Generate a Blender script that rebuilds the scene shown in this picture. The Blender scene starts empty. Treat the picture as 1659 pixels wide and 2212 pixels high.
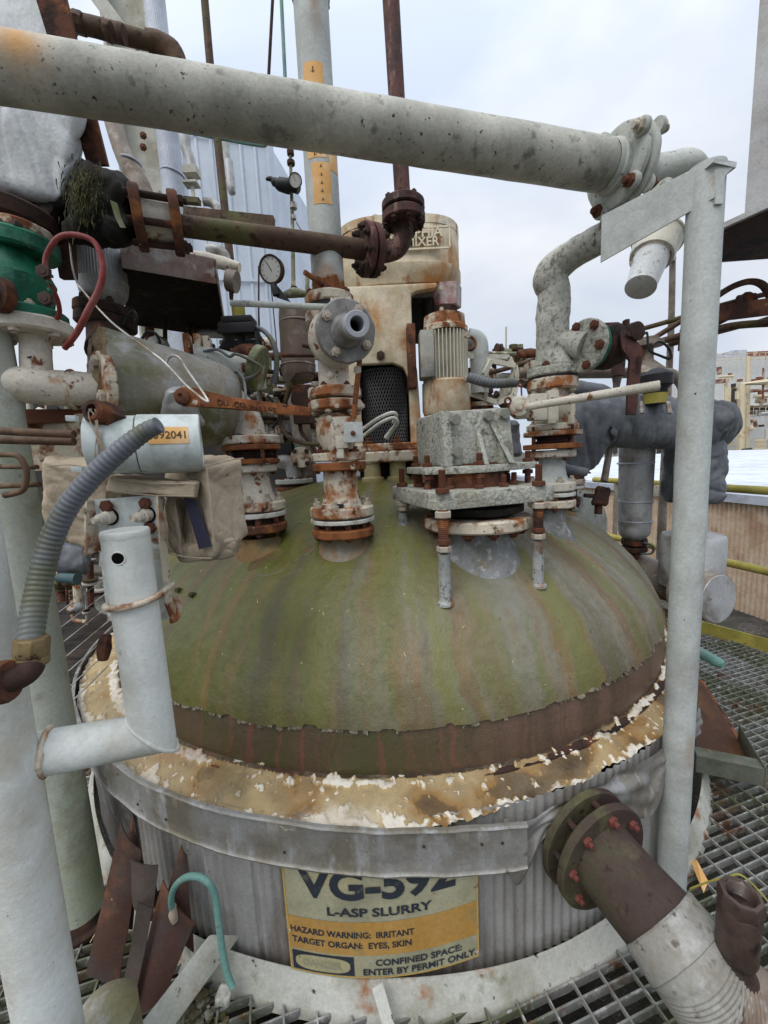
import bpy, bmesh, math, random
from mathutils import Vector, Matrix, Quaternion, noise
S = bpy.context.scene
random.seed(7)
R = math.radians
# ------------------------------------------------------------------ camera
FPX = 850.0; CZ = 1.7; TH = R(7.8); RO = R(2.7)
_R0 = Vector((1, 0, 0)); _D0 = Vector((0, -math.sin(TH), -math.cos(TH)))
CF = Vector((0, math.cos(TH), -math.sin(TH)))
CR = _R0 * math.cos(RO) + _D0 * math.sin(RO)
CD = _R0 * -math.sin(RO) + _D0 * math.cos(RO)
C0 = Vector((0, 0, CZ))
cd = bpy.data.cameras.new('camera'); cam = bpy.data.objects.new('camera', cd)
S.collection.objects.link(cam)
cd.sensor_fit = 'HORIZONTAL'; cd.sensor_width = 36; cd.lens = 36 * FPX / 1659
cd.clip_start = 0.02; cd.clip_end = 3000
m = Matrix((CR, -CD, -CF)).transposed().to_4x4(); m.translation = C0
cam.matrix_world = m
S.camera = cam
# ------------------------------------------------------------------ sky and sun
SUN_EL, SUN_AZ = R(52), R(215)       # overcast, brightest behind the viewer's left shoulder
w = bpy.data.worlds.new('World'); S.world = w; w.use_nodes = True
nt = w.node_tree; nt.nodes.clear()
N = nt.nodes.new; L = nt.links.new
out = N('ShaderNodeOutputWorld'); mix = N('ShaderNodeMixShader')
sky = N('ShaderNodeTexSky'); sky.sky_type = 'NISHITA'; sky.sun_disc = False
sky.sun_elevation = SUN_EL; sky.sun_rotation = SUN_AZ
b1 = N('ShaderNodeBackground'); b1.inputs[1].default_value = 0.09
L(sky.outputs[0], b1.inputs[0])
b2 = N('ShaderNodeBackground'); b2.inputs[1].default_value = 0.84
tc = N('ShaderNodeTexCoord'); mp = N('ShaderNodeMapping'); mp.inputs['Scale'].default_value = (1, 1, 2.2)
mp.inputs['Location'].default_value = (3.1, .4, 0)
nz = N('ShaderNodeTexNoise'); nz.inputs['Scale'].default_value = 1.5; nz.inputs['Detail'].default_value = 5
nz.inputs['Roughness'].default_value = .5; nz.inputs['Distortion'].default_value = .4
cr = N('ShaderNodeValToRGB')
cr.color_ramp.elements[0].position = .34; cr.color_ramp.elements[0].color = (.59, .665, .80, 1)
cr.color_ramp.elements[1].position = .66; cr.color_ramp.elements[1].color = (.93, .95, .98, 1)
L(tc.outputs['Generated'], mp.inputs[0]); L(mp.outputs[0], nz.inputs['Vector'])
L(nz.outputs[0], cr.inputs[0]); L(cr.outputs[0], b2.inputs[0])
sz_ = N('ShaderNodeSeparateXYZ'); L(tc.outputs['Generated'], sz_.inputs[0])       # overcast: the zenith is about twice as bright as the horizon
pw = N('ShaderNodeMath'); pw.operation = 'POWER'; pw.use_clamp = True; L(sz_.outputs[2], pw.inputs[0]); pw.inputs[1].default_value = 3
ml = N('ShaderNodeMath'); ml.operation = 'MULTIPLY_ADD'; L(pw.outputs[0], ml.inputs[0]); ml.inputs[1].default_value = 1.1; ml.inputs[2].default_value = .82; L(ml.outputs[0], b2.inputs[1])
mix.inputs[0].default_value = .93
L(b1.outputs[0], mix.inputs[1]); L(b2.outputs[0], mix.inputs[2]); L(mix.outputs[0], out.inputs[0])
sl = bpy.data.lights.new('sun', 'SUN'); sl.energy = 1.3; sl.angle = R(40); sl.color = (1, .96, .9)
so = bpy.data.objects.new('sun', sl); S.collection.objects.link(so)
sd = Vector((math.sin(SUN_AZ) * math.cos(SUN_EL), math.cos(SUN_AZ) * math.cos(SUN_EL), math.sin(SUN_EL)))
so.rotation_euler = sd.to_track_quat('Z', 'Y').to_euler()
S.view_settings.view_transform = 'Standard'; S.view_settings.look = 'None'
S.view_settings.exposure = 0.29; S.view_settings.gamma = 1.0

# ------------------------------------------------------------------ pixel helpers (pixel of the 1659x2212 view -> world)
def ray(x, y): return CR * ((x - 829.5) / FPX) + CD * ((y - 1106) / FPX) + CF
def at(x, y, Y): r = ray(x, y); return C0 + r * (Y / r.y)
def onz(x, y, z): r = ray(x, y); return C0 + r * ((z - CZ) / r.z)
def dep(p): return (p - C0).dot(CF)
def rm(p, px):        # pixel radius -> metres, corrected for the stretch of a wide lens away from the centre
    d = p - C0; w_ = dep(p); u_ = d.dot(CR) / w_; v_ = d.dot(CD) / w_
    return px * w_ / FPX / math.sqrt(1 + .44 * (u_ * u_ + v_ * v_))
def zpy(X, Y, py):
    k = py - 1106
    return CZ + (k * Y * CF.y - FPX * (X * CD.x + Y * CD.y)) / (FPX * CD.z - k * CF.z)
TX, TY, TR = 0.0, 2.95, 1.92
def oncyl(x, y, rr=TR):
    r = ray(x, y); ox, oy = -TX, -TY; a = r.x**2 + r.y**2; b = 2 * (ox * r.x + oy * r.y); c = ox * ox + oy * oy - rr * rr
    t = (-b - math.sqrt(max(0, b * b - 4 * a * c))) / 2 / a
    return C0 + r * t
DC = Vector((.01, 2.90, .69)); DR, DH = 1.715, .875
def ondome(x, y, k=0.0):
    r = ray(x, y); s = Vector((1 / (DR + k), 1 / (DR + k), 1 / (DH + k)))
    o = C0 - DC; a_ = Vector([r[i] * s[i] for i in range(3)]); b_ = Vector([o[i] * s[i] for i in range(3)])
    A = a_.dot(a_); B = 2 * a_.dot(b_); Cc = b_.dot(b_) - 1; q = max(0, B * B - 4 * A * Cc)
    return C0 + r * ((-B - math.sqrt(q)) / 2 / A)
def domez(X, Y, k=0): 
    q = 1 - ((X - DC.x)**2 + (Y - DC.y)**2) / (DR + k)**2
    return DC.z + (DH + k) * math.sqrt(max(0, q))
def frame(ax):
    ax = ax.normalized(); u = ax.cross(Vector((0, 0, 1)))
    if u.length < .05: u = ax.cross(Vector((0, 1, 0)))
    u.normalize(); return ax, u, ax.cross(u).normalized() * -1

# ------------------------------------------------------------------ mesh builder
class MB:
    def __init__(s): s.v = []; s.f = []; s.n = []
    def ring(s, c, u, v, r, seg, fn=None):
        k = len(s.v)
        for i in range(seg):
            a = 2 * math.pi * i / seg; rr = r if fn is None else r * fn(a)
            s.v.append(c + u * (math.cos(a) * rr) + v * (math.sin(a) * rr))
        return k
    def join(s, k0, k1, seg):
        for i in range(seg):
            j = (i + 1) % seg; s.f.append((k0 + i, k0 + j, k1 + j, k1 + i))
    def lathe(s, c, ax, prof, seg=32, caps=True, fn=None, loop=False):
        ax, u, v = frame(ax); ks = []
        for h, r in prof: ks.append(s.ring(c + ax * h, u, v, max(r, 1e-4), seg, fn))
        for a, b in zip(ks, ks[1:]): s.join(b, a, seg)
        if loop: s.join(ks[0], ks[-1], seg)
        elif caps:
            s.f.append(tuple(range(ks[0], ks[0] + seg))); s.f.append(tuple(reversed(range(ks[-1], ks[-1] + seg))))
        return s
    def cyl(s, p, q, r0, r1=None, seg=24, fn=None, bev=0):
        r1 = r0 if r1 is None else r1; d = (q - p).length
        pr = [(0, r0), (d, r1)] if not bev else [(0, r0 - bev), (bev, r0), (d - bev, r1), (d, r1 - bev)]
        return s.lathe(p, q - p, pr, seg, True, fn)
    def tube(s, pts, rad, seg=20, sm=0, caps=True, rip=None, fn=None):
        pts = [Vector(p) for p in pts]; rad = list(rad) if hasattr(rad, '__len__') else [rad] * len(pts)
        if sm:
            P, Q = [], []
            for i in range(len(pts) - 1):
                p0, p1, p2, p3 = pts[max(0, i - 1)], pts[i], pts[i + 1], pts[min(len(pts) - 1, i + 2)]
                for k in range(sm):
                    t = k / sm
                    P.append(.5 * ((2 * p1) + (p2 - p0) * t + (2 * p0 - 5 * p1 + 4 * p2 - p3) * t * t + (3 * p1 - p0 - 3 * p2 + p3) * t**3))
                    Q.append(rad[i] * (1 - t) + rad[i + 1] * t)
            P.append(pts[-1]); Q.append(rad[-1]); pts, rad = P, Q
        if rip:      # rip = (pitch, amplitude): rings round a corrugated hose
            P, Q = [], []; acc = 0; pitch, amp = rip
            for i in range(len(pts) - 1):
                L_ = (pts[i + 1] - pts[i]).length; n = max(1, int(L_ / (pitch / 5)))
                for k in range(n):
                    t = k / n; d = acc + L_ * t
                    P.append(pts[i].lerp(pts[i + 1], t)); Q.append((rad[i] * (1 - t) + rad[i + 1] * t) * (1 - amp * (.5 - .5 * math.cos(2 * math.pi * d / pitch))**3))
                acc += L_
            P.append(pts[-1]); Q.append(rad[-1]); pts, rad = P, Q
        n = len(pts); T = [(pts[min(i + 1, n - 1)] - pts[max(i - 1, 0)]).normalized() for i in range(n)]
        _, u, _v = frame(T[0]); ks = []
        for i in range(n):
            u = (u - T[i] * u.dot(T[i])).normalized(); v = T[i].cross(u)
            ks.append(s.ring(pts[i], u, v, rad[i], seg, fn))
        for a, b in zip(ks, ks[1:]): s.join(a, b, seg)
        if caps:
            s.f.append(tuple(reversed(range(ks[0], ks[0] + seg)))); s.f.append(tuple(range(ks[-1], ks[-1] + seg)))
        return s
    def hexa(s, c8):     # 4 bottom + 4 top corners, same winding
        k = len(s.v); s.v += [Vector(p) for p in c8]
        for f in ((3, 2, 1, 0), (4, 5, 6, 7), (0, 1, 5, 4), (1, 2, 6, 5), (2, 3, 7, 6), (3, 0, 4, 7)): s.f.append(tuple(k + i for i in f))
        return s
    def box(s, c, sx, sy, sz, ax=Vector((1, 0, 0)), up=Vector((0, 0, 1))):
        ax = ax.normalized(); y = up.cross(ax).normalized(); z = ax.cross(y).normalized()
        c8 = [c + ax * (a * sx / 2) + y * (b * sy / 2) + z * (e * sz / 2) for e in (-1, 1) for a, b in ((-1, -1), (1, -1), (1, 1), (-1, 1))]
        return s.hexa(c8)
    def bar(s, p, q, w, h, up=Vector((0, 0, 1))):
        return s.box((p + q) / 2, (q - p).length, w, h, q - p, up)
    def slab(s, poly, th):   # any planar-ish polygon with thickness vector th
        k = len(s.v); n = len(poly); s.v += [Vector(p) for p in poly] + [Vector(p) + th for p in poly]
        s.f.append(tuple(k + i for i in range(n))); s.f.append(tuple(k + n + i for i in reversed(range(n))))
        for i in range(n): j = (i + 1) % n; s.f.append((k + i, k + n + i, k + n + j, k + j))
        return s
    def grid(s, P, nu, nv, wrapu=False):
        k = len(s.v)
        for i in range(nu):
            for j in range(nv): s.v.append(P(i / (nu if wrapu else nu - 1), j / (nv - 1)))
        for i in range(nu if wrapu else nu - 1):
            for j in range(nv - 1):
                a = k + i * nv + j; b = k + ((i + 1) % nu) * nv + j
                s.f.append((a, b, b + 1, a + 1))
        return s
    def sphere(s, c, r, sc=(1, 1, 1), seg=24, rn=12):
        return s.grid(lambda a, b: c + Vector((math.cos(a * 2 * math.pi) * math.sin(b * math.pi) * sc[0], math.sin(a * 2 * math.pi) * math.sin(b * math.pi) * sc[1], -math.cos(b * math.pi) * sc[2])) * r, seg, rn, True)
    def soft(s, c8, cuts=6, smooth=1.0, bulge=0.0):   # cushion from 8 corners
        bm = bmesh.new(); vs = [bm.verts.new(p) for p in c8]
        for f in ((3, 2, 1, 0), (4, 5, 6, 7), (0, 1, 5, 4), (1, 2, 6, 5), (2, 3, 7, 6), (3, 0, 4, 7)): bm.faces.new([vs[i] for i in f])
        bmesh.ops.subdivide_edges(bm, edges=bm.edges[:], cuts=cuts, use_grid_fill=True)
        for _ in range(int(smooth)): bmesh.ops.smooth_vert(bm, verts=bm.verts[:], factor=.5, use_axis_x=True, use_axis_y=True, use_axis_z=True)
        bm.normal_update()
        bmesh.ops.subdivide_edges(bm, edges=bm.edges[:], cuts=1, use_grid_fill=True, smooth=1)
        bm.verts.index_update(); k = len(s.v)
        s.v += [v.co.copy() for v in bm.verts]; s.f += [tuple(k + v.index for v in f.verts) for f in bm.faces]; bm.free(); return s

COL = S.collection
def link(o): COL.objects.link(o); return o
def thing(name, label, cat, loc=(0, 0, 0), group=None):
    o = link(bpy.data.objects.new(name, None)); o.location = loc; o.empty_display_size = .05
    o['label'] = label; o['category'] = cat
    if group: o['group'] = group
    return o
def base_of(o):
    v = Vector((0, 0, 0))
    while o is not None: v += Vector(o.location); o = o.parent
    return v
def part(name, mb, mat, parent=None, wob=None, wsc=None, sharp=35, bev=0, label=None, attr=None, crease=None):
    org = base_of(parent) if parent is not None else Vector((0, 0, 0))
    me = bpy.data.meshes.new(name); me.from_pydata([tuple(v - org) for v in mb.v], [], mb.f); me.update()
    if bev:
        bm = bmesh.new(); bm.from_mesh(me); bmesh.ops.remove_doubles(bm, verts=bm.verts, dist=1e-5)
        ed = [e for e in bm.edges if len(e.link_faces) == 2 and e.calc_face_angle(0) > R(40)]
        bmesh.ops.bevel(bm, geom=ed, offset=bev, segments=2, profile=.6, affect='EDGES', clamp_overlap=True)
        bm.to_mesh(me); bm.free()
    if wob:
        amp, sc = wob; ns = [v.normal.copy() for v in me.vertices]
        for v, n in zip(me.vertices, ns): v.co += n * (noise.fractal(((v.co + org) * Vector(wsc) if wsc else (v.co + org)) * sc, 1.0, 2.0, 3) * amp)
        me.update()
    if crease:      # cloth: smooth bulges between narrow sunken folds
        amp, sc, ws = crease; ns = [v.normal.copy() for v in me.vertices]
        for v, n in zip(me.vertices, ns):
            p = (v.co + org) * Vector(ws) * sc; q = p + noise.noise_vector(p * .6) * .5
            f = max(0, 1 - abs(noise.noise(q)) * 5.5)**1.5 + .45 * max(0, 1 - abs(noise.noise(q * 2.1 + Vector((5, 1, 2)))) * 5)**1.5
            v.co -= n * (amp * f)
        me.update()
    if attr:
        a = me.attributes.new('mask', 'FLOAT', 'POINT'); a.data.foreach_set('value', attr)
    me.polygons.foreach_set('use_smooth', [True] * len(me.polygons))
    me.set_sharp_from_angle(angle=R(sharp))
    me.materials.append(mat)
    o = link(bpy.data.objects.new(name, me)); o.parent = parent
    if label: o['label'] = label
    return o
def top(name, mb, mat, label, cat, group=None, **k):
    o = part(name, mb, mat, None, **k); c = Vector((0, 0, 0)); zs = min(v.co.z for v in o.data.vertices)
    for v in o.data.vertices: c += v.co
    c /= len(o.data.vertices); c.z = zs
    o.data.transform(Matrix.Translation(-c)); o.location = c
    o['label'] = label; o['category'] = cat
    if group: o['group'] = group
    return o
def struct(name, mb, mat, **k):
    o = part(name, mb, mat, None, **k); o['kind'] = 'structure'; return o

# ------------------------------------------------------------------ materials
def mat(name, base, layers=(), rough=.65, metal=0.0, bump=.25, bs=60, var=.16, vs=7, spec=.28, dist=.004, stretch=(1, 1, 1)):
    m = bpy.data.materials.new(name); m.use_nodes = True; nt = m.node_tree; nt.nodes.clear(); N = nt.nodes.new; L = nt.links.new
    out = N('ShaderNodeOutputMaterial'); bs_ = N('ShaderNodeBsdfPrincipled'); L(bs_.outputs[0], out.inputs[0])
    bs_.inputs['Roughness'].default_value = rough; bs_.inputs['Metallic'].default_value = metal
    bs_.inputs['Specular IOR Level'].default_value = spec
    tc = N('ShaderNodeTexCoord')
    def nz(scale, st=(1, 1, 1), off=0, detail=6, rgh=.6):
        mp = N('ShaderNodeMapping'); mp.inputs['Scale'].default_value = st; mp.inputs['Location'].default_value = (off, off * 1.7, off * .6)
        L(tc.outputs['Object'], mp.inputs[0]); n = N('ShaderNodeTexNoise'); n.inputs['Scale'].default_value = scale
        n.inputs['Detail'].default_value = detail; n.inputs['Roughness'].default_value = rgh; L(mp.outputs[0], n.inputs['Vector']); return n
    def rng(src, a, b, c=0, d=1):
        r = N('ShaderNodeMapRange'); r.inputs[1].default_value = a; r.inputs[2].default_value = b; r.inputs[3].default_value = c; r.inputs[4].default_value = d
        L(src, r.inputs[0]); return r.outputs[0]
    def mixc(f, a, b, mode='MIX'):
        x = N('ShaderNodeMix'); x.data_type = 'RGBA'; x.blend_type = mode
        for i, s in ((0, f), (6, a), (7, b)):
            if isinstance(s, (int, float)): x.inputs[i].default_value = s
            elif isinstance(s, tuple): x.inputs[i].default_value = (*s[:3], 1)
            else: L(s, x.inputs[i])
        return x.outputs[2]
    cur = tuple(base); masks = []
    for i, ly in enumerate(layers):
        col, sc, thr, sf = ly[:4]; st = ly[4] if len(ly) > 4 else (1, 1, 1)
        n = nz(sc, st, 3.7 * (i + 1)); f = rng(n.outputs[0], thr - sf, thr + sf); masks.append(f)
        cur = mixc(f, cur, tuple(col))
    v = nz(vs, stretch, 11.3, 8, .65); vv = rng(v.outputs[0], .25, .75, 1 - var, 1 + var)
    gray = N('ShaderNodeCombineColor'); [L(vv, gray.inputs[i]) for i in range(3)]
    cur = mixc(1.0, cur, gray.outputs[0], 'MULTIPLY')
    g_ = nz(95, (1, 1, 1), 23.1, 3, .7); gg = rng(g_.outputs[0], .3, .7, 1 - var * .75, 1 + var * .75)
    gr2 = N('ShaderNodeCombineColor'); [L(gg, gr2.inputs[i]) for i in range(3)]
    cur = mixc(1.0, cur, gr2.outputs[0], 'MULTIPLY')
    L(cur, bs_.inputs['Base Color'])
    b = N('ShaderNodeBump'); b.inputs['Strength'].default_value = bump; b.inputs['Distance'].default_value = dist
    n = nz(bs, stretch, 5.5, 6, .7)
    h = n.outputs[0]
    if masks:
        a = N('ShaderNodeMath'); a.operation = 'MULTIPLY_ADD'; L(masks[0], a.inputs[0]); a.inputs[1].default_value = -.5; L(h, a.inputs[2]); h = a.outputs[0]
    L(h, b.inputs['Height']); L(b.outputs[0], bs_.inputs['Normal'])
    r2 = rng(n.outputs[0], .3, .7, max(.05, rough - .12), min(1, rough + .12)); L(r2, bs_.inputs['Roughness'])
    m['h'] = 0
    return m
RUST = (.16, .055, .022); ORUST = (.32, .12, .04); DRUST = (.038, .018, .013); BLACK = (.012, .011, .01)
CRM = (.58, .52, .41); WHT = (.62, .64, .62); DIRT = (.16, .14, .10); MOSS = (.10, .115, .035)
M = {}
M['white'] = mat('white_paint', (.68, .71, .68), [((.57, .58, .53), 4, .52, .10), ((.40, .37, .29), 2.5, .62, .08), ((.20, .18, .14), 55, .70, .02), ((.30, .24, .17), 9, .72, .04)], .5, bs=110, bump=.35, var=.10, dist=.004)
M['whitegrey'] = mat('weathered_white', (.50, .53, .49), [((.36, .37, .33), 6, .52, .14), ((.07, .065, .055), 42, .66, .03), ((.28, .27, .23), 14, .60, .08, (1, 1, .4))], .6, bs=90, bump=.35)
M['greywhite'] = mat('grey_white_paint', (.46, .49, .47), [((.34, .35, .33), 5, .55, .1), ((.05, .04, .035), 60, .72, .015), (ORUST, 4.5, .70, .05, (1, 1, .35))], .55, bs=160, bump=.35)
M['lagg'] = mat('lagging_canvas_paint', (.52, .515, .46), [((.40, .40, .35), 9, .52, .10), ((.13, .13, .11), 26, .60, .05, (1, 1, .6)), ((.27, .26, .21), 60, .58, .05)], .8, bs=60, bump=.7, dist=.006)
M['lichen'] = mat('lichen_paint', (.49, .49, .425), [((.30, .305, .25), 70, .52, .10), ((.46, .46, .41), 9, .57, .08), ((.17, .165, .14), 30, .61, .05), ((.24, .21, .14), 5, .62, .07)], .85, bs=70, bump=.8, dist=.006)
M['rustcream'] = mat('rusted_cream_paint', CRM, [(ORUST, 9, .53, .06), (RUST, 14, .57, .05), (DRUST, 30, .64, .03)], .75, bs=50, bump=.5)
M['creamrust'] = mat('cream_paint_flecked_rust', (.56, .52, .44), [(ORUST, 7, .61, .05), (RUST, 18, .63, .03), (DRUST, 45, .67, .02)], .7, bs=60, bump=.5)
M['cream'] = mat('cream_machine_paint', (.68, .60, .45), [((.50, .42, .27), 5, .52, .1), ((.44, .22, .08), 2.6, .585, .07), (ORUST, 8, .62, .05, (1, 1, .35)), ((.36, .42, .42), 5, .68, .05)], .6, bs=30, bump=.35, vs=14)
M['rust'] = mat('brown_rust', (.12, .048, .028), [(ORUST, 12, .60, .07), (DRUST, 9, .54, .06), (CRM, 22, .70, .02)], .85, bs=80, bump=.6)
M['orust'] = mat('orange_rust', (.27, .10, .035), [(RUST, 14, .52, .06), (DRUST, 34, .64, .04), (CRM, 12, .66, .02)], .85, bs=80, bump=.6)
M['drust'] = mat('dark_rust', (.048, .026, .02), [(RUST, 10, .62, .06), (BLACK, 8, .58, .06)], .85, bs=70, bump=.5)
M['maroon'] = mat('maroon_oxide', (.105, .045, .038), [((.045, .028, .025), 7, .50, .06), ((.22, .13, .11), 24, .62, .04, (1, 1, .3)), (DRUST, 50, .62, .03)], .7, bs=60, bump=.4)
M['brownpipe'] = mat('brown_pipe', (.085, .05, .033), [((.10, .095, .035), 4, .56, .07), ((.15, .09, .05), 9, .6, .06), (DRUST, 30, .60, .05)], .7, bs=70, bump=.4)
M['galv'] = mat('grey_cladding', (.44, .445, .45), [((.22, .21, .19), 6, .56, .08), ((.16, .12, .08), 12, .68, .04)], .5, .35, bs=30, bump=.2)
M['tincyl'] = mat('weathered_tin', (.33, .32, .30), [((.23, .19, .10), 3, .52, .1), ((.13, .135, .065), 2.2, .55, .08), ((.33, .33, .32), 14, .58, .06)], .55, .2, bs=40, bump=.25)
M['galvb'] = mat('bluish_cladding', (.50, .54, .60), [((.38, .41, .47), 2, .55, .08)], .45, .2, bs=20, bump=.1)
M['tandclad'] = mat('tan_cladding', (.30, .26, .22), [((.18, .14, .11), 6, .55, .08), ((.40, .36, .32), 12, .6, .05)], .6, .2, bs=40)
M['dark'] = mat('black_grime_shade', (.012, .011, .010), [((.038, .028, .02), 14, .58, .06)], .7, bs=40, bump=.6, spec=.12)  # near-black grime; also stands for shade in the gearbox recess
M['black'] = mat('black_rubber', (.02, .02, .022), (), .5, bs=60, bump=.1)
M['moss'] = mat('moss', (.085, .085, .03), [((.03, .028, .015), 24, .5, .08), ((.20, .19, .08), 30, .62, .04)], .95, bs=60, bump=1.0, dist=.01)
M['tan'] = mat('tan_canvas', (.41, .34, .25), [((.27, .22, .16), 5, .54, .1), ((.16, .12, .08), 30, .69, .03)], .9, bs=22, bump=.55, var=.1, dist=.012, stretch=(1, 1, .6))
M['navy'] = mat('navy_strap', (.035, .035, .06), (), .9, bs=300)
M['greyfab'] = mat('grey_fabric', (.135, .145, .16), [((.20, .215, .23), 5, .58, .1), ((.085, .09, .10), 7, .60, .1)], .55, bs=6, bump=.35, dist=.02, stretch=(1.8, 1, .6))
M['whitefab'] = mat('white_fabric', (.56, .58, .59), [((.47, .49, .49), 3, .54, .12), ((.30, .27, .20), 6, .70, .06)], .7, bs=3.0, bump=.3, dist=.03, stretch=(1, 1, .5))
M['blue'] = mat('pale_blue_enamel', (.56, .61, .60), [((.36, .40, .37), 10, .56, .08, (1, 1, .4)), ((.22, .23, .17), 30, .68, .04), (ORUST, 8, .74, .02)], .45, bs=90, bump=.2, var=.08)
M['conduit'] = mat('grey_conduit', (.135, .145, .165), [((.10, .105, .07), 6, .58, .07)], .45, bs=80, bump=.1, var=.08)
M['green'] = mat('green_enamel', (.012, .135, .075), [((.01, .06, .04), 9, .54, .06), ((.05, .16, .10), 22, .62, .05), (DRUST, 30, .68, .03)], .5, bs=40, bump=.5)
M['greenold'] = mat('mossy_green_paint', (.23, .24, .16), [((.13, .15, .06), 8, .52, .07), (ORUST, 14, .62, .04), (CRM, 12, .6, .05)], .7, bs=50, bump=.5)
M['redhose'] = mat('red_rubber', (.20, .03, .03), [((.32, .12, .11), 6, .6, .1)], .5, bs=80, bump=.2)
M['teal'] = mat('teal_hose', (.135, .27, .235), [((.24, .32, .29), 12, .6, .06), ((.06, .08, .06), 30, .68, .03)], .55, bs=80, bump=.2)
M['yellow'] = mat('yellow_paint', (.40, .34, .075), [((.26, .23, .05), 6, .55, .1), ((.55, .55, .45), 14, .68, .03), (DIRT, 30, .66, .04)], .6, bs=60)
M['palerail'] = mat('pale_yellow_rail', (.62, .52, .28), (), .6)
M['steel'] = mat('bright_steel', (.42, .41, .39), [((.20, .15, .11), 16, .56, .07)], .45, .5, bs=60)
M['nutgrey'] = mat('nut_plated', (.46, .43, .36), [(ORUST, 60, .58, .06)], .6, .2, bs=120)
M['nutrust'] = mat('nut_rust', (.13, .048, .03), [(ORUST, 60, .58, .06), (DRUST, 70, .55, .06)], .8, bs=160, bump=.5)
M['nutred'] = mat('nut_red', (.17, .05, .04), [(DRUST, 60, .58, .06)], .7, bs=160)
M['nutdark'] = mat('nut_dark', (.04, .028, .024), [(RUST, 60, .6, .06)], .7, bs=160)
M['gasket'] = mat('white_gasket', (.58, .58, .54), [((.36, .33, .27), 20, .58, .07)], .6)
M['pvc'] = mat('grey_plastic_liner', (.36, .37, .40), (), .4, bs=80, bump=.05, var=.05)
M['void'] = mat('dark_interior', (.006, .006, .006), (), .95, var=.05, spec=.02)
M['glass'] = mat('frosted_jar', (.50, .52, .52), [((.26, .25, .2), 18, .62, .04)], .25, bs=60, bump=.2)
M['gaugeface'] = mat('dial_face', (.55, .55, .52), (), .3, bump=.02, var=.05)
M['orangelabel'] = mat('orange_label', (.66, .37, .13), [((.75, .50, .27), 14, .58, .1)], .6, bump=.05, var=.08)
M['ink'] = mat('dark_ink', (.10, .06, .02), (), .7, bump=.02)
M['concrete'] = mat('far_concrete', (.52, .51, .48), [((.36, .34, .31), .6, .56, .06, (1, 1, .2)), ((.60, .60, .58), .3, .55, .05)], .9, bs=3, bump=.05)
print('helpers ok')

def stain(m, c, rad, col, soft=.5, sc=(1, 1, 1), amp=.5, strength=1.0):     # a stain of its own shape at one place on the thing
    nt = m.node_tree; N = nt.nodes.new; L = nt.links.new; b = [n for n in nt.nodes if n.type == 'BSDF_PRINCIPLED'][0]
    src = b.inputs['Base Color'].links[0].from_socket; tc = N('ShaderNodeTexCoord')
    sb = N('ShaderNodeVectorMath'); sb.operation = 'SUBTRACT'; sb.inputs[1].default_value = c; L(tc.outputs['Object'], sb.inputs[0])
    ml = N('ShaderNodeVectorMath'); ml.operation = 'MULTIPLY'; ml.inputs[1].default_value = sc; L(sb.outputs[0], ml.inputs[0])
    ln = N('ShaderNodeVectorMath'); ln.operation = 'LENGTH'; L(ml.outputs[0], ln.inputs[0])
    n = N('ShaderNodeTexNoise'); n.inputs['Scale'].default_value = 2.2 / rad; n.inputs['Detail'].default_value = 8; n.inputs['Roughness'].default_value = .65; L(tc.outputs['Object'], n.inputs['Vector'])
    a = N('ShaderNodeMath'); a.operation = 'MULTIPLY_ADD'; L(n.outputs[0], a.inputs[0]); a.inputs[1].default_value = rad * amp * 2; L(ln.outputs['Value'], a.inputs[2])
    r = N('ShaderNodeMapRange'); r.interpolation_type = 'SMOOTHSTEP'; r.inputs[1].default_value = rad * (1 + amp) * (1 - soft); r.inputs[2].default_value = rad * (1 + amp); r.inputs[3].default_value = strength; r.inputs[4].default_value = 0; L(a.outputs[0], r.inputs[0])
    x = N('ShaderNodeMix'); x.data_type = 'RGBA'; L(r.outputs[0], x.inputs[0]); L(src, x.inputs[6]); x.inputs[7].default_value = (*col, 1); L(x.outputs[2], b.inputs['Base Color'])
def mcopy(k, nk): M[nk] = M[k].copy(); M[nk].name = nk; return M[nk]

def hexnut(stub=1.0, prow=.75):
    mb = MB(); z = Vector((0, 0, 1)); o = Vector((0, 0, 0))
    mb.lathe(o, z, [(0, .92), (.08, 1), (prow - .1, 1), (prow, .88)], 6)
    if stub:
        pr = [(prow, .52)]
        n = int(stub / .14)
        for i in range(n): pr += [(prow + .14 * i + .04, .56), (prow + .14 * i + .11, .49)]
        pr += [(prow + stub, .44)]
        mb.lathe(o, z, pr, 12)
    me = bpy.data.meshes.new('bolt'); me.from_pydata([tuple(v) for v in mb.v], [], mb.f); me.update()
    me.polygons.foreach_set('use_smooth', [True] * len(me.polygons)); me.set_sharp_from_angle(angle=R(35))
    return me
_nuts = {}
def bolt(parent, p, ax, size, mt='nutrust', stub=.9, name='bolt', spin=None):
    k = (mt, stub)
    if k not in _nuts: me = hexnut(stub); me.materials.append(M[mt]); _nuts[k] = me
    o = link(bpy.data.objects.new(name, _nuts[k])); o.parent = parent
    q = ax.normalized().to_track_quat('Z', 'Y') @ Quaternion((0, 0, 1), random.uniform(0, 1) if spin is None else spin)
    o.matrix_local = Matrix.Translation(p - base_of(parent)) @ q.to_matrix().to_4x4() @ Matrix.Scale(size, 4)
    return o
def boltring(parent, c, ax, rad, n, size, mt='nutrust', stub=.9, ph=0.3, name='bolt'):
    a, u, v = frame(ax)
    for i in range(n):
        t = 2 * math.pi * i / n + ph; bolt(parent, c + u * math.cos(t) * rad + v * math.sin(t) * rad, ax, size * random.uniform(.9, 1.08), mt, stub, name)
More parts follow.
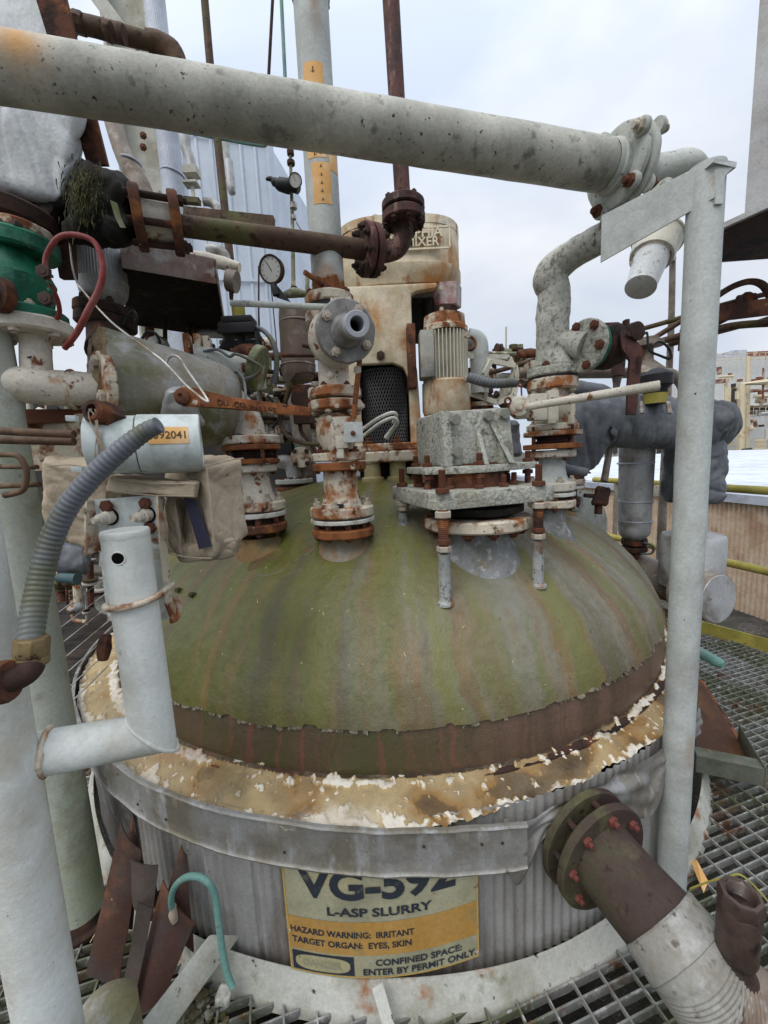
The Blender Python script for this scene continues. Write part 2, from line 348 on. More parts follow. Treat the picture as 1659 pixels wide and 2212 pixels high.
def flange(parent, c, ax, rad, th, mt, n=8, bs=.012, bmt='nutrust', stub=.9, ph=.3, rin=None, both=False, name='flange', bev=None, wob=(.0015, 30), side=1, bfr=.82):
    bev = bev or th * .15; ax = ax.normalized(); mb = MB()
    pr = [(-th / 2, rad - bev), (-th / 2 + bev, rad), (th / 2 - bev, rad), (th / 2, rad - bev)]
    if rin: mb.lathe(c, ax, [(-th / 2, rin)] + pr + [(th / 2, rin)], 48, loop=True)
    else: mb.lathe(c, ax, pr, 48)
    f = part(name, mb, M[mt], parent, wob=wob)
    if n:
        boltring(f, c + ax * (th / 2 * side), ax * side, rad * bfr, n, bs, bmt, stub, ph)
        if both: boltring(f, c - ax * (th / 2 * side), ax * -side, rad * bfr, n, bs, bmt, .5, ph)
    return f
def textmesh(mb, txt, fn, size=1.0, bold=0.0, ext=0.0, align='LEFT', sx=1.0, dens=0):
    cu = bpy.data.curves.new('t', 'FONT'); cu.body = txt; cu.size = size; cu.offset = bold; cu.extrude = ext; cu.align_x = align; cu.resolution_u = 4
    o = link(bpy.data.objects.new('t', cu)); bpy.context.view_layer.update()
    me = bpy.data.meshes.new_from_object(o.evaluated_get(bpy.context.evaluated_depsgraph_get()))
    bm = bmesh.new(); bm.from_mesh(me)
    if dens:
        bmesh.ops.triangulate(bm, faces=bm.faces[:])
        for _ in range(3):
            es = [e for e in bm.edges if e.calc_length() > dens]
            if es: bmesh.ops.subdivide_edges(bm, edges=es, cuts=1); bmesh.ops.triangulate(bm, faces=bm.faces[:])
    bm.verts.index_update(); k = len(mb.v)
    mb.v += [fn(v.co.x * sx, v.co.y, v.co.z) for v in bm.verts]; mb.f += [tuple(k + v.index for v in f.verts) for f in bm.faces]
    bm.free(); bpy.data.objects.remove(o); bpy.data.meshes.remove(me); bpy.data.curves.remove(cu); return mb
def tpx(mb, pts, seg=20, sm=6, **k):     # tube through (x, y, Y, radius px)
    P = [at(a, b, c) for a, b, c, _ in pts]; return mb.tube(P, [rm(p, q[3]) for p, q in zip(P, pts)], seg, sm, **k)
def ribs(n, amp): return lambda a: 1 + amp * math.cos(a * n)
# ------------------------------------------------------------------ ground and platform
mb = MB(); g = 900
mb.f.append((0, 1, 2, 3)); mb.v += [Vector((-g, -g, -.5)), Vector((g, -g, -.5)), Vector((g, g, -.5)), Vector((-g, g, -.5))]
M['gravel'] = mat('roof_gravel', (.085, .075, .068), [((.22, .20, .18), 55, .56, .05), ((.04, .04, .035), 2.5, .55, .1), ((.05, .055, .03), .9, .54, .1)], .95, bs=60, bump=.9, dist=.01)
struct('ground', mb, M['gravel'])
M['grate'] = mat('galvanised_grating', (.25, .255, .24), [((.13, .14, .09), 2.2, .52, .06), ((.13, .06, .03), 6, .60, .05), ((.42, .42, .41), 30, .6, .05)], .6, .25, bs=60, bump=.3)
GA = R(15.7); gu = Vector((math.cos(GA), math.sin(GA), 0)); gv = Vector((-math.sin(GA), math.cos(GA), 0))
TC = Vector((TX, TY, 0))
edge_s = Vector((3.07, 3.66, 0)).dot(gu) - .02
def segs(p0, d, a, b, rr, clipl=False):     # pieces of the line p0 + d*t, t in [a, b], outside the tank opening
    q = p0 - TC; B = q.dot(d); Cc = q.dot(q) - rr * rr; D = B * B - Cc
    if D <= 0: return [(a, b)]
    t0, t1 = -B - math.sqrt(D), -B + math.sqrt(D); o = []
    if t0 > a: o.append((a, min(b, t0)))
    if t1 < b: o.append((max(a, t1), b))
    return [s for s in o if s[1] - s[0] > .02]
mb = MB(); zt = 0.0
def thinbar(mb, p, q, w, z0, z1, side):
    k = len(mb.v); o = side * (w / 2)
    for z in (z0, z1):
        for pp in (p - o, q - o, q + o, p + o): mb.v.append(Vector((pp.x, pp.y, z)))
    for f in ((4, 5, 6, 7), (0, 1, 5, 4), (2, 3, 7, 6), (1, 2, 6, 5), (3, 0, 4, 7)): mb.f.append(tuple(k + i for i in f))
v = -1.2
while v < 9.5:
    p0 = gv * v
    for a, b in segs(p0, gu, -2.6 + (.9 if v > 4 else 0), edge_s, 1.965): thinbar(mb, p0 + gu * a, p0 + gu * b, .006, -.032, zt, gv)
    v += .0405
s_ = -2.6
while s_ < edge_s:
    p0 = gu * s_
    for a, b in segs(p0, gv, -1.2, 9.5, 1.965): thinbar(mb, p0 + gv * a, p0 + gv * b, .006, -.012, zt + .003, gu)
    s_ += .1
part_ = struct('platform_grating', mb, M['grate'])
mb = MB()       # curb of the opening round the tank: flared collar standing on the grating
def curbp(a, t):
    ang = R(-125 + 250 * a); r_ = 1.975 - .04 * t + .004 * math.sin(ang * 9); z = -.03 + .118 * t + .004 * noise.noise(Vector((ang * 6, 0, 0)))
    return TC + Vector((math.sin(ang) * r_, -math.cos(ang) * r_, z))
mb.grid(lambda a, b: curbp(a, b) if b < .99 else curbp(a, 1) + Vector((0, 0, .0)), 260, 8)
mb.grid(lambda a, b: curbp(a, 1) + (TC - curbp(a, 1)).normalized() * (.006 * b) * Vector((1, 1, 0)).length / 1.4, 260, 2)
mb.grid(lambda a, b: curbp(a, b) * 1 + Vector((math.sin(R(-125 + 250 * a)), -math.cos(R(-125 + 250 * a)), 0)) * -.007, 260, 8)
M['curb'] = mat('curb_paint', (.50, .50, .45), [((.33, .33, .27), 4, .54, .08), (ORUST, 6, .64, .05), (DRUST, 20, .68, .03), ((.16, .16, .07), 5, .64, .05)], .7, bs=40, bump=.4)
top('tank_curb', mb, M['curb'], 'low rusty white metal collar on the grating round the foot of the tank', 'collar')

# ------------------------------------------------------------------ the tank
tank = thing('tank', 'huge round tank with mossy green dome, crusted yellow ledge and ribbed grey jacket', 'tank', (TX, TY, 0))
def dome_mat(name, lower=False):
    m = bpy.data.materials.new(name); m.use_nodes = True; nt = m.node_tree; nt.nodes.clear(); N = nt.nodes.new; L = nt.links.new
    out = N('ShaderNodeOutputMaterial'); bs_ = N('ShaderNodeBsdfPrincipled'); L(bs_.outputs[0], out.inputs[0])
    tc = N('ShaderNodeTexCoord'); sp = N('ShaderNodeSeparateXYZ'); L(tc.outputs['Object'], sp.inputs[0])
    def mth(op, a, b=None, c=None):
        n = N('ShaderNodeMath'); n.operation = op
        for i, s in enumerate((a, b, c)):
            if s is None: continue
            if isinstance(s, (int, float)): n.inputs[i].default_value = s
            else: L(s, n.inputs[i])
        return n.outputs[0]
    ny = mth('MULTIPLY', sp.outputs[1], -1.0); ang = mth('ARCTAN2', sp.outputs[0], ny)
    rad = mth('SQRT', mth('ADD', mth('MULTIPLY', sp.outputs[0], sp.outputs[0]), mth('MULTIPLY', sp.outputs[1], sp.outputs[1])))
    def noise_(vec, sc, det=6, off=0):
        mp = N('ShaderNodeMapping'); mp.inputs['Location'].default_value = (off, off * .7, off * .3); L(vec, mp.inputs[0])
        n = N('ShaderNodeTexNoise'); n.inputs['Scale'].default_value = sc; n.inputs['Detail'].default_value = det; n.inputs['Roughness'].default_value = .62; L(mp.outputs[0], n.inputs['Vector']); return n.outputs[0]
    def comb(a, b):
        c = N('ShaderNodeCombineXYZ')
        for i, s in enumerate((a, b)):
            if isinstance(s, (int, float)): c.inputs[i].default_value = s
            else: L(s, c.inputs[i])
        return c.outputs[0]
    def rng(s, a, b, c=0, d=1):
        r = N('ShaderNodeMapRange'); r.interpolation_type = 'SMOOTHSTEP'
        for i, x in ((1, a), (2, b), (3, c), (4, d)): r.inputs[i].default_value = x
        L(s, r.inputs[0]); return r.outputs[0]
    def mx(f, a, b, mode='MIX'):
        x = N('ShaderNodeMix'); x.data_type = 'RGBA'; x.blend_type = mode
        for i, s in ((0, f), (6, a), (7, b)):
            if isinstance(s, (int, float)): x.inputs[i].default_value = s
            elif isinstance(s, tuple): x.inputs[i].default_value = (*s, 1)
            else: L(s, x.inputs[i])
        return x.outputs[2]
    wn_ = noise_(tc.outputs['Object'], 2.6, 5, 41.0); ang = mth('ADD', ang, mth('MULTIPLY', wn_, .11)); ang = mth('ADD', ang, mth('MULTIPLY', noise_(tc.outputs['Object'], 14, 4, 43.0), .022))
    st1 = noise_(comb(mth('MULTIPLY', ang, 5.0), mth('MULTIPLY', rad, .55)), 1.3, 5, 2.0)      # broad streaks that run down the dome
    st2 = noise_(comb(mth('MULTIPLY', ang, 20.0), mth('MULTIPLY', rad, .9)), 1.2, 6, 7.0)
    st3 = noise_(comb(mth('MULTIPLY', ang, 60.0), mth('MULTIPLY', rad, 2.2)), 1.0, 4, 17.0)
    pn = noise_(tc.outputs['Object'], 4.0, 8, 1.0); pf = noise_(tc.outputs['Object'], 26.0, 8, 4.0)
    side = rng(mth('ADD', sp.outputs[0], mth('MULTIPLY', pn, .9)), -.2, 1.15)
    green = mx(rng(pf, .2, .8), (.085, .096, .017), (.150, .158, .038))
    grey = mx(rng(pf, .2, .8), (.155, .155, .112), (.25, .243, .20))
    if lower:
        c = mx(rng(mth('ADD', mth('MULTIPLY', st2, .5), mth('MULTIPLY', pn, .5)), .40, .62), (.085, .056, .036), (.060, .062, .018))
        c = mx(rng(st3, .52, .68), c, (.15, .060, .040)); c = mx(rng(sp.outputs[0], -.1, .6), c, mx(rng(st2, .4, .65), (.092, .060, .040), (.15, .09, .065)))
    else:
        f = mth('ADD', mth('MULTIPLY', side, .62), mth('MULTIPLY', rng(st1, .38, .62), .38))
        c = mx(rng(f, .30, .74), green, grey)
        c = mx(mth('MULTIPLY', rng(st2, .49, .66), .68), c, mx(rng(pn, .4, .6), (.150, .085, .028), (.25, .135, .045)))
        c = mx(mth('MULTIPLY', rng(st1, .50, .65), .65), c, (.080, .060, .028))
        g2 = noise_(comb(mth('MULTIPLY', ang, 9.0), mth('MULTIPLY', rad, .8)), 1.1, 4, 31.0)
        c = mx(mth('MULTIPLY', rng(g2, .48, .65), .75), c, (.158, .165, .030))
        c = mx(mth('MULTIPLY', rng(st3, .60, .72), .12), c, (.27, .26, .22))
        lo = mth('MULTIPLY', rng(mth('ADD', sp.outputs[2], mth('MULTIPLY', pn, -.25)), .80, .62), .0)
        lo = mth('MULTIPLY', rng(mth('ADD', sp.outputs[2], mth('MULTIPLY', st2, .25)), .86, 1.06, 1, 0), .45); c = mx(lo, c, (.088, .066, .030))
        c = mx(1.0, c, (.90, .87, .80), 'MULTIPLY')
    c = mx(mth('MULTIPLY', rng(pf, .60, .70), .5), c, (.05, .048, .028))
    L(c, bs_.inputs['Base Color']); bs_.inputs['Roughness'].default_value = .43; bs_.inputs['Specular IOR Level'].default_value = .5
    bmp = N('ShaderNodeBump'); bmp.inputs['Strength'].default_value = .55; bmp.inputs['Distance'].default_value = .006
    h = mth('ADD', noise_(tc.outputs['Object'], 45, 7, 9.0), mth('MULTIPLY', noise_(tc.outputs['Object'], 9, 5, 3.0), 1.3))
    vo = N('ShaderNodeTexVoronoi'); vo.feature = 'DISTANCE_TO_EDGE'; vo.inputs['Scale'].default_value = 34
    wp = N('ShaderNodeMix'); wp.data_type = 'VECTOR'; wp.inputs[0].default_value = .12
    nn = N('ShaderNodeTexNoise'); nn.inputs['Scale'].default_value = 8; L(tc.outputs['Object'], nn.inputs['Vector']); L(tc.outputs['Object'], wp.inputs[4]); L(nn.outputs['Color'], wp.inputs[5]); L(wp.outputs[1], vo.inputs['Vector'])
    h = mth('ADD', h, mth('MULTIPLY', rng(vo.outputs[0], 0, .04), .12))
    L(h, bmp.inputs['Height']); L(bmp.outputs[0], bs_.inputs['Normal']); return m
M['dome'] = dome_mat('dome_coating'); [stain(M['dome'], *a) for a in (((.42, -1.36, 1.08), .30, (.21, .208, .195), .95, (1, .8, .8), .5, .8), ((.86, -.98, 1.17), .17, (.22, .218, .205), .95, (1, 1, .8), .6, .8), ((-.15, -1.32, 1.1), .16, (.17, .155, .12), .95, (1, 1, 1), .6, .7), ((.10, -.9, 1.35), .30, (.22, .215, .19), .95, (1, 1, 1), .6, .7), ((1.22, -.75, 1.1), .14, (.25, .12, .04), .9, (1, .8, 1), .6, .7), ((.72, -1.22, 1.02), .09, (.27, .14, .045), .95, (1.6, .6, .6), .6, .75), ((.45, -1.52, .98), .08, (.26, .14, .045), .95, (2.2, .6, .5), .6, .75), ((-.06, -1.50, .98), .13, (.13, .08, .035), .95, (2.0, .5, .35), .6, .8))]; M['skirt'] = dome_mat('dome_bare_steel', True)
def dp(ang, el, k=0.0):
    return DC + Vector((math.sin(ang) * (DR + k) * math.cos(el), -math.cos(ang) * (DR + k) * math.cos(el), (DH + k) * math.sin(el)))
e_lip = math.asin((ondome(860, 1572).z - DC.z) / DH)
def lip(ang):
    n = noise.fractal(Vector((ang * 9, 3.3, 0)), 1, 2, 2) * .010 + (.009 if noise.noise(Vector((ang * 26, 8, 0))) > .18 else 0) + noise.noise(Vector((ang * 120, 1, 0))) * .004
    return e_lip + n
def dome_pt(a, b):
    ang = (a - .5) * 2 * math.pi; l = lip(ang)
    if b == 0: return dp(ang, l, .004)
    t = (b - .008) / .992 if b > .008 else 0
    el = l + (math.pi / 2 - l) * max(0, t)
    return dp(ang, el, .016 + .0035 * noise.fractal(dp(ang, el) * 5, 1, 2, 3) + (.002 * noise.noise(dp(ang, el) * 22)))
mb = MB(); mb.grid(dome_pt, 900, 130, True)
part('dome', mb, M['dome'], tank, sharp=60)
mb = MB(); mb.grid(lambda a, b: dp((a - .5) * 2 * math.pi, -.16 + (e_lip + .19) * b, .003), 360, 22, True)
part('dome_rim', mb, M['skirt'], tank, wob=(.002, 9), sharp=60)
# peeled curls of coating along the lip
M['flake'] = mat('coating_flake', (.20, .175, .125), [((.10, .085, .05), 16, .54, .06)], .8)
mb = MB()
for i in range(150):
    ang = random.choice([random.uniform(-1.0, -.05), random.uniform(-1.2, 1.35), random.uniform(.35, 1.1)]); l = lip(ang) - .004
    w_ = random.uniform(.006, .03) / DR; k = len(mb.v); hh = random.uniform(.003, .009)
    for j in range(5):
        a2 = ang + w_ * (j / 4 - .5); mb.v.append(dp(a2, l + .006, .013)); mb.v.append(dp(a2, l - hh * random.uniform(.7, 1.3), random.uniform(.010, .020)))
    for j in range(4): mb.f.append((k + 2 * j, k + 2 * j + 1, k + 2 * j + 3, k + 2 * j + 2))
pf_ = part('flaking_edge', mb, M['flake'], tank); pf_['kind'] = 'stuff'
# crusted insulation ledge
def cyl_pt(ang, r_, z): return TC + Vector((math.sin(ang) * r_, -math.cos(ang) * r_, z))
masks = []
def ledge(a, b):
    ang = R(-118 + 226 * a); deg = math.degrees(ang)
    rin = 1.62; rout = 1.925 + .010 * noise.noise(Vector((ang * 14, 0, 5))) + .005 * noise.noise(Vector((ang * 60, 0, 5)))
    if 4 < deg < 60: rout -= .055 * min(1, (deg - 4) / 8) * (.6 + .8 * abs(noise.noise(Vector((ang * 9, 2, 1)))))
    if -16 < deg < 3: rout += .012 * math.sin(math.pi * (deg + 16) / 19)
    r_ = rin + (rout - rin) * b; p = cyl_pt(ang, r_, 0); z = .652 - .048 * max(0, (b - .3) / .7)**1.4
    n1 = noise.fractal(Vector((ang * 9, r_ * 9, 1.7)), 1, 2.1, 4); n2 = noise.fractal(p * 26, 1, 2.1, 3); n3 = noise.fractal(p * 55, 1, 2, 2)
    b0_ = (1.722 + .05 * math.cos(ang) - rin) / (rout - rin) + .01
    edge = max(0, 1 - abs(b - 1) / .15) + max(0, 1 - abs(b - b0_ - .07) / .10) * 1.05      # white lime crust along both rims
    mk = .56 + n1 * .26
    if deg > 2: mk -= .17 * min(1, (deg - 2) / 12)
    if deg < -32: mk += .10
    if mk > .42: z += .006 + .002 * n2
    n5 = noise.fractal(Vector((ang * 5, r_ * 3, 9)), 1, 2, 2); white = edge * (.66 + 1.3 * n5) + n2 * .72 + n5 * .12 + n3 * .30 + (.12 + .2 * n1 if deg < -14 else 0) - .50 + (.35 if -9 < deg < 1 and b > .78 else 0)
    code = mk
    if white > 0: code = 2 + min(1, white); z += .004 + .006 * min(.6, white) + .004 * n3
    if b < b0_ + .012 + .02 * n2: z += .004 * n2; code = .12 + .2 * abs(n2) if white < .12 else code
    masks.append(code if code < 2 else 1.6 + .4 * min(1, white * 3)); p.z = z
    return p
mb = MB(); mb.grid(ledge, 2100, 60)
def ledge_mat():
    m = mat('insulation_crust', (0.5, .4, .2), (), .85, bs=120, bump=.8, dist=.006); nt = m.node_tree; N = nt.nodes.new; L = nt.links.new
    at_ = N('ShaderNodeAttribute'); at_.attribute_name = 'mask'; cr_ = N('ShaderNodeValToRGB'); e = cr_.color_ramp
    cols = [(0, (.035, .028, .02)), (.10, (.05, .036, .024)), (.19, (.15, .095, .045)), (.205, (.27, .155, .055)), (.27, (.38, .28, .145)), (.37, (.46, .36, .20)), (.55, (.42, .27, .10)), (.70, (.45, .36, .22)), (.76, (.66, .60, .48)), (1, (.72, .67, .58))]
    while len(e.elements) < len(cols): e.elements.new(.5)
    for el, (p, c) in zip(e.elements, cols): el.position = p; el.color = (*c, 1)
    mr = N('ShaderNodeMath'); mr.operation = 'MULTIPLY'; mr.inputs[1].default_value = .5; L(at_.outputs['Fac'], mr.inputs[0]); L(mr.outputs[0], cr_.inputs[0])
    tc = N('ShaderNodeTexCoord'); n = N('ShaderNodeTexNoise'); n.inputs['Scale'].default_value = 9; n.inputs['Detail'].default_value = 9; n.inputs['Roughness'].default_value = .7; L(tc.outputs['Object'], n.inputs['Vector'])
    r2 = N('ShaderNodeMapRange'); r2.inputs[1].default_value = .47; r2.inputs[2].default_value = .68; r2.inputs[4].default_value = .70; L(n.outputs[0], r2.inputs[0])
    mx = N('ShaderNodeMix'); mx.data_type = 'RGBA'; mx.inputs[7].default_value = (.21, .17, .11, 1); L(r2.outputs[0], mx.inputs[0]); L(cr_.outputs[0], mx.inputs[6])
    n2 = N('ShaderNodeTexNoise'); n2.inputs['Scale'].default_value = 38; n2.inputs['Detail'].default_value = 4; L(tc.outputs['Object'], n2.inputs['Vector'])
    r3 = N('ShaderNodeMapRange'); r3.inputs[1].default_value = .66; r3.inputs[2].default_value = .69; L(n2.outputs[0], r3.inputs[0])
    m3 = N('ShaderNodeMix'); m3.data_type = 'RGBA'; m3.inputs[7].default_value = (.66, .60, .5, 1); L(r3.outputs[0], m3.inputs[0]); L(mx.outputs[2], m3.inputs[6])
    bs_ = [x for x in nt.nodes if x.type == 'BSDF_PRINCIPLED'][0]; L(m3.outputs[2], bs_.inputs['Base Color']); return m
M['ledge'] = ledge_mat(); stain(M['ledge'], (-.2, -1.9, .62), .12, (.62, .56, .46), .5, (.5, 1.6, 1), .9, .9); stain(M['ledge'], (-1.15, -1.55, .66), .75, (.33, .27, .18), .95, (1, 1, 1), .5, .75); stain(M['ledge'], (-.55, -1.75, .66), .16, (.11, .085, .04), .7, (1, 1, 1), .8, .8); stain(M['ledge'], (-.75, -1.62, .66), .12, (.16, .035, .02), .9, (.5, 2, 1), .6, .6); stain(M['ledge'], (-.3, -1.72, .66), .10, (.17, .04, .025), .9, (.4, 2, 1), .6, .5)
part('insulation_ledge', mb, M['ledge'], tank, sharp=70, attr=masks)
# sheet metal band: follows the rim, then its loose end springs away straight
def band_path(s_):   # s_ metres from angle 0
    if s_ < 0: a = s_ / 1.937; return Vector((math.sin(a), -math.cos(a), 0)) * 1.937 + TC, Vector((math.sin(a), -math.cos(a), 0))
    return TC + Vector((s_, -1.937 - .004 * math.sin(s_ * 8), 0)), Vector((0, -1, 0))
prof = [(.010, .150), (.006, .156), (-.006, .155), (-.004, .146), (0, .143), (.001, .10), (.0, .05), (.001, .012), (.004, .006), (.008, .003), (.006, -.004), (-.002, -.003)]
s0, s1 = -1.95 * 1.937, .375
def bandp(a, b):
    s_ = s0 + (s1 - s0) * a; p, n = band_path(s_); j = min(len(prof) - 1, int(round(b * (len(prof) - 1)))); o, z = prof[j]
    o += .004 * noise.noise(Vector((s_ * 5, z * 9, 2))) + .0012 * noise.noise(Vector((s_ * 30, z * 30, 2)))
    k_ = min(1, max(0, (s_ + .40) / .55)); zz = .492 - .026 * k_ * k_ * (3 - 2 * k_) + z + .005 * math.sin(s_ * 3.1) + (.0 if s_ < 0 else .0) + .003 * noise.noise(Vector((s_ * 11, 0, 0)))
    if s_ > .33: zz += (s_ - .33) * .2 * (1 - z / .15)
    q = p + n * o; q.z = zz; return q
M['band'] = mat('band_sheet_metal', (.29, .285, .27), [((.20, .18, .14), 5, .53, .08), ((.36, .36, .36), 12, .60, .05, (1, 1, .4)), ((.15, .10, .06), 16, .68, .03)], .5, .35, bs=50, bump=.25)
mb = MB(); mb.grid(bandp, 520, len(prof))
bd = part('sheet_band', mb, M['band'], tank, sharp=50)
for s_ in (.07, .24, .30, -.35, -.8, -.95, -1.35): p, n = band_path(s_); bolt(bd, p + n * .003 + Vector((0, 0, .57 if s_ > 0 else .535)), n, .0045, 'nutdark', 0, 'rivet')
# ribbed jacket
M['jacket'] = mat('jacket_sheet', (.40, .395, .375), [((.24, .205, .17), 4, .56, .09, (1, 1, .25)), ((.48, .47, .46), 7, .56, .08, (1, 1, .3)), ((.14, .08, .04), 8, .68, .04, (1, 1, .3)), ((.06, .05, .045), 24, .70, .03)], .5, .35, bs=50, bump=.25)
NR = 2 * math.pi * 1.90 / .036
def jk(a, b, a0=-33.5, a1=96):
    deg = a0 + (a1 - a0) * a; ang = R(deg); amp = .0052 if deg < -12 else .0034
    if -17.2 < deg < -14.9: amp = .0007
    if deg > 30: amp = .0005
    r_ = 1.893 + amp * math.cos(ang * NR) + (.006 if deg < -14.9 and deg > -17.2 else 0) + .003 * noise.noise(Vector((ang * 6, b * 2, 0)))
    z0, z1 = .02, .62
    if deg < -26: z0 = .02 + .20 * (-26 - deg) / 7.5 + .03 * noise.noise(Vector((ang * 90, 0, 0)))
    return cyl_pt(ang, r_, z0 + (z1 - z0) * b)
mb = MB(); mb.grid(jk, 1500, 12)
part('jacket', mb, M['jacket'], tank, sharp=60)
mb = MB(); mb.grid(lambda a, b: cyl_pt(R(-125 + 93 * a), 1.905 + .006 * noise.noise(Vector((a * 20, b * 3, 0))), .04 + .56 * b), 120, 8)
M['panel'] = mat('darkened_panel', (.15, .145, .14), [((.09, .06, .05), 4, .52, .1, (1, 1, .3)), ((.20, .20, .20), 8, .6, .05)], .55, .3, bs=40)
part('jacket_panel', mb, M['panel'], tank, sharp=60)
mb = MB(); mb.lathe(TC + Vector((0, 0, -.3)), Vector((0, 0, 1)), [(0, 1.80), (.94, 1.80)], 160)
part('shell', mb, M['drust'], tank, sharp=60)
# torn, crumpled cladding right of the band's loose end
def crum(a, b):
    deg = 9.5 + 33 * a; ang = R(deg); top_ = .615 + .02 * noise.noise(Vector((a * 7, 0, 3))) - .035 * math.exp(-((a - .1) / .1)**2)
    bot = .50 - .10 * math.exp(-((a - .52) / .10)**2) - .06 * max(0, a - .6) + .03 * noise.noise(Vector((a * 11, 0, 9))) - .12 * math.exp(-((a - .04) / .05)**2)
    z = bot + (top_ - bot) * b; fold = abs(math.sin(a * 13 + b * 4 + 2 * noise.noise(Vector((a * 5, b * 3, 0)))))
    return cyl_pt(ang, 1.915 + .012 * fold * b + .022 * noise.noise(Vector((a * 8, b * 4, 4))) + .018 * (1 - b), z)
mb = MB(); mb.grid(crum, 130, 24)
part('torn_sheet', mb, M['band'], tank, sharp=40, label='crumpled torn grey sheet metal above the dark flange')
def crum2(a, b):
    ang = R(9 + 13 * a); return cyl_pt(ang, 1.900 - .035 * b + .006 * noise.noise(Vector((a * 5, b * 2, 2))), .603 + .016 * b + .008 * noise.noise(Vector((a * 4, b, 7))))


# necks welded to the dome
NECKS = {'a': (565, 1200), 'b': (745, 1200), 'c': (1030, 1200), 'd': (1190, 1160)}
def neck(X, Y, ztop, r_, mt, flare=.5, name='nozzle_neck'):
    def f(a, b):
        t = a * 2 * math.pi; bb = 1 - b; rr = r_ * (1 + flare * max(0, bb - .55)**2 * 4.9)
        x, y = X + math.cos(t) * rr, Y + math.sin(t) * rr; zd = domez(x, y, .012) + .002
        zc = zd + (ztop - zd) * (1 - bb**1.15)
        if bb == 1: zc -= .012
        return Vector((x, y, zc + .0015 * noise.noise(Vector((x * 30, y * 30, zc * 30)))))
    mb = MB(); mb.grid(f, 64, 20, True); return part(name, mb, M[mt], tank, sharp=60)
M['ngrey'] = mat('lagging_paste_grey', (.22, .225, .225), [((.12, .12, .11), 8, .55, .08), ((.22, .17, .10), 7, .64, .05), ((.34, .34, .34), 26, .60, .05)], .75, bs=50, bump=.5)
M['nbrown'] = mat('neck_brown', (.22, .135, .06), [((.30, .20, .09), 8, .55, .08), (RUST, 10, .58, .07), ((.14, .13, .07), 5, .60, .06)], .8, bs=40, bump=.5)
M['nmix'] = mat('neck_grey_brown', (.19, .165, .12), [((.25, .14, .06), 7, .55, .08), ((.24, .24, .22), 9, .58, .07)], .8, bs=40, bump=.5)
NB = {'a': ((-.596, 1.843), 1158, 41, 'nbrown', .35), 'b': ((-.184, 1.723), 1158, 42, 'nmix', .4), 'c': ((.407, 1.721), 1142, 73, 'ngrey', .3), 'd': ((.863, 2.009), 1098, 30, 'ngrey', .8)}
for k, ((X, Y), py, rp, mt, fl) in NB.items():
    z = zpy(X, Y, py); neck(X, Y, z, rm(Vector((X, Y, z)), rp), mt, fl)
EX, EY = 1.12, 2.42
neck(EX, EY, zpy(EX, EY, 1092), .062, 'nbrown', .3)
# peeled patch round the left neck
def patch(cx, cy, rx, ry, mt, seed, k=.015, lipw=True, name='peeled_patch'):
    pts = []
    for i in range(72):
        t = 2 * math.pi * i / 72; q = 1 + .16 * noise.fractal(Vector((math.cos(t) * 1.6 + seed, math.sin(t) * 1.6, 0)), 1, 2, 3)
        x, y = cx + math.cos(t) * rx * q, cy + math.sin(t) * ry * q; pts.append(Vector((x, y, domez(x, y, k))))
    mb = MB(); c = len(mb.v); mb.v.append(Vector((cx, cy, domez(cx, cy, k + .003)))); rings = 10
    for j in range(1, rings + 1):
        for p in pts:
            x, y = cx + (p.x - cx) * j / rings, cy + (p.y - cy) * j / rings; mb.v.append(Vector((x, y, domez(x, y, k + .001 + .001 * noise.noise(Vector((x * 20, y * 20, 0)))))))
    for i in range(72): mb.f.append((0, 1 + i, 1 + (i + 1) % 72))
    for j in range(rings - 1):
        for i in range(72): a = 1 + j * 72; mb.f.append((a + i, a + 72 + i, a + 72 + (i + 1) % 72, a + (i + 1) % 72))
    o = part(name, mb, M[mt], tank, sharp=80)
    if lipw:
        mb = MB(); n_ = 44; mb.tube(pts[n_:] + pts[:14], [.0035 + .003 * noise.noise(p * 30) for p in pts[n_:] + pts[:14]], 6); mb.tube(pts[26:40], .004, 6)
        part('patch_edge', mb, M['flake'], o)
M['patchm'] = mat('bared_patch', (.13, .095, .04), [((.20, .125, .05), 5, .52, .08), ((.09, .10, .03), 5, .57, .06), ((.10, .035, .02), 9, .62, .06)], .8, bs=40, bump=.5)
pc = ondome(590, 1195); patch(pc.x, pc.y + .02, .21, .17, 'patchm', 2.2)
# two small lugs on the left shoulder of the dome
for x, y in ((425, 1285), (395, 1275)):
    p = ondome(x, y); n = (p - DC).normalized(); mb = MB(); mb.box(p + n * .012, .035, .022, .018, Vector((.8, -.5, 0)), n); mb.box(p + n * .026, .028, .018, .012, Vector((.8, -.5, 0)), n)
    part('lug', mb, M['moss'], tank, bev=.003)
# leaf litter specks
# ------------------------------------------------------------------ warning sign wrapped on the jacket
A0 = R(-10.9); SR = 1.932
sign = thing('warning_sign', 'faded yellow and orange VG-592 hazard sign under the loose metal band', 'sign', cyl_pt(R(-2), SR, .085))
def sg(x, y, k=0.0):
    a = A0 + x / SR; z = .098 + y + .045 * (x / .6)**2 - .012 * math.sin(math.pi * x / .6); return cyl_pt(a, SR + k, z)
M['signp'] = mat('sign_faded', (.36, .345, .235), [((.27, .26, .175), 7, .55, .1), ((.40, .36, .20), 4, .55, .08), ((.16, .10, .05), 40, .68, .03)], .45, bs=60, bump=.1)
M['signo'] = mat('sign_orange', (.43, .25, .075), [((.40, .22, .05), 7, .55, .1), ((.34, .24, .09), 14, .64, .05)], .45, bs=60, bump=.1)
M['signb'] = mat('sign_ink', (.030, .036, .048), [((.09, .09, .075), 30, .63, .05)], .5, bs=60, bump=.05)
M['signr'] = mat('sign_rim', (.50, .33, .09), [(ORUST, 20, .6, .05)], .6)
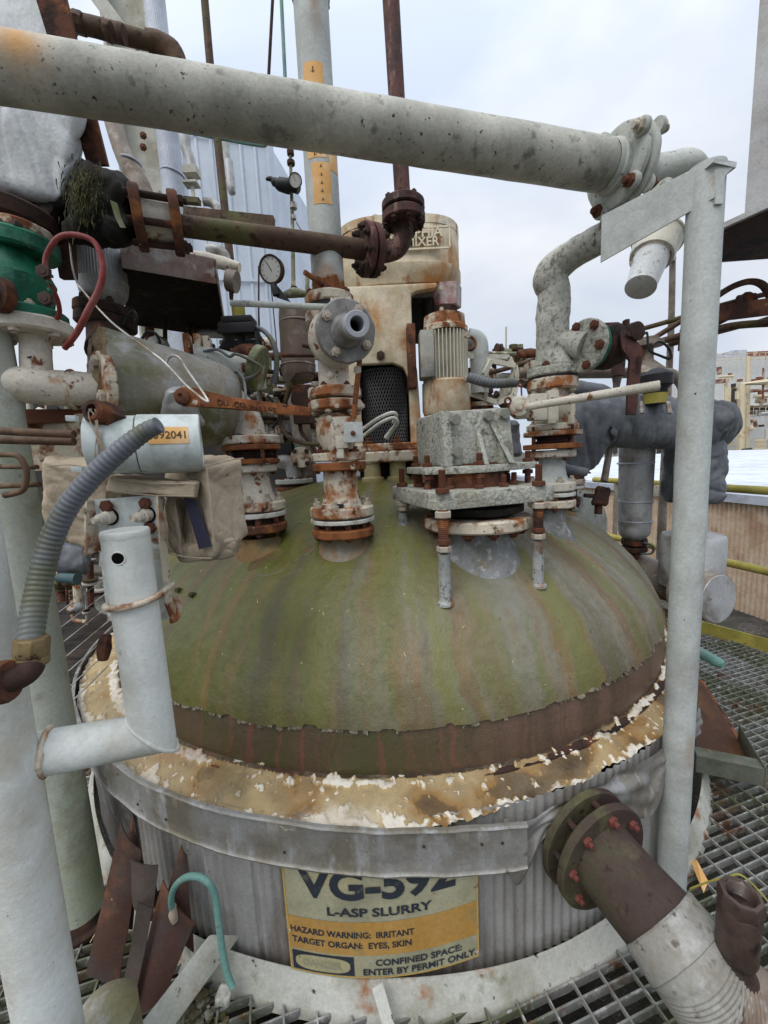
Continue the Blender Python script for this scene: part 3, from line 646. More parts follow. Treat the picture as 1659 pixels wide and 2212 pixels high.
def spatch(x0, x1, y0, y1, k, mt, name, par=None, n=24):
    mb = MB(); mb.grid(lambda a, b: sg(x0 + (x1 - x0) * a, y0 + (y1 - y0) * b, k), n, 4); return part(name, mb, M[mt], par or sign, sharp=80)
mb = MB(); mb.grid(lambda a, b: sg(.6 * a, .415 * b, 0), 40, 6); mb.grid(lambda a, b: sg(.6 * a, 0, -.004 * b), 40, 2); mb.grid(lambda a, b: sg(0, .415 * a, -.004 * b), 6, 2); mb.grid(lambda a, b: sg(.6, .415 * a, -.004 * b), 6, 2)
pn = part('panel', mb, M['signp'], sign, sharp=80)
mb = MB()
for x0, x1, y0, y1 in ((0, .005, 0, .415), (.595, .6, 0, .415), (0.005, .595, 0, .005), (0.005, .595, .41, .415)): mb.grid(lambda a, b: sg(x0 + (x1 - x0) * a, y0 + (y1 - y0) * b, .0012), 30, 4)
part('painted_rim', mb, M['signr'], pn, sharp=80)
spatch(.005, .595, .085, .205, .0015, 'signo', 'orange_band')
def stext(txt, x0, x1, y0, cap, bold=.012, mt='signb', name='lettering', k=.003):
    t = MB(); textmesh(t, txt, lambda x, y, z: Vector((x, y, z)), 1.0, bold); xs = [v.x for v in t.v]; ys = [v.y for v in t.v]
    a, b, c = min(xs), max(xs), max(v.y for v in t.v)
    mb = MB(); mb.f = t.f; mb.v = [sg(x0 + (v.x - a) / (b - a) * (x1 - x0), y0 + v.y / .73 * cap, k) for v in t.v]
    part(name, mb, M[mt], sign, sharp=80)
stext('VG-592', .047, .530, .290, .100, .035)
stext('L-ASP SLURRY', .135, .457, .228, .030, .030)
stext('HAZARD WARNING:  IRRITANT', .012, .400, .150, .022, .028)
stext('TARGET ORGAN:  EYES, SKIN', .014, .390, .112, .022, .028)
stext('CONFINED SPACE:', .276, .545, .048, .023, .028)
stext('ENTER BY PERMIT ONLY.', .236, .592, .014, .023, .028)
bx = spatch(.010, .208, .008, .078, .0018, 'signb', 'danger_box')
mb = MB()
cc = len(mb.v); mb.v.append(sg(.108, .043, .0030))
for i in range(48): t = 2 * math.pi * i / 48; ex = math.copysign(abs(math.cos(t))**.6, math.cos(t)); ey = math.copysign(abs(math.sin(t))**.75, math.sin(t)); mb.v.append(sg(.108 + ex * .088, .043 + ey * .028, .0030))
for i in range(48): mb.f.append((0, 1 + i, 1 + (i + 1) % 48))
part('oval', mb, M['signp'], bx, sharp=80)
M['faint'] = mat('faint_red_ink', (.315, .30, .205), (), .5, bump=.02)
stext('DANGER', .045, .170, .030, .026, .035, 'faint', 'faded_lettering', .0042)
for x, y in ((.006, .405), (.594, .02), (.01, .15)): p = sg(x, y, .002); bolt(sign, p, (p - TC) * Vector((1, 1, 0)) if False else Vector((p.x - TX, p.y - TY, 0)), .005, 'nutgrey', 0, 'rivet')
Z = Vector((0, 0, 1)); X_ = Vector((1, 0, 0))
def V(*a): return Vector(a)
def zz(X, Y, py): return V(X, Y, zpy(X, Y, py))
def vlathe(name, parent, X, Y, rows, mt, seg=40, wob=(.0015, 25), **k):   # rows of (pixel y, radius px), top to bottom
    ps = [(zpy(X, Y, py), rp) for py, rp in rows]; c = V(X, Y, ps[-1][0]); pr = [(z - ps[-1][0], rm(V(X, Y, z), rp)) for z, rp in reversed(ps)]
    mb = MB(); mb.lathe(c, Z, pr, seg); return part(name, mb, M[mt], parent, wob=wob, **k)
def vflange(parent, X, Y, y0, y1, rp, mt, n=8, bs=6, bmt='nutrust', stub=.9, ph=.3, side=1, both=False, name='flange', bfr=.82, **k):
    za, zb = zpy(X, Y, y0), zpy(X, Y, y1); c = V(X, Y, (za + zb) / 2); r_ = rm(c, rp)
    return flange(parent, c, Z, r_, abs(za - zb), mt, n, rm(c, bs), bmt, stub, ph, both=both, name=name, side=side, bfr=bfr, **k)
def vstuds(parent, X, Y, y0, y1, rp, n, rr, mt='nutrust', ph=.3, name='stud'):
    za, zb = zpy(X, Y, y0), zpy(X, Y, y1)
    for i in range(n):
        t = ph + 2 * math.pi * i / n; r_ = rm(V(X, Y, za), rp); mb = MB(); p = V(X + math.cos(t) * r_, Y + math.sin(t) * r_, zb)
        mb.cyl(p, p + Z * (za - zb), rm(p, rr), seg=10); part(name, mb, M[mt], parent)
def ring_torus(mb, c, ax, r_, t, seg=40):
    a, u, v = frame(ax); pts = [c + u * math.cos(2 * math.pi * i / seg) * r_ + v * math.sin(2 * math.pi * i / seg) * r_ for i in range(seg + 1)]
    return mb.tube(pts, t, 8, caps=False)

# ------------------------------------------------------------------ stack b: sight tee, knife valve, spool (in front of the white riser)
X, Y = -.184, 1.723
t = thing('valve_stack', 'rust streaked cream valve stack with open grey nozzle facing out, second from left on dome', 'valve stack', V(X, Y, zpy(X, Y, 1155)))
vflange(t, X, Y, 1137, 1155, 67, 'orust', 8, 7, 'nutrust', .3, side=-1, name='backing_ring')
vstuds(t, X, Y, 1124, 1140, 54, 8, 7, 'nutrust')
vlathe('bellows', t, X, Y, [(1124, 45), (1130, 47), (1136, 44), (1140, 46)], 'drust')
vflange(t, X, Y, 1117, 1125, 68, 'gasket', 0, name='gasket')
f = vflange(t, X, Y, 1092, 1113, 68, 'rustcream', 8, 8.5, 'nutgrey', 1.1, ph=.15)
vlathe('spool', t, X, Y, [(1016, 35), (1024, 36), (1060, 37), (1078, 40), (1090, 44), (1094, 46)], 'rustcream')
mb = MB(); c = zz(X, Y, 1086); ring_torus(mb, c, Z, rm(c, 41), .004); part('strap', mb, M['gasket'], t)
mb = MB(); mb.box(zz(X, Y, 1087) + V(.0, -.10, 0), .035, .02, .016); part('strap_buckle', mb, M['black'], t, bev=.002)
vflange(t, X, Y, 999, 1016, 58, 'orust', 6, 6, 'nutrust', .2, side=-1, name='flange')
vflange(t, X, Y, 978, 996, 59, 'rustcream', 4, 9, 'nutrust', .8, ph=.8)
vlathe('valve_body', t, X, Y, [(895, 30), (905, 42), (925, 44), (950, 44), (965, 36), (978, 33)], 'rustcream', wob=(.006, 14))
mb = MB(); p = zz(X, Y, 948)
mb.box(p + V(.03, -.10, .02), .085, .06, .12); mb.box(p + V(.03, -.13, -.02), .05, .03, .05)
mb.box(p + V(.02, -.115, -.05), .03, .05, .07)
part('stem_bracket', mb, M['creamrust'], t, bev=.006)
mb = MB(); q = at(763, 934, 1.56); mb.box(q, .075, .02, .078, V(1, .1, 0)); pb = part('plate', mb, M['greywhite'], t, bev=.004); bolt(pb, q + V(0, -.012, -.004), V(0, -1, 0), .010, 'nutrust', .2)
for x, y in ((712, 905), (725, 942), (716, 967), (757, 963)): bolt(t, at(x, y, 1.60), V(-.1, -1, 0), .014, 'nutgrey', .1)
mb = MB(); tpx(mb, [(777, 777, 1.55, 5.5), (770, 840, 1.55, 6), (764, 905, 1.56, 6)], 12, 4); part('handle_rod', mb, M['orust'], t)
vflange(t, X, Y, 867, 889, 59, 'rustcream', 6, 8, 'nutgrey', .3, side=-1)
for x in (685, 728, 782): bolt(t, at(x, 877, 1.56), V((x - 722) / 90, -1, 0), .010, 'nutgrey', .1)
vflange(t, X, Y, 840, 862, 59, 'rustcream', 6, 7, 'nutrust', .5, ph=.9)
vlathe('tee_body', t, X, Y, [(672, 30), (700, 33), (745, 34), (800, 34), (836, 34), (842, 36)], 'creamrust')
mb = MB(); p0 = zz(X, Y, 738); d = (at(771, 700, 1.36) - p0).normalized()
mb.lathe(p0 - d * .02, d, [(0, .075), (.06, .098), (.10, .112), (.13, .112), (.16, .085), (.20, .07)], 40); part('side_branch', mb, M['creamrust'], t, wob=(.002, 20))
pf0 = p0 + d * .205
flange(t, pf0, d, .105, .030, 'creamrust', 0)
gf = flange(t, pf0 + d * .034, d, .108, .030, 'steel', 4, .018, 'nutgrey', .35, ph=.55, bfr=.78); M['flgrey'] = mat('grey_zinc_flange', (.20, .19, .18), [((.29, .28, .27), 14, .55, .07), ((.13, .09, .07), 20, .62, .05)], .6, .3, bs=60); gf.data.materials[0] = M['flgrey']
mb = MB(); b0 = pf0 + d * .055; mb.lathe(b0, d, [(0, .060), (.015, .052), (.05, .043), (.11, .041), (.112, .040), (.112, .024), (.03, .023), (.03, .001)], 40, caps=False)
part('nozzle_hub', mb, M['flgrey'], t)
mb = MB(); mb.lathe(b0 + d * .1, d, [(.0, .024), (.0, .0425), (.030, .0425), (.033, .040), (.033, .026), (.030, .0235), (-.06, .0235), (-.06, .001)], 48, caps=False); part('liner', mb, M['pvc'], t)
mb = MB(); mb.lathe(b0 + d * .05, d, [(0, .0232), (.001, .001)], 24, caps=False); part('bore', mb, M['void'], t)
vflange(t, X, Y, 677, 703, 56, 'rustcream', 4, 10, 'nutdark', .5, ph=.9, side=-1)
vlathe('gasket', t, X, Y, [(664, 50), (677, 50)], 'black')
mb = MB(); tpx(mb, [(498, 655, 1.62, 7), (560, 657, 1.62, 7), (640, 661, 1.60, 7), (722, 664, 1.56, 7)], 16, 3); part('lever_arm', mb, M['whitegrey'], t)
mb = MB(); mb.box(at(738, 662, 1.54), .075, .06, .045); part('lever_clamp', mb, M['creamrust'], t, bev=.005)
mb = MB(); q = at(771, 838, 1.58); bolt(t, at(772, 800, 1.55), V(.1, -1, 0), .016, 'nutgrey', .1)
bolt(t, at(715, 812, 1.56), V(-.3, -1, 0), .016, 'nutgrey', .2)
# white riser above it, with orange marker labels
t = thing('riser_pipe', 'tall white riser pipe with orange arrow labels rising behind the white overhead pipe', 'pipe', V(X, Y, zpy(X, Y, 664)))
vflange(t, X, Y, 642, 664, 56, 'rustcream', 6, 9, 'nutrust', .4, ph=.5)
zb, ztp = zpy(X, Y, 645), zpy(X, Y, -60); rr_ = .0655
def rustlow(a, b): th = a * 2 * math.pi; z = zb + (ztp - zb) * b; return V(X + math.cos(th) * rr_, Y + math.sin(th) * rr_, z)
mb = MB(); mb.grid(rustlow, 48, 80, True); mcopy('greywhite', 'riserp'); lz = base_of(t); stain(M['riserp'], (-.01, -.05, zb + .03 - lz.z), .11, (.30, .13, .055), .6); stain(M['riserp'], (.02, -.06, ztp - .10 - lz.z), .10, (.30, .18, .10), .8, (3, 1, .5)); part('pipe', mb, M['riserp'], t, sharp=60)
mb = MB(); mb.grid(lambda a, b: V(X + math.cos(a * 6.2832) * (rr_ + .0015), Y + math.sin(a * 6.2832) * (rr_ + .0015), zb + b * (.055 + .03 * noise.noise(V(math.cos(a * 6.28) * 2, math.sin(a * 6.28) * 2, 3)) + .012 * noise.noise(V(math.cos(a * 6.28) * 12, math.sin(a * 6.28) * 12, 3)))), 96, 6, True); part('rusted_foot', mb, M['orust'], t, sharp=60)
mb = MB(); tpx(mb, [(658, 588, 1.56, 6), (680, 603, 1.60, 6), (700, 618, 1.66, 6)], 12, 2); part('stub', mb, M['rust'], t)
vflange(t, X, Y, -30, 2, 55, 'rustcream', 4, 10, 'nutrust', .5, side=-1)
def plabel(y0, y1, a0, a1, txt=None, arrows=0):
    z1, z0 = zpy(X, Y, y0), zpy(X, Y, y1); mb = MB()
    f = lambda u, v, k=.001: V(X + math.sin(R(a0 + (a1 - a0) * u)) * (rr_ + k), Y - math.cos(R(a0 + (a1 - a0) * u)) * (rr_ + k), z0 + (z1 - z0) * v)
    mb.grid(f, 12, 3); o = part('marker_label', mb, M['orangelabel'], t, sharp=80)
    mb = MB(); n = arrows
    for i in range(n):
        v = (i + .5) / n; h = .035
        for q in ([(.47, v - h), (.53, v - h), (.53, v + h), (.47, v + h)], [(.36, v - h * .2), (.5, v - h), (.64, v - h * .2), (.5, v - h * .65)]):
            k = len(mb.v); mb.v += [f(a, b, .0018) for a, b in q]; mb.f.append(tuple(range(k, k + len(q))))
    if n: part('arrows', mb, M['ink'], o)
    if txt:
        tm = MB(); textmesh(tm, txt, lambda x, y, z: V(x, y, z), 1, .01); mb = MB(); mb.f = tm.f
        mb.v = [f(.75 - v.y * .55, .08 + v.x * .28, .002) for v in tm.v]; part('lettering', mb, M['ink'], o)
plabel(168, 345, -34, 32, None, 5); plabel(500 - 430 + 520, 610 - 0, 0, 0) if False else None
plabel(585 - 0 - 255, 366, -38, 26, 'T/S'); plabel(318, 388, 34, 75); plabel(376, 462, -26, 38, None, 5)

# ------------------------------------------------------------------ stack a: expansion joint and spool, left
X, Y = -.596, 1.843
t = thing('bellows_stack', 'pale stained pipe spool with rubber bellows beside the tan padding, leftmost on dome', 'pipe stack', V(X, Y, zpy(X, Y, 1150)))
vflange(t, X, Y, 1128, 1146, 61, 'rust', 8, 8, 'nutdark', .5, side=-1, name='backing_ring')
vstuds(t, X, Y, 1112, 1132, 50, 8, 7, 'nutrust'); vlathe('joint', t, X, Y, [(1116, 42), (1128, 44)], 'drust')
vflange(t, X, Y, 1104, 1114, 62, 'gasket', 0, name='gasket'); vflange(t, X, Y, 1082, 1101, 62, 'rustcream', 8, 9, 'nutgrey', 1.2, ph=.0)
vlathe('spool', t, X, Y, [(1020, 31), (1050, 33), (1068, 37), (1082, 44)], 'creamrust')
vflange(t, X, Y, 1004, 1020, 50, 'creamrust', 4, 6, 'nutrust', .4, side=-1)
vflange(t, X, Y, 992, 1002, 58, 'orust', 0, name='clamp_plate')
vlathe('bellows', t, X, Y, [(973, 40), (977, 46), (981, 41), (985, 47), (989, 42), (993, 46)], 'drust')
vflange(t, X, Y, 962, 973, 62, 'orust', 0, name='clamp_plate')
vstuds(t, X, Y, 960, 1004, 55, 4, 5, 'nutrust', .7, 'tie_rod')
vflange(t, X, Y, 943, 960, 62, 'creamrust', 4, 9, 'nutgrey', .6, ph=.9)
mb = MB(); tpx(mb, [(536, 946, 1.86, 40), (528, 915, 1.86, 40), (505, 880, 1.87, 42), (470, 862, 1.88, 46)], 32, 6); part('elbow', mb, M['creamrust'], t, wob=(.003, 12))
mb = MB(); tpx(mb, [(497, 945, 1.76, 1.5), (520, 938, 1.75, 1.6), (540, 948, 1.75, 1.6), (557, 975, 1.76, 1.6), (552, 1000, 1.76, 1.5)], 6); part('bond_wire', mb, M['black'], t)

# ------------------------------------------------------------------ stack d: ball valve stack, right, and the lagged pipe above it
X, Y = .863, 2.009
t = thing('ball_valve_stack', 'cream flanged valve with long straight handle bar on right of dome', 'valve stack', V(X, Y, zpy(X, Y, 1097)))
vflange(t, X, Y, 1078, 1094, 50, 'rustcream', 6, 7, 'nutrust', .4, side=-1, name='backing_ring')
vstuds(t, X, Y, 1066, 1082, 42, 6, 6, 'nutrust'); vlathe('joint', t, X, Y, [(1066, 34), (1080, 34)], 'drust')
vflange(t, X, Y, 1062, 1070, 50, 'gasket', 0, name='gasket'); vflange(t, X, Y, 1040, 1059, 50, 'creamrust', 6, 8, 'nutgrey', .8, ph=.5)
vlathe('spool', t, X, Y, [(988, 29), (1010, 28), (1028, 31), (1036, 36), (1042, 42)], 'greywhite')
vflange(t, X, Y, 972, 988, 50, 'creamrust', 4, 6, 'nutrust', .5, side=-1)
f1 = vflange(t, X, Y, 959, 970, 62, 'orust', 0, name='clamp_plate'); vlathe('bellows', t, X, Y, [(940, 32), (945, 35), (950, 32), (955, 35), (960, 33)], 'drust')
f1 = vflange(t, X, Y, 932, 942, 62, 'rustcream', 0, name='clamp_plate')
vstuds(t, X, Y, 922, 972, 55, 4, 4, 'nutrust', .4, 'tie_rod')
vflange(t, X, Y, 917, 931, 55, 'creamrust', 4, 8, 'nutgrey', .7, ph=.8)
vlathe('valve_body', t, X, Y, [(838, 34), (856, 34), (868, 46), (890, 48), (902, 44), (917, 34)], 'creamrust', wob=(.006, 15))
mb = MB(); p = at(1160, 880, 1.86); mb.box(p, .08, .05, .12); mb.box(at(1192, 880, 1.86), .05, .04, .15); mb.box(at(1228, 885, 1.9), .02, .10, .14); mb.box(at(1140, 897, 1.86), .12, .05, .03); part('bonnet', mb, M['creamrust'], t, bev=.010, wob=(.003, 20))
mb = MB(); p = at(1122, 880, 1.84); mb.lathe(p, V(-.35, -1, 0), [(-.05, .05), (.02, .05), (.035, .04), (.04, .018), (.05, .016)], 28); part('stem_boss', mb, M['creamrust'], t)
mb = MB(); tpx(mb, [(1136, 880, 1.80, 8), (1180, 872, 1.76, 8.5), (1260, 859, 1.70, 10), (1340, 846, 1.65, 11), (1424, 833, 1.60, 12.5)], 18, 3); hb = part('handle_bar', mb, M['creamrust'], t)
for i, (x, y) in enumerate(((1125, 828), (1097, 866))):
    mb = MB(); ring_torus(mb, at(x, y, 1.82), V(.2, -1, .1), rm(at(x, y, 1.82), 7), .005, 20); tpx(mb, [(x + 1, y + 8, 1.82, 2), (x + 2, y + 30, 1.82, 2)], 6, 1); part('eye_pin', mb, M['rust'], t)
vflange(t, X, Y, 819, 845, 54, 'rustcream', 6, 8, 'nutgrey', .4, side=-1, ph=.2)
vlathe('gasket', t, X, Y, [(815, 52), (820, 52)], 'black')
t = thing('lagged_riser', 'lumpy white lagged riser with elbow, stained grey by lichen, above the long handle valve', 'pipe', V(X, Y, zpy(X, Y, 815)))
vflange(t, X, Y, 797, 815, 56, 'lichen', 4, 9, 'nutrust', .4, ph=.7)
vflange(t, X, Y, 790, 798, 50, 'lichen', 0)
rows = [(1183, 792, 36), (1183, 765, 31), (1184, 740, 31), (1185, 700, 30), (1184, 680, 31), (1184, 655, 30), (1184, 625, 31), (1188, 600, 33), (1204, 575, 33), (1232, 553, 31), (1266, 533, 29), (1300, 515, 29), (1345, 490, 30), (1400, 455, 31), (1450, 415, 32)]
pts = [V(X, Y, zpy(X, Y, r_[1])) if r_[1] > 610 else at(r_[0], r_[1], Y - .0 - max(0, (r_[0] - 1200) / 250 * .42)) for r_ in rows]
mb = MB(); mb.tube(pts, [rm(p, r_[2]) * 1.17 for p, r_ in zip(pts, rows)], 36, 6); part('lagging', mb, M['lagg'], t, wob=(.010, 7), sharp=60)
p = zz(X, Y, 735); q = at(1262, 748, 1.90); mb = MB(); mb.tube([p, p.lerp(q, .6), q], [rm(p, 27), rm(p, 26), rm(q, 32)], 28, 5); part('branch', mb, M['lagg'], t, wob=(.005, 12))
dq = (q - p).normalized(); dq = V(1, .45, -.03).normalized(); flange(t, q, dq, rm(q, 60), .028, 'lichen', 6, .021, 'nutrust', .2, side=-1, ph=.2)
# plug valve on the branch
t = thing('plug_valve', 'dark rusty plug valve with cranked handle hanging beside the lichen stained white riser', 'valve', q)
flange(t, q + dq * .03, dq, rm(q, 56), .022, 'green', 0)
mb = MB(); c = at(1308, 738, 1.98); mb.lathe(q + dq * .03, dq, [(0, .07), (.05, .075), (.06, .095), (.13, .095), (.15, .08)], 28); mb.sphere(at(1318, 746, 1.95), rm(c, 46), (1, 1, 1.05)); part('body', mb, M['drust'], t, wob=(.006, 18))
mb = MB(); mb.box(at(1300, 712, 1.97), .11, .10, .035); mb.box(at(1352, 703, 1.9), .02, .03, .05); mb.box(at(1285, 740, 1.92), .03, .05, .10); part('gland', mb, M['drust'], t, bev=.005)
flange(t, at(1325, 748, 2.0), dq, rm(c, 38), .03, 'drust', 6, .012, 'nutdark', .5)
hd = V(.3, -1, 0).normalized(); mb = MB(); mb.lathe(at(1357, 722, 1.86), hd, [(-.04, .03), (.025, .042), (.05, .040), (.055, .022)], 24); part('stem', mb, M['drust'], t)
mb = MB(); mb.slab([at(x, y, 1.82) for x, y in ((1340, 718), (1349, 709), (1365, 710), (1374, 733), (1388, 752), (1388, 775), (1382, 830), (1375, 896), (1355, 896), (1357, 830), (1361, 778), (1343, 750))], V(.006, .026, 0))
hn = part('handle', mb, M['rust'], t, bev=.003); hn.data.materials[0] = M['maroon']
bolt(hn, at(1358, 722, 1.815), V(0, -1, 0), .014, 'nutdark', 0, spin=.2)
def emboss(txt, p0, ux, uy, size, parent, mt, ext=.0015, bold=.01, name='lettering'):
    mb = MB(); n_ = ux.cross(uy).normalized(); textmesh(mb, txt, lambda x, y, z: p0 + ux * (x * size) + uy * (y * size) + n_ * (z * size), 1, bold, ext / size); return part(name, mb, M[mt], parent)
emboss('DURCO', at(1376, 768, 1.812), V(-.03, 0, -1), V(1, 0, -.03), .022, hn, 'drust')
t = thing('lagged_branch', 'quilted grey fabric covered pipe with elbow running right behind the post', 'insulated pipe', at(1245, 1030, 2.42))
P_ = [(a_, b_, c_, d_ * 1.22) for a_, b_, c_, d_ in [(1238, 1012, 2.40, 30), (1250, 985, 2.40, 38), (1258, 950, 2.40, 48), (1275, 915, 2.40, 52), (1310, 905, 2.42, 50), (1350, 908, 2.46, 50), (1382, 911, 2.48, 51), (1388, 911, 2.48, 46), (1395, 912, 2.48, 51), (1440, 915, 2.5, 50), (1448, 916, 2.5, 45), (1455, 916, 2.5, 50), (1520, 920, 2.55, 50), (1550, 918, 2.6, 44), (1562, 917, 2.6, 25)]]
mb = MB(); tpx(mb, P_, 110, 20); part('quilted_cover', mb, M['greyfab'], t, wob=(.022, 4), wsc=(1.7, 1, .6), sharp=80, crease=(.016, 4.2, (2.2, 1, .35)))
mb = MB(); tpx(mb, [(1228, 838, 2.45, 14), (1260, 838, 2.45, 17), (1300, 846, 2.45, 16), (1335, 856, 2.45, 12)], 20, 6); part('rolled_flap', mb, M['greyfab'], t, wob=(.010, 9))
mb = MB(); tpx(mb, [(1530, 900, 2.5, 34), (1545, 900, 2.45, 40), (1562, 908, 2.4, 36), (1566, 935, 2.4, 20)], 60, 16); part('cover_end', mb, M['greyfab'], t, wob=(.02, 7), sharp=80, crease=(.014, 6, (1.8, 1, .5)))
mb = MB(); tpx(mb, [(1502, 930, 2.6, 60), (1498, 1000, 2.6, 64), (1495, 1070, 2.6, 62), (1494, 1084, 2.6, 50)], 80, 24); part('drop_cover', mb, M['greyfab'], t, wob=(.012, 8), sharp=80, crease=(.013, 5, (.6, .6, 1.5)))
for x in (1238 + 0, 1385, 1444):
    if x > 1300:
        mb = MB(); tpx(mb, [(x - 2, 868, 2.22, 5), (x + 2, 893, 2.2, 6)], 10, 2); part('strap_buckle', mb, M['steel'], t)
mb = MB(); tpx(mb, [(1205, 1000, 2.2, 9), (1225, 1012, 2.15, 10), (1266, 1020, 2.15, 10)], 14, 5); part('hem', mb, M['greyfab'], t)
X, Y = EX, EY
t = thing('back_nozzle_flanges', 'rusty bolted flanges below the grey quilted elbow, behind the long handle valve', 'flange set', V(X, Y, zpy(X, Y, 1095)))
vflange(t, X, Y, 1074, 1088, 38, 'rust', 6, 7, 'nutrust', .4, side=-1, name='backing_ring'); vlathe('joint', t, X, Y, [(1050, 26), (1076, 26)], 'drust')
vflange(t, X, Y, 1048, 1054, 42, 'gasket', 0, name='gasket'); vflange(t, X, Y, 1034, 1046, 42, 'rustcream', 6, 7, 'nutrust', .6); vflange(t, X, Y, 1022, 1032, 40, 'rust', 6, 6, 'nutdark', .5)

# ------------------------------------------------------------------ white post with bracket plate, right
b0 = onz(1449, 1925, 0); tp = at(1527, 362, b0.y)
t = thing('pipe_support_post', 'tall white steel post with angled bracket plate carrying the flanged end of overhead pipe', 'post', b0)
mb = MB(); mb.tube([b0, b0.lerp(tp, .5), tp], [.0468, .0468, .0468], 40, 14); mcopy('greywhite', 'postp'); stain(M['postp'], (.0, -.047, .62), .11, (.33, .17, .08), .95, (3.6, 1, .8), .8, .75); stain(M['postp'], (.03, -.03, 1.22), .07, (.34, .20, .12), .9, (3.6, 1, .6), .6, .6); part('post', mb, M['postp'], t, sharp=60)
yr = b0.y - .053
A, B_, C_, D_ = at(1300, 470, 1.50), at(1546, 345, yr), at(1544, 426, yr), at(1298, 566, 1.50)
th = V(.35, .94, 0).normalized() * .008
mb = MB(); mb.slab([A, B_, C_, D_], th); mcopy('greywhite', 'platep'); stain(M['platep'], tuple(at(1412, 425, 1.40) - b0), .03, (.36, .15, .06), .9, (1, 1, .6), .8, .9); stain(M['platep'], tuple(at(1543, 385, yr) - b0), .022, (.36, .16, .07), .9, (1.5, 1, .6), .8, .8); part('bracket_plate', mb, M['platep'], t)
mb = MB(); mb.slab([A, B_, B_ + V(.03, .085, 0) , A + V(.03, .085, 0)], V(0, 0, .007)); part('top_leg', mb, M['greywhite'], t)
mb = MB(); mb.slab([at(1540, 350, yr - .01), at(1543, 341, yr - .01), at(1592, 350, yr + .005), at(1590, 362, yr + .0)], V(0, .11, .003)); mb.slab([at(1545, 350, yr), at(1590, 356, yr), at(1566, 380, yr), at(1562, 440, yr), at(1545, 440, yr)], V(0, .006, 0)); part('cap', mb, M['greywhite'], t)
# ------------------------------------------------------------------ big overhead pipe
p0, p1 = at(-70, 135, 1.10), at(1300, 358, 1.70); ax = (p1 - p0).normalized()
t = thing('overhead_pipe', 'large dirty white pipe crossing the top of the view to a bolted flange', 'pipe', p1)
mb = MB(); n = 24; r0, r1 = rm(at(0, 148, 1.13), 85), rm(p1, 57)
mb.tube([p0.lerp(p1, i / n) for i in range(n + 1)], [r0 + (r1 - r0) * i / n for i in range(n + 1)], 64)
M['bigpipe'] = mat('overhead_pipe_paint', (.50, .49, .43), [((.30, .295, .24), 6, .60, .09, (1, 1, .35)), ((.33, .325, .28), 4, .52, .10), ((.25, .25, .21), 2.5, .62, .07), ((.035, .033, .03), 52, .655, .02), ((.20, .20, .17), 16, .63, .05)], .6, bs=70, bump=.35)
tq = min(range(200), key=lambda i: abs((lambda d: d.dot(CR) / d.dot(CF) * FPX + 829.5 - 66)(p0.lerp(p1, i / 400) - C0))) / 400; aq = p0.lerp(p1, tq); eq = (C0 - aq); eq -= ax * eq.dot(ax); eq = (eq.normalized() * .80 + Z * .60).normalized(); q_ = aq + eq * r0 - p1; stain(M['bigpipe'], tuple(q_), .095, (.52, .27, .08), .8, (1, 1, 1), .35, .95); part('pipe', mb, M['bigpipe'], t, sharp=60, wob=(.0015, 9))
u_ = frame(ax)[1]
mb = MB(); cst = p0.lerp(p1, .135)      # old orange stain patch near the left end
M['stain'] = mat('orange_stain', (.45, .39, .28), [((.50, .27, .09), 3.2, .50, .14)], .6, bs=70)
fd = p1 + ax * .075; fr = rm(fd, 100)
mb = MB(); mb.lathe(fd, ax, [(-.07, r1 * .99), (-.045, r1 * 1.0), (-.04, r1 * 1.06), (-.03, r1 * 1.06), (-.024, r1 + .004), (-.01, r1 + .004)], 48, caps=False); part('weld_collar', mb, M['whitegrey'], t)
for k, (o_, rs) in enumerate(((0, .93), (.036, 1.0))):
    mb = MB(); mb.lathe(fd + ax * o_, ax, [(-.016, fr * rs * .55), (-.016, fr * rs * .9), (-.010, fr * rs * .98), (.0, fr * rs), (.010, fr * rs * .98), (.015, fr * rs * .9), (.015, fr * .5)], 64)
    fl = part('flange', mb, M['whitegrey'], t, wob=(.0025, 14))
_, fu, fv = frame(ax)
e1_ = C0 - fd; e1_ -= ax * e1_.dot(ax); e1_.normalize(); e2_ = ax.cross(e1_).normalized()
if e2_.z < 0: e2_ = -e2_
for ph_, fr2, sd_ in ((-12, .86, -1), (62, .9, -1), (-80, .92, -1), (150, .9, -1), (62, .95, 1), (-12, .9, 1)):
    o_ = (e1_ * math.cos(R(ph_)) + e2_ * math.sin(R(ph_))) * fr * fr2
    q_ = fd + o_ + ax * (-.016 if sd_ < 0 else .052)
    mb = MB(); mb.lathe(q_, ax * sd_, [(-.01, .030), (.004, .031), (.010, .027), (.012, .02)], 18); lug = part('bolt_lug', mb, M['whitegrey'], fl, wob=(.002, 30)); bolt(lug, q_ + ax * sd_ * .010, ax * sd_, .0235, 'nutgrey' if ph_ > 20 else 'nutrust', .75)
e0 = fd + ax * .05
mb = MB(); mb.tube([e0, e0 + ax * .06, e0 + ax * .13, at(1478, 362, 1.78), at(1500, 385, 1.86), at(1480, 420, 1.9)], [rm(e0, 41), rm(e0, 44), rm(e0, 42), rm(e0, 40), rm(e0, 38), rm(e0, 36)], 36, 6); part('elbow', mb, M['whitegrey'], t, wob=(.003, 12))

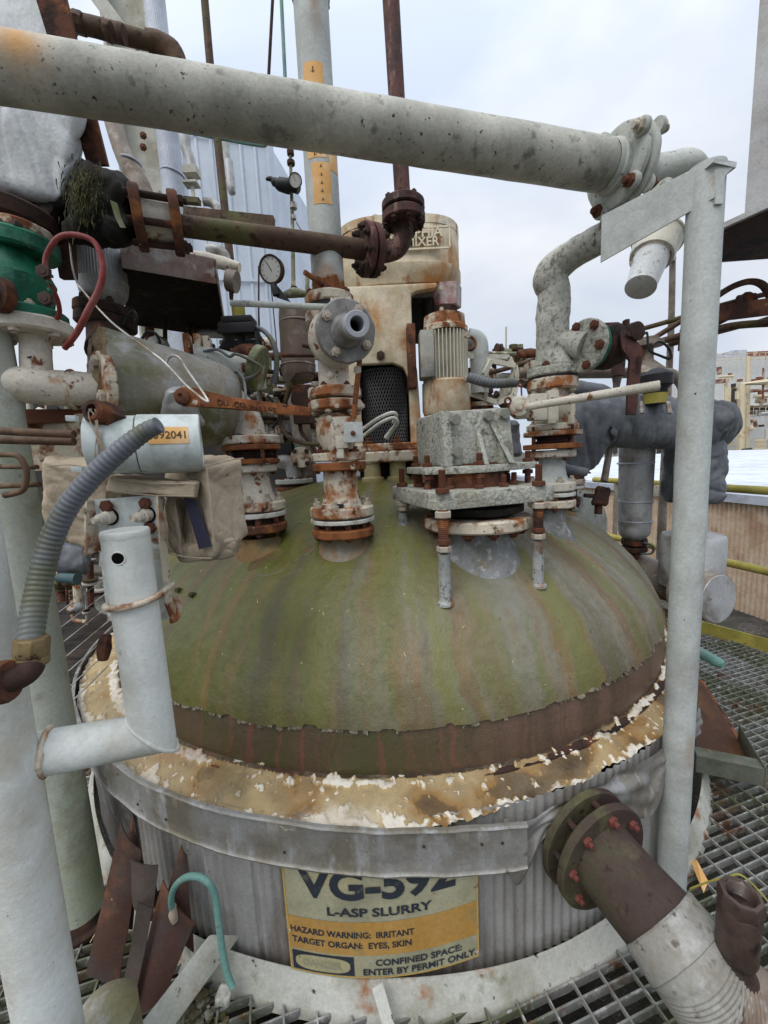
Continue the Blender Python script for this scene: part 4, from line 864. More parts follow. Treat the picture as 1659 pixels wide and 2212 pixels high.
# ------------------------------------------------------------------ brown flanged line with elbow
t = thing('brown_line', 'dark brown flanged pipe with elbow turning up to the sky, in front of cream gearbox', 'pipe', at(860, 540, 1.75))
a0_, a1_ = at(385, 487, 1.46), at(790, 540, 1.75); ax = (a1_ - a0_).normalized()
mb = MB(); mb.tube([a0_, a0_.lerp(a1_, .5), a1_], [rm(a0_, 24.5), rm((a0_ + a1_) / 2, 23.5), rm(a1_, 22)], 32, 10); part('pipe', mb, M['brownpipe'], t, sharp=60)
for o_, mt in ((0, 'maroon'), (.034, 'maroon')):
    f = flange(t, a1_ + ax * o_, ax, rm(a1_, 57), .026, mt, 0)
    boltring(f, a1_ + ax * (o_ + (.014 if o_ else -.014)), ax * (1 if o_ else -1), rm(a1_, 45), 8, .0175, 'nutdark', .7, .35)
vx = at(868, 455, 1.80); e_ = [a1_ + ax * .05, a1_ + ax * .09, at(860, 530, 1.80), at(877, 505, 1.805), at(878, 485, 1.80)]
VX, VY = at(871, 455, 1.80).x, 1.80
e_ = [a1_ + ax * .045, a1_ + ax * .085, at(859, 535, 1.80), V(VX - .004, VY, zpy(VX, VY, 510)), V(VX, VY, zpy(VX, VY, 484))]
mb = MB(); mb.tube(e_, [rm(vx, 23)] * 5, 28, 7); part('elbow', mb, M['maroon'], t, sharp=60)
f = vflange(t, VX, VY, 462, 484, 52, 'maroon', 8, 8, 'nutdark', .8, side=-1, ph=.2); f = vflange(t, VX, VY, 438, 458, 52, 'maroon', 8, 7.5, 'nutdark', .4, ph=.2)
mb = MB(); mb.tube([V(VX, VY, zpy(VX, VY, 440)), V(VX - .02, VY, zpy(VX, VY, -60))], [rm(vx, 19), rm(vx, 19.5)], 28, 10); part('upright', mb, M['maroon'], t, sharp=60)
# ------------------------------------------------------------------ agitator seal housing on its mounting plate
X, Y = .407, 1.721
F_, Rg, Lf = at(950, 1066, 1.42), at(1190, 1046, 1.555), at(845, 1057, 1.88)
ux = (Rg - F_); ux.z = 0; ux.normalize(); uy = V(-ux.y, ux.x, 0); zp = zpy(F_.x, F_.y, 1067); cpl = V(.375, 1.77, zp)
t = thing('seal_housing', 'lichen grey cast housing bolted above a thick square plate on screw legs', 'machine housing', V(X, Y, domez(X, Y)))
hs = .275
def sqprof(k, z, rc=.05, n=6):
    o = []
    for cx_, cy_, a_ in ((1, 1, 0), (-1, 1, 90), (-1, -1, 180), (1, -1, 270)):
        for i in range(n): th_ = R(a_ + 90 * i / (n - 1)); o.append(cpl + ux * (cx_ * (k - rc) + rc * math.cos(th_)) + uy * (cy_ * (k - rc) + rc * math.sin(th_)) + Z * z)
    return o
mb = MB(); mb.slab(sqprof(hs, -.064), V(0, 0, .064)); pl = part('mounting_plate', mb, M['lichen'], t, bev=.006, wob=(.002, 14))
M['legw'] = mat('leg_weathered', (.40, .41, .40), [((.13, .13, .14), 5, .52, .1), ((.26, .15, .08), 12, .62, .05), ((.12, .115, .11), 45, .6, .05)], .6, .2, bs=60)
for (gx, gy) in ((962, 1300), (1162, 1262), (872, 1130)):
    b = ondome(gx, gy, .01); zt_ = zp - .064; h = zt_ - b.z
    mb = MB(); mb.lathe(b - Z * .01, Z, [(0, .036), (.010, .034), (.016, .024), (.02, .023), (h * .55, .0225), (h * .56, .024)], 28); lg = part('leg', mb, M['legw'], t, wob=(.0008, 40))
    mb = MB(); pr = []; z = h * .56
    while z < h + .0: pr += [(z, .0185), (z + .003, .0205), (z + .006, .0185)]; z += .0075
    mb.lathe(b, Z, pr, 20); part('threaded_rod', mb, M['rust'], lg)
    bolt(lg, b + Z * (h * .56), Z, .028, 'nutgrey', 0); bolt(lg, b + Z * (h * .64), Z, .026, 'nutrust', 0)
    bolt(lg, V(b.x, b.y, zt_ - .026), Z, .033, 'nutgrey', 0); bolt(lg, V(b.x, b.y, zp), Z, .026, 'nutrust', 2.6)
zf = zpy(X, Y, 1123)
f = flange(t, V(X, Y, zf), Z, .232, .050, 'rustcream', 12, .024, 'nutrust', .5, ph=.12, side=-1, name='nozzle_flange')
mb = MB(); mb.lathe(V(X, Y, zf + .025), Z, [(0, .15), (.02, .20), (.045, .20)], 48); part('seal_ring', mb, M['dark'], t)
mb = MB(); mb.lathe(cpl, Z, [(0, .17), (.06, .165), (.061, .15), (.10, .15)], 48); part('bearing_ring', mb, M['rust'], t)
boltring(t, cpl, Z, .205, 11, .021, 'nutrust', 1.6, .1, 'stud')
# cast housing above: base strip with ears, boxy body, gusset ribs
zb_ = zp + .105
def hp(a, b, z): return cpl + ux * a + uy * b + Z * z
mb = MB(); mb.slab([hp(-.24, -.10, .062), hp(-.12, -.17, .062), hp(-.02, -.20, .062), hp(.10, -.17, .062), hp(.29, -.12, .062), hp(.29, .12, .062), hp(.1, .2, .062), hp(-.24, .12, .062)], V(0, 0, .030)); part('housing_foot', mb, M['lichen'], t, bev=.006, wob=(.004, 14))
bx0 = at(906, 890, 1.60); bz1 = zpy(bx0.x, 1.6, 884); 
mb = MB(); W0, W1 = -.170, .130
c8 = [hp(W0, -.13, .09), hp(W1 + .02, -.13, .09), hp(W1 + .02, .16, .09), hp(W0, .16, .09), hp(W0 - .005, -.12, .312), hp(W1, -.12, .325), hp(W1, .16, .325), hp(W0 - .005, .16, .312)]
mb.hexa(c8); bd_ = part('housing_body', mb, M['lichen'], t, bev=.022, wob=(.004, 12))
def rib_(*a):
    mb = MB(); (mb.slab if len(a) == 2 else mb.hexa)(*a); part('rib', mb, M['lichen'], bd_, bev=.006, wob=(.003, 14))
rib_([hp(-.02, -.20, .092), hp(-.02, -.13, .092), hp(-.02, -.13, .235)], ux * .020)
rib_([hp(.10, -.19, .092), hp(.14, -.125, .092), hp(.04, -.125, .27)], ux * .026)
rib_([hp(-.172, -.15, .092), hp(-.135, -.15, .092), hp(-.135, -.1, .092), hp(-.172, -.1, .092), hp(-.175, -.14, .312), hp(-.138, -.14, .312), hp(-.138, -.1, .312), hp(-.175, -.1, .312)])
rib_([hp(W1 - .045, -.15, .092), hp(W1 + .02, -.15, .092), hp(W1 + .02, -.1, .092), hp(W1 - .045, -.1, .092), hp(W1 - .05, -.14, .320), hp(W1, -.14, .320), hp(W1, -.1, .320), hp(W1 - .05, -.1, .320)])
for a, z in ((-.125, .275), (.035, .290), (.100, .295), (-.12, .150), (.108, .165)): bolt(bd_, hp(a, -.145 if a != .035 else -.128, z), -uy, .024, 'lichen', 0, spin=.3)
for a, b in ((-.215, -.07), (-.03, -.17), (.265, -.08), (-.2, .10), (.26, .09)): bolt(t, hp(a, b, .092), Z, .022, 'nutrust', 1.5); bolt(t, hp(a, b, .04), Z, .024, 'nutrust', 0); mb = MB(); mb.cyl(hp(a, b, .0), hp(a, b, .06), .013, seg=12); part('stud', mb, M['nutrust'], t)

# ------------------------------------------------------------------ agitator drive (cream gearbox column with guard window)
GX, GY = at(857, 600, 2.95).x, 2.95
def gz(py, Y=2.6): return zpy(GX, Y, py)
def gx(px, py=700, Y=2.6): return at(px, py, Y).x
t = thing('agitator_gearbox', 'big rust stained cream gearbox tower with meshed window at centre of tank', 'gearbox', V(GX, GY, gz(1000)))
def sup(xc, yc, a, b, z, e=3.2, n=64):
    o = []
    for i in range(n):
        th_ = 2 * math.pi * i / n; c, s_ = math.cos(th_), math.sin(th_)
        o.append(V(xc + a * math.copysign(abs(c)**(2 / e), c), yc + b * math.copysign(abs(s_)**(2 / e), s_), z))
    return o
def loft(mb, rings, caps=True):
    n = len(rings[0]); ks = []
    for r_ in rings: ks.append(len(mb.v)); mb.v += r_
    for a, b in zip(ks, ks[1:]): mb.join(a, b, n)
    if caps: mb.f.append(tuple(reversed(range(ks[0], ks[0] + n)))); mb.f.append(tuple(range(ks[-1], ks[-1] + n)))
    return mb
xl, xr = gx(727, 550, 2.95), gx(990, 550, 2.95); xc = (xl + xr) / 2; hw = (xr - xl) / 2; yc = 3.0
z6, z58, z47, z45 = gz(604), gz(566), gz(478), gz(452)
mb = MB(); loft(mb, [sup(xc, yc, hw * .93, .36, z6), sup(xc, yc, hw * .995, .39, z6 + .05), sup(xc, yc, hw * 1.0, .40, z58), sup(xc, yc, hw * 1.0, .40, z58 + .004), sup(xc, yc, hw * .985, .385, z58 + .012), sup(xc, yc, hw * .97, .38, z47)])
body = part('gearbox_case', mb, M['cream'], t, sharp=40, wob=(.004, 5))
mb = MB(); loft(mb, [sup(xc, yc, hw * .975, .385, z47 + .002), sup(xc, yc, hw * .975, .385, z47 + .05), sup(xc, yc, hw * .90, .35, z45)]); lid = part('lid', mb, M['cream'], t)
for i in range(16):
    th_ = 2 * math.pi * i / 16; bolt(lid, V(xc + math.cos(th_) * hw * .9, yc + math.sin(th_) * .35, z45 - .005), Z, .022, 'nutgrey', .1)
mb = MB(); mb.cyl(V(xc + .14, yc, z45), V(xc + .14, yc, z45 + .11), .06, seg=24); mb.cyl(V(xc + .14, yc, z45 + .11), V(xc + .14, yc, z45 + .16), .045, seg=24); part('breather', mb, M['cream'], t)
mb = MB(); q = [V(xc + s_ * .30, yc - .398, z) for s_, z in ((-1, z58 + .07), (1, z58 + .07), (1, z47 - .04), (-1, z47 - .04))]
for a, b in zip(q, q[1:] + q[:1]): mb.bar(a, b, .010, .010, V(0, 1, 0))
part('raised_frame', mb, M['cream'], body)
for s_, x, z, sz in (('PHILADELPHIA', -.255, z47 - .095, .078), ('MIXER', .03, z58 + .085, .072)): emboss(s_, V(xc + x, yc - .392, z), V(1, 0, 0), V(0, 0, 1), sz, body, 'cream', .012, .012, 'raised_lettering')
# column: left wall, lintel above window, right pier ; window arch
zw1, zw0, zc0, zst = gz(782), gz(948), gz(960), gz(612)
x0c, x1c = gx(729, 700), gx(885, 640); yF = 2.605; yB = 3.35
xw0, xw1 = gx(778, 850), gx(884, 850); xp1 = gx(900, 850)
def colbox(a, b, z0, z1, yf=yF, yb=yB): return [V(a, yf, z0), V(b, yf, z0), V(b, yb, z0), V(a, yb, z0), V(a, yf, z1), V(b, yf, z1), V(b, yb, z1), V(a, yb, z1)]
# a single extruded front outline with the arch cut in
zr = gz(624)
outl = [(x0c, zc0), (x0c, zst)]
outl += [(gx(944, 560), zst), (gx(944, 600), zr + .01), (gx(942, 640), zr), (x1c + .05, zr - .012), (x1c + .01, zr - .03), (gx(892, 750), gz(750)), (xp1 + .01, gz(800)), (xp1 + .03, zc0), (xw1, zc0), (xw1, zw1 - .10), (xw1 - .03, zw1 - .03), (xw1 - .10, zw1), (xw0, zw1), (xw0, zc0)]
mb = MB(); mb.slab([V(a, yF, b) for a, b in outl], V(0, .06, 0)); mb2 = mb
part('column_front', mb, M['cream'], t, bev=.016, sharp=50)
mb = MB(); mb.slab([V(x0c, yF + .05, zc0), V(x0c, yF + .05, zst), V(x0c, yB, zst), V(x0c, yB, zc0)], V(.05, 0, 0)); mb.slab([V(x0c, yB, zc0), V(xp1, yB, zc0), V(xp1, yB, zst), V(x0c, yB, zst)], V(0, -.05, 0))
part('column_side', mb, M['cream'], t)
mb = MB(); mb.box(V((x1c + gx(955)) / 2 + .03, yF + .35, (zr + gz(690)) / 2), gx(955) - x1c, .4, zr - gz(690)); mb.cyl(V(gx(935, 660), 2.75, gz(700)), V(gx(935, 660), 2.75, gz(630)), .045); part('recess_shade_and_shaft', mb, M['dark'], t, wob=(.01, 9))  # dark box paints the shadow in the recess; the shaft shares its colour
mb = MB(); mb.lathe(V(gx(972, 640), 2.74, gz(654)), Z, [(0, .092), (.004, .098), (gz(604) - gz(654) - .006, .102), (gz(604) - gz(654), .096)], 6)
M['guard'] = mat('worn_red_guard', (.44, .40, .38), [((.23, .06, .06), 4.5, .50, .08), ((.12, .06, .06), 14, .62, .05)], .6, bs=30)
gd = part('coupling_guard', mb, M['guard'], t); mb = MB(); mb.lathe(V(gx(965, 640), 2.74, gz(682)), Z, [(0, .06), (.02, .085), (gz(654) - gz(682), .088)], 32); part('belt_drum', mb, M['drust'], t)
for z in (gz(622), gz(668)): bolt(gd, V(gx(955, 650), 2.635, z), V(0, -1, 0), .014, 'nutgrey', 0)
# expanded metal screen in the window: curved diamond mesh
mb = MB(); cw, rw = (xw0 + xw1) / 2, (xw1 - xw0) / 2
def scr(a, z): th_ = R(-75 + 150 * a); return V(cw + math.sin(th_) * rw * 1.0, yF + .20 - math.cos(th_) * .14, z)
nd, H = 22, zw1 - zc0; pitch = .046
def strand(dir_):
    n = int(H / pitch) + nd
    for i in range(-nd, n):
        pts = []
        for k in range(nd + 1):
            a = k / nd; z = zc0 + (i + k * dir_ * 1.0) * pitch if dir_ > 0 else zc0 + (i + nd - k) * pitch
            if zc0 <= z <= zw1: pts.append(scr(a, z))
        if len(pts) > 1: mb.tube(pts, .0036, 4, caps=False)
strand(1); strand(-1)
M['mesh'] = mat('expanded_metal', (.11, .11, .115), (), .5, .5, bump=.05); part('screen', mb, M['mesh'], t)
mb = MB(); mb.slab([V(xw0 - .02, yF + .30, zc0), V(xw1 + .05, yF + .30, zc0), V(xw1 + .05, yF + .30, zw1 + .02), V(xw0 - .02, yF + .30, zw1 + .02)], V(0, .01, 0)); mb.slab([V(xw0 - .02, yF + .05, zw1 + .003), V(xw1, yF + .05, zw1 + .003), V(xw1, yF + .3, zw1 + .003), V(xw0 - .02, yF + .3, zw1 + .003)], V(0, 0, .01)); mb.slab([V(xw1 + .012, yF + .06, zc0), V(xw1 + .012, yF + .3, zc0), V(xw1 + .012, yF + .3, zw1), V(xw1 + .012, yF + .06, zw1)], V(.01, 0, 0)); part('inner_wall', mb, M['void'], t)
bolt(body, V(gx(822, 765), yF - .002, gz(766)), V(0, -1, 0), .028, 'nutdark', .1)
bc = V(gx(868, 975), 2.95, 0)
for (ya, yb, rr2, mt, nb) in ((955, 971, .47, 'rustcream', 14), (972, 996, .50, 'rustcream', 0)):
    za, zb2 = gz(ya, 2.5), gz(yb, 2.5); flange(t, V(bc.x, bc.y, (za + zb2) / 2), Z, rr2, za - zb2, mt, nb, .028, 'nutrust', .8, name='base_flange', bfr=.93)
M['basey'] = mat('yellowed_base', (.36, .32, .17), [((.27, .22, .10), 6, .52, .08), (ORUST, 8, .64, .05)], .7, bs=40)
for x in (805, 860, 930):
    p = at(x, 1026, 2.55); p.z = domez(p.x, p.y); mb = MB(); mb.lathe(p, Z, [(-.02, .075), (.03, .072), (.04, .055), (.12, .05), (.125, .06), (gz(996, 2.5) - p.z, .04)], 28); part('foot', mb, M['basey'], t)
mb = MB(); mb.lathe(V(bc.x, bc.y, domez(bc.x, bc.y) - .05), Z, [(0, .30), (gz(996, 2.5) - domez(bc.x, bc.y) + .05, .30)], 40); part('shaft_nozzle', mb, M['dark'], t)
# loops of braided hose out of the guard window
for (a) in ([(780, 930, 2.35, 4), (815, 905, 2.3, 4), (845, 892, 2.3, 4), (856, 897, 2.35, 4), (850, 912, 2.45, 4)], [(781, 945, 2.35, 4), (820, 915, 2.28, 4), (848, 903, 2.28, 4), (858, 912, 2.3, 4), (846, 930, 2.4, 5), (835, 945, 2.45, 6)]):
    mb = MB(); tpx(mb, a, 12, 6, rip=(.012, .08)); top('braided_hose', mb, M['gasket'], 'pale braided hose looping out in front of the meshed window' + (', upper one' if a[0][1] == 930 else ', lower one'), 'hose', 'braided hoses at the gearbox window')

# ------------------------------------------------------------------ finned motor
MX, MY = at(962, 800, 2.62).x, 2.62
t = thing('electric_motor', 'finned cream electric motor with rusty top hanging right of the gearbox tower', 'motor', V(MX, MY, zpy(MX, MY, 885)))
M['motor'] = mat('motor_cream', (.52, .47, .34), [((.34, .36, .34), 4, .50, .12), (ORUST, 6, .64, .05), ((.17, .165, .15), 3.4, .62, .08)], .6, bs=40)
vlathe('drive_end', t, MX, MY, [(683, 38), (686, 46), (708, 47), (712, 52), (722, 52)], 'rustcream')
z0, z1 = zpy(MX, MY, 826), zpy(MX, MY, 720); rmn = rm(V(MX, MY, z0), 48)
mb = MB(); mb.lathe(V(MX, MY, z0), Z, [(0, rmn * .84), (z1 - z0, rmn * .84)], 48); ms = part('stator', mb, M['motor'], t)
mb = MB()
for i in range(38):
    a = 2 * math.pi * i / 38; d = V(math.cos(a), math.sin(a), 0)
    mb.hexa([V(MX, MY, z0 + .004) + d * rmn * .8 + V(-d.y, d.x, 0) * s_ * .005 if k == 0 else V(MX, MY, z0 + .004) + d * rmn * 1.03 + V(-d.y, d.x, 0) * s_ * .0028 for k, s_ in ((0, -1), (1, -1), (1, 1), (0, 1))] + [V(MX, MY, z1 - .01) + d * rmn * (.8 if k == 0 else 1.03) + V(-d.y, d.x, 0) * s_ * (.0035 if k == 0 else .0028) for k, s_ in ((0, -1), (1, -1), (1, 1), (0, 1))])
M['fin'] = mat('fin_paint', (.62, .585, .47), [(ORUST, 6, .66, .05)], .6); fn = part('cooling_fins', mb, M['fin'], ms)
vlathe('fan_cowl', t, MX, MY, [(824, 48), (828, 52), (885, 52), (896, 49), (900, 42)], 'cream')
mb = MB(); mb.box(V(MX - rmn * .92, MY - .07, (z0 + z1) / 2), .085, .14, (z1 - z0) * .92); part('terminal_box', mb, M['motor'], t, bev=.012)
mb = MB(); mb.box(V(MX - rmn - .08, MY + .02, (z0 + z1) / 2), .05, .25, (z1 - z0) * 1.25); part('mounting_rail', mb, M['rust'], t, bev=.004)
for y in (725, 820): bolt(ms, at(1008, y, 2.5), V(.3, -1, 0), .02, 'nutgrey', 0)
mb = MB(); ring_torus(mb, at(1014, 742, 2.6), V(.2, -1, 0), .04, .01, 24); part('lifting_eye', mb, M['rust'], t)
# ================================================================== LEFT FOREGROUND
# big white post with arm and capped upright
PX = at(88, 2100, .72); 
t = thing('stanchion', 'big white post at left edge with arm and capped upright tube with a hole', 'stanchion', V(PX.x, .72, 0))
mb = MB(); pa_, pb_ = at(88, 2100, .72), at(-64, 1262, .72); dl_ = (pb_ - pa_) / (pb_.z - pa_.z); ptop = pa_ + dl_ * (2.3 - pa_.z); pbot = pa_ - dl_ * (pa_.z + .02); mb.tube([pbot, pbot.lerp(ptop, .5), ptop], .056, 56, 10); mcopy('white', 'whitepost'); stain(M['whitepost'], tuple(at(30, 1640, .68) - base_of(t)), .07, (.42, .33, .22), .9, (1, 1, 1), .6, .8); stain(M['whitepost'], tuple(at(60, 1715, .68) - base_of(t)), .035, (.30, .20, .12), .9, (1, 1, .8), .7, .8); stain(M['whitepost'], tuple(at(35, 2130, .68) - base_of(t)), .04, (.32, .20, .11), .9, (1.6, 1, .5), .7, .8); part('post', mb, M['whitepost'], t, wob=(.0006, 6), sharp=60)
mb = MB(); mb.lathe(V(PX.x + .03, .80, 0), Z, [(0, .13), (.02, .13), (.02, .08)], 40); part('base_plate', mb, M['greywhite'], t)
U0, U1 = at(328, 1566, .86), at(270, 1146, .86); UX, UY = (U0.x + U1.x) / 2 , .86
ur = .0470; ztop = at(262, 1143, .86).z; zlow = at(330, 1583, .86).z
A1 = V(U0.x, .86, zlow); A2 = V(U1.x, .86, ztop)
arm0 = at(-10, 1646, .74)
mb = MB(); dA = (A1 - arm0).normalized(); aX, aU, aV = frame(dA)
# mitred corner: arm ends on the plane that halves the angle
dU = (A2 - A1).normalized(); nb_ = (dA + dU).normalized()
def mitre(mb, p0, p1, d, r_, nrm, seg=48, rev=False):
    a, u, v = frame(d); k0 = len(mb.v)
    for i in range(seg): th_ = 2 * math.pi * i / seg; mb.v.append(p0 + (u * math.cos(th_) + v * math.sin(th_)) * r_)
    k1 = len(mb.v)
    for i in range(seg):
        th_ = 2 * math.pi * i / seg; q = p1 + (u * math.cos(th_) + v * math.sin(th_)) * r_; mb.v.append(q - d * ((q - p1).dot(nrm) / d.dot(nrm)))
    mb.join(k0, k1, seg); return mb
mitre(mb, arm0, A1, dA, ur * .98, nb_); mcopy('white', 'whitearm'); stain(M['whitearm'], tuple(arm0 + dA * .09 - base_of(t)), .045, (.38, .29, .19), .9, (1, 1, 1), .6, .7); part('arm', mb, M['whitearm'], t, sharp=70)
mb = MB(); mitre(mb, A2 - dU * .012, A1, dU, ur, nb_)
part('upright', mb, M['white'], t, sharp=70)
mb = MB(); mb.lathe(A2 - dU * .016, dU, [(-.004, ur * .99), (.0, ur * 1.015), (.010, ur * 1.03), (.013, ur * 1.0), (.015, ur * .96), (.0155, .001)], 48, caps=False); part('end_cap', mb, M['white'], t, wob=(.001, 40))
mb = MB(); ring_torus(mb, arm0 + dA * .082, dA, ur * 1.0, .006, 40)
wd = part('weld_bead', mb, M['rustcream'], t, wob=(.003, 50))
k0_ = []; aU_, uU_, vU_ = frame(dU)
for i in range(49): q = A1 + (uU_ * math.cos(2 * math.pi * i / 48) + vU_ * math.sin(2 * math.pi * i / 48)) * ur; k0_.append(q - dU * ((q - A1).dot(nb_) / dU.dot(nb_)))
mb = MB(); mb.tube(k0_, .0042, 8, caps=False); part('weld_bead', mb, M['white'], t, wob=(.0018, 90))
# hole: dark plug on the tube face with a pale rim
hc = at(247, 1210, .80); ax_ = A1 + dU * ((hc - A1).dot(dU)); rd = (hc - ax_); rd -= dU * rd.dot(dU); rd.normalize(); sdv = dU.cross(rd)
def onup(u, v, k): th_ = u / ur; return ax_ + dU * v + (rd * math.cos(th_) + sdv * math.sin(th_)) * (ur + k)
mb = MB(); mb.v.append(onup(0, 0, .0008)); k = 32
for i in range(k): th_ = 2 * math.pi * i / k; mb.v.append(onup(.0125 * math.cos(th_), .0125 * math.sin(th_), .0008))
for i in range(k): mb.f.append((0, 1 + i, 1 + (i + 1) % k))
part('hole', mb, M['void'], t)
mb = MB(); mb.tube([onup(.0135 * math.cos(2 * math.pi * i / k), .0135 * math.sin(2 * math.pi * i / k), .0003) for i in range(k + 1)], .0016, 6, caps=False); part('hole_rim', mb, M['white'], t)
# second post
b2_ = onz(182, 1985, 0)
t2 = thing('column', 'round grey white column standing behind the big left post', 'column', b2_)
mb = MB(); tp2 = at(30, 985, b2_.y); mb.tube([b2_ - Z * .03, V(b2_.x, b2_.y, .8), V(b2_.x, b2_.y, tp2.z + .5)], .073, 44, 8)
M['post2'] = mat('grey_green_column', (.40, .42, .37), [((.30, .34, .22), 3, .54, .10, (1, 1, .4)), ((.12, .11, .09), 40, .70, .03), ((.25, .23, .17), 5, .62, .06)], .6, bs=90, bump=.35)
part('shaft', mb, M['post2'], t2, sharp=60); mb = MB(); mb.lathe(b2_, Z, [(-.01, .10), (.012, .10), (.02, .085), (.05, .075)], 32, caps=False); part('foot', mb, M['drust'], t2, wob=(.006, 20))
# channel bracket and U bolt
t = thing('clamp_bracket', 'rusty edged white channel bracket with four bolts clamped to the capped upright tube', 'bracket', at(280, 1330, .95))
Yb = .955
q = [at(199, 1080, Yb), at(345, 1068, Yb), at(351, 1165, Yb), at(368, 1290, Yb), at(375, 1335, Yb), at(300, 1350, Yb), at(232, 1340, Yb), at(215, 1190, Yb)]
M['brkt'] = mat('bracket_paint', (.53, .57, .56), [(ORUST, 8, .63, .05), (RUST, 12, .66, .04), ((.38, .36, .30), 14, .6, .05)], .6, bs=60)
mb = MB(); mb.slab(q, V(0, .006, 0)); bp = part('web', mb, M['brkt'], t)
mb = MB(); mb.slab([q[0], q[7], q[7] + V(-.01, -.040, 0), q[0] + V(-.002, -.022, 0)], V(.005, 0, 0)); mb2 = MB(); mb2.slab([q[1], q[2], q[3], q[4], q[4] + V(.012, -.03, 0), q[3] + V(.010, -.048, 0), q[2] + V(.006, -.030, 0), q[1] + V(.002, -.020, 0)], V(.005, 0, 0))
part('side_leg', mb, M['rustcream'], t, wob=(.002, 30)); part('side_leg', mb2, M['rustcream'], t, wob=(.002, 30))
mb = MB(); mb.slab([at(221, 1180, .93), at(227, 1200, .90), at(238, 1290, .90), at(228, 1250, .93)], V(.004, .01, 0)); part('torn_edge', mb, M['brkt'], t)
for x, y, mt, sz, st in ((233, 1093, 'nutrust', .017, 0), (316, 1087, 'nutrust', .016, .2), (326, 1140, 'nutrust', .017, 0)): bolt(t, at(x, y, Yb - .003), V(-.05, -1, .05), sz * .9, mt, st)
for x, y in ((238, 1116), (318, 1112)):
    mb = MB(); p = at(x, y, Yb - .001); mb.cyl(p, p + V(0, -.002, 0), .021, seg=24); part('bolt_hole', mb, M['void'], t)
    mb = MB(); d = V(-.35, -1, -.1).normalized(); mb.lathe(p, d, [(-.005, .017), (.012, .017), (.014, .013), (.030, .0125), (.031, .008), (.042, .008)], 14); part('stud_bolt', mb, M['creamrust'], t)
uc = A1 + dU * ((at(288, 1295, .86) - A1).dot(dU)); mb = MB(); pts = [q[7] * 0 + at(212, 1278, .93)]
n = 20
for i in range(n + 1):
    th_ = R(200 + 165 * i / n + 0); pts.append(uc + V(math.cos(th_) * (ur + .008), math.sin(th_) * (ur + .008), .012 * (i / n - .5) + .001))
pts.append(at(372, 1262, .95)); pts = pts[1:]; mb.tube(pts, .0075, 12, 2); part('u_bolt', mb, M['rustcream'], t, wob=(.0008, 60))
mb = MB(); mb.tube([at(377, 1290, .99), at(386, 1310, .98), at(382, 1335, .97), at(366, 1342, .96)], .007, 10, 4); part('rod_end', mb, M['rustcream'], t)
# tan padded jacket
t = thing('padded_jacket', 'tan canvas insulation pads strapped round a valve behind the pale blue housing', 'insulation jacket', at(320, 1205, 1.05))
def cush(name, px, cuts=7, sm=3, mt='tan', wob=(.008, 7), parent=None):
    mb = MB(); mb.soft([at(*p) for p in px], cuts * 3, sm * 4); return part(name, mb, M[mt], parent or t, wob=wob, sharp=80, crease=(.0055, 8, (1, 1, 1)))
cush('pad', [(345, 1195, 1.12), (458, 1212, .97), (542, 1160, 1.08), (440, 1150, 1.3), (350, 1002, 1.10), (444, 1005, .96), (528, 985, 1.08), (440, 980, 1.3)], 7, 2)
cush('pad', [(100, 1165, 1.0), (240, 1205, 1.0), (260, 1190, 1.2), (100, 1150, 1.2), (85, 992, .98), (235, 1025, 1.0), (262, 990, 1.2), (95, 985, 1.2)], 7, 2)
cush('strap', [(225, 1062, .94), (420, 1078, .93), (430, 1082, .99), (240, 1070, 1.02), (232, 1030, .95), (425, 1040, .93), (436, 1036, .99), (245, 1020, 1.02)], 5, 2)
cush('flap', [(362, 1170, 1.0), (395, 1212, .99), (400, 1212, 1.06), (370, 1180, 1.06), (352, 1062, 1.0), (378, 1068, .985), (400, 1066, 1.05), (365, 1060, 1.05)], 5, 2)
cush('lower_pad', [(385, 1215, 1.0), (505, 1206, 1.0), (515, 1180, 1.1), (400, 1200, 1.1), (375, 1185, .995), (510, 1165, 1.0), (520, 1150, 1.1), (390, 1160, 1.1)], 5, 2)
mb = MB(); mb.slab([at(397, 1075, .972), at(422, 1078, .968), at(456, 1180, .958), at(430, 1187, .966)], V(0, .004, 0)); part('hook_strap', mb, M['navy'], t)
mb = MB(); tpx(mb, [(446, 1008, .955, 1.8), (452, 1060, .952, 1.8), (458, 1120, .95, 1.8), (464, 1190, .955, 1.8)], 6, 5); part('seam', mb, M['tan'], t)
for pts in ([(352, 1010), (400, 1018), (445, 1012)], [(350, 1190), (400, 1203), (458, 1206)], [(440, 1010), (490, 995), (526, 990)], [(236, 1034), (330, 1044), (424, 1046)], [(236, 1060), (330, 1070), (420, 1072)], [(100, 1008), (150, 1004), (200, 1012)]):
    mb = MB(); tpx(mb, [(x, y, .935 if y < 1080 and x < 430 and x > 230 and y > 1030 else .965, 1.6) for x, y in pts], 6, 5); part('seam', mb, M['drust'] if False else M['tan'], t)
# pale blue instrument housing
t = thing('instrument_housing', 'pale blue cylindrical instrument housing with orange number tag 592041', 'instrument', at(300, 1030, .93))
a_, b_ = at(192, 962, .91), at(436, 958, 1.0); ax = (b_ - a_).normalized(); r1 = rm(b_, 62)
ln = (b_ - a_).length
mb = MB(); mb.lathe(a_, ax, [(0, r1 * .80), (.003, r1 * .94), (ln * .42, r1 * .98), (ln * .425, r1 * .86), (ln * .44, r1 * .86)], 56); part('rear_cover', mb, M['blue'], t, wob=(.001, 14))
mb = MB(); mb.lathe(a_, ax, [(ln * .43, r1 * .86), (ln * .435, r1 * 1.01), (ln * .47, r1 * 1.02), (ln * .99, r1 * 1.04), (ln, r1 * 1.0), (ln, r1 * .84), (ln * .97, r1 * .80), (ln * .955, r1 * .80), (ln * .955, .001)], 56, caps=False); cv = part('front_cover', mb, M['blue'], t, wob=(.0008, 14))
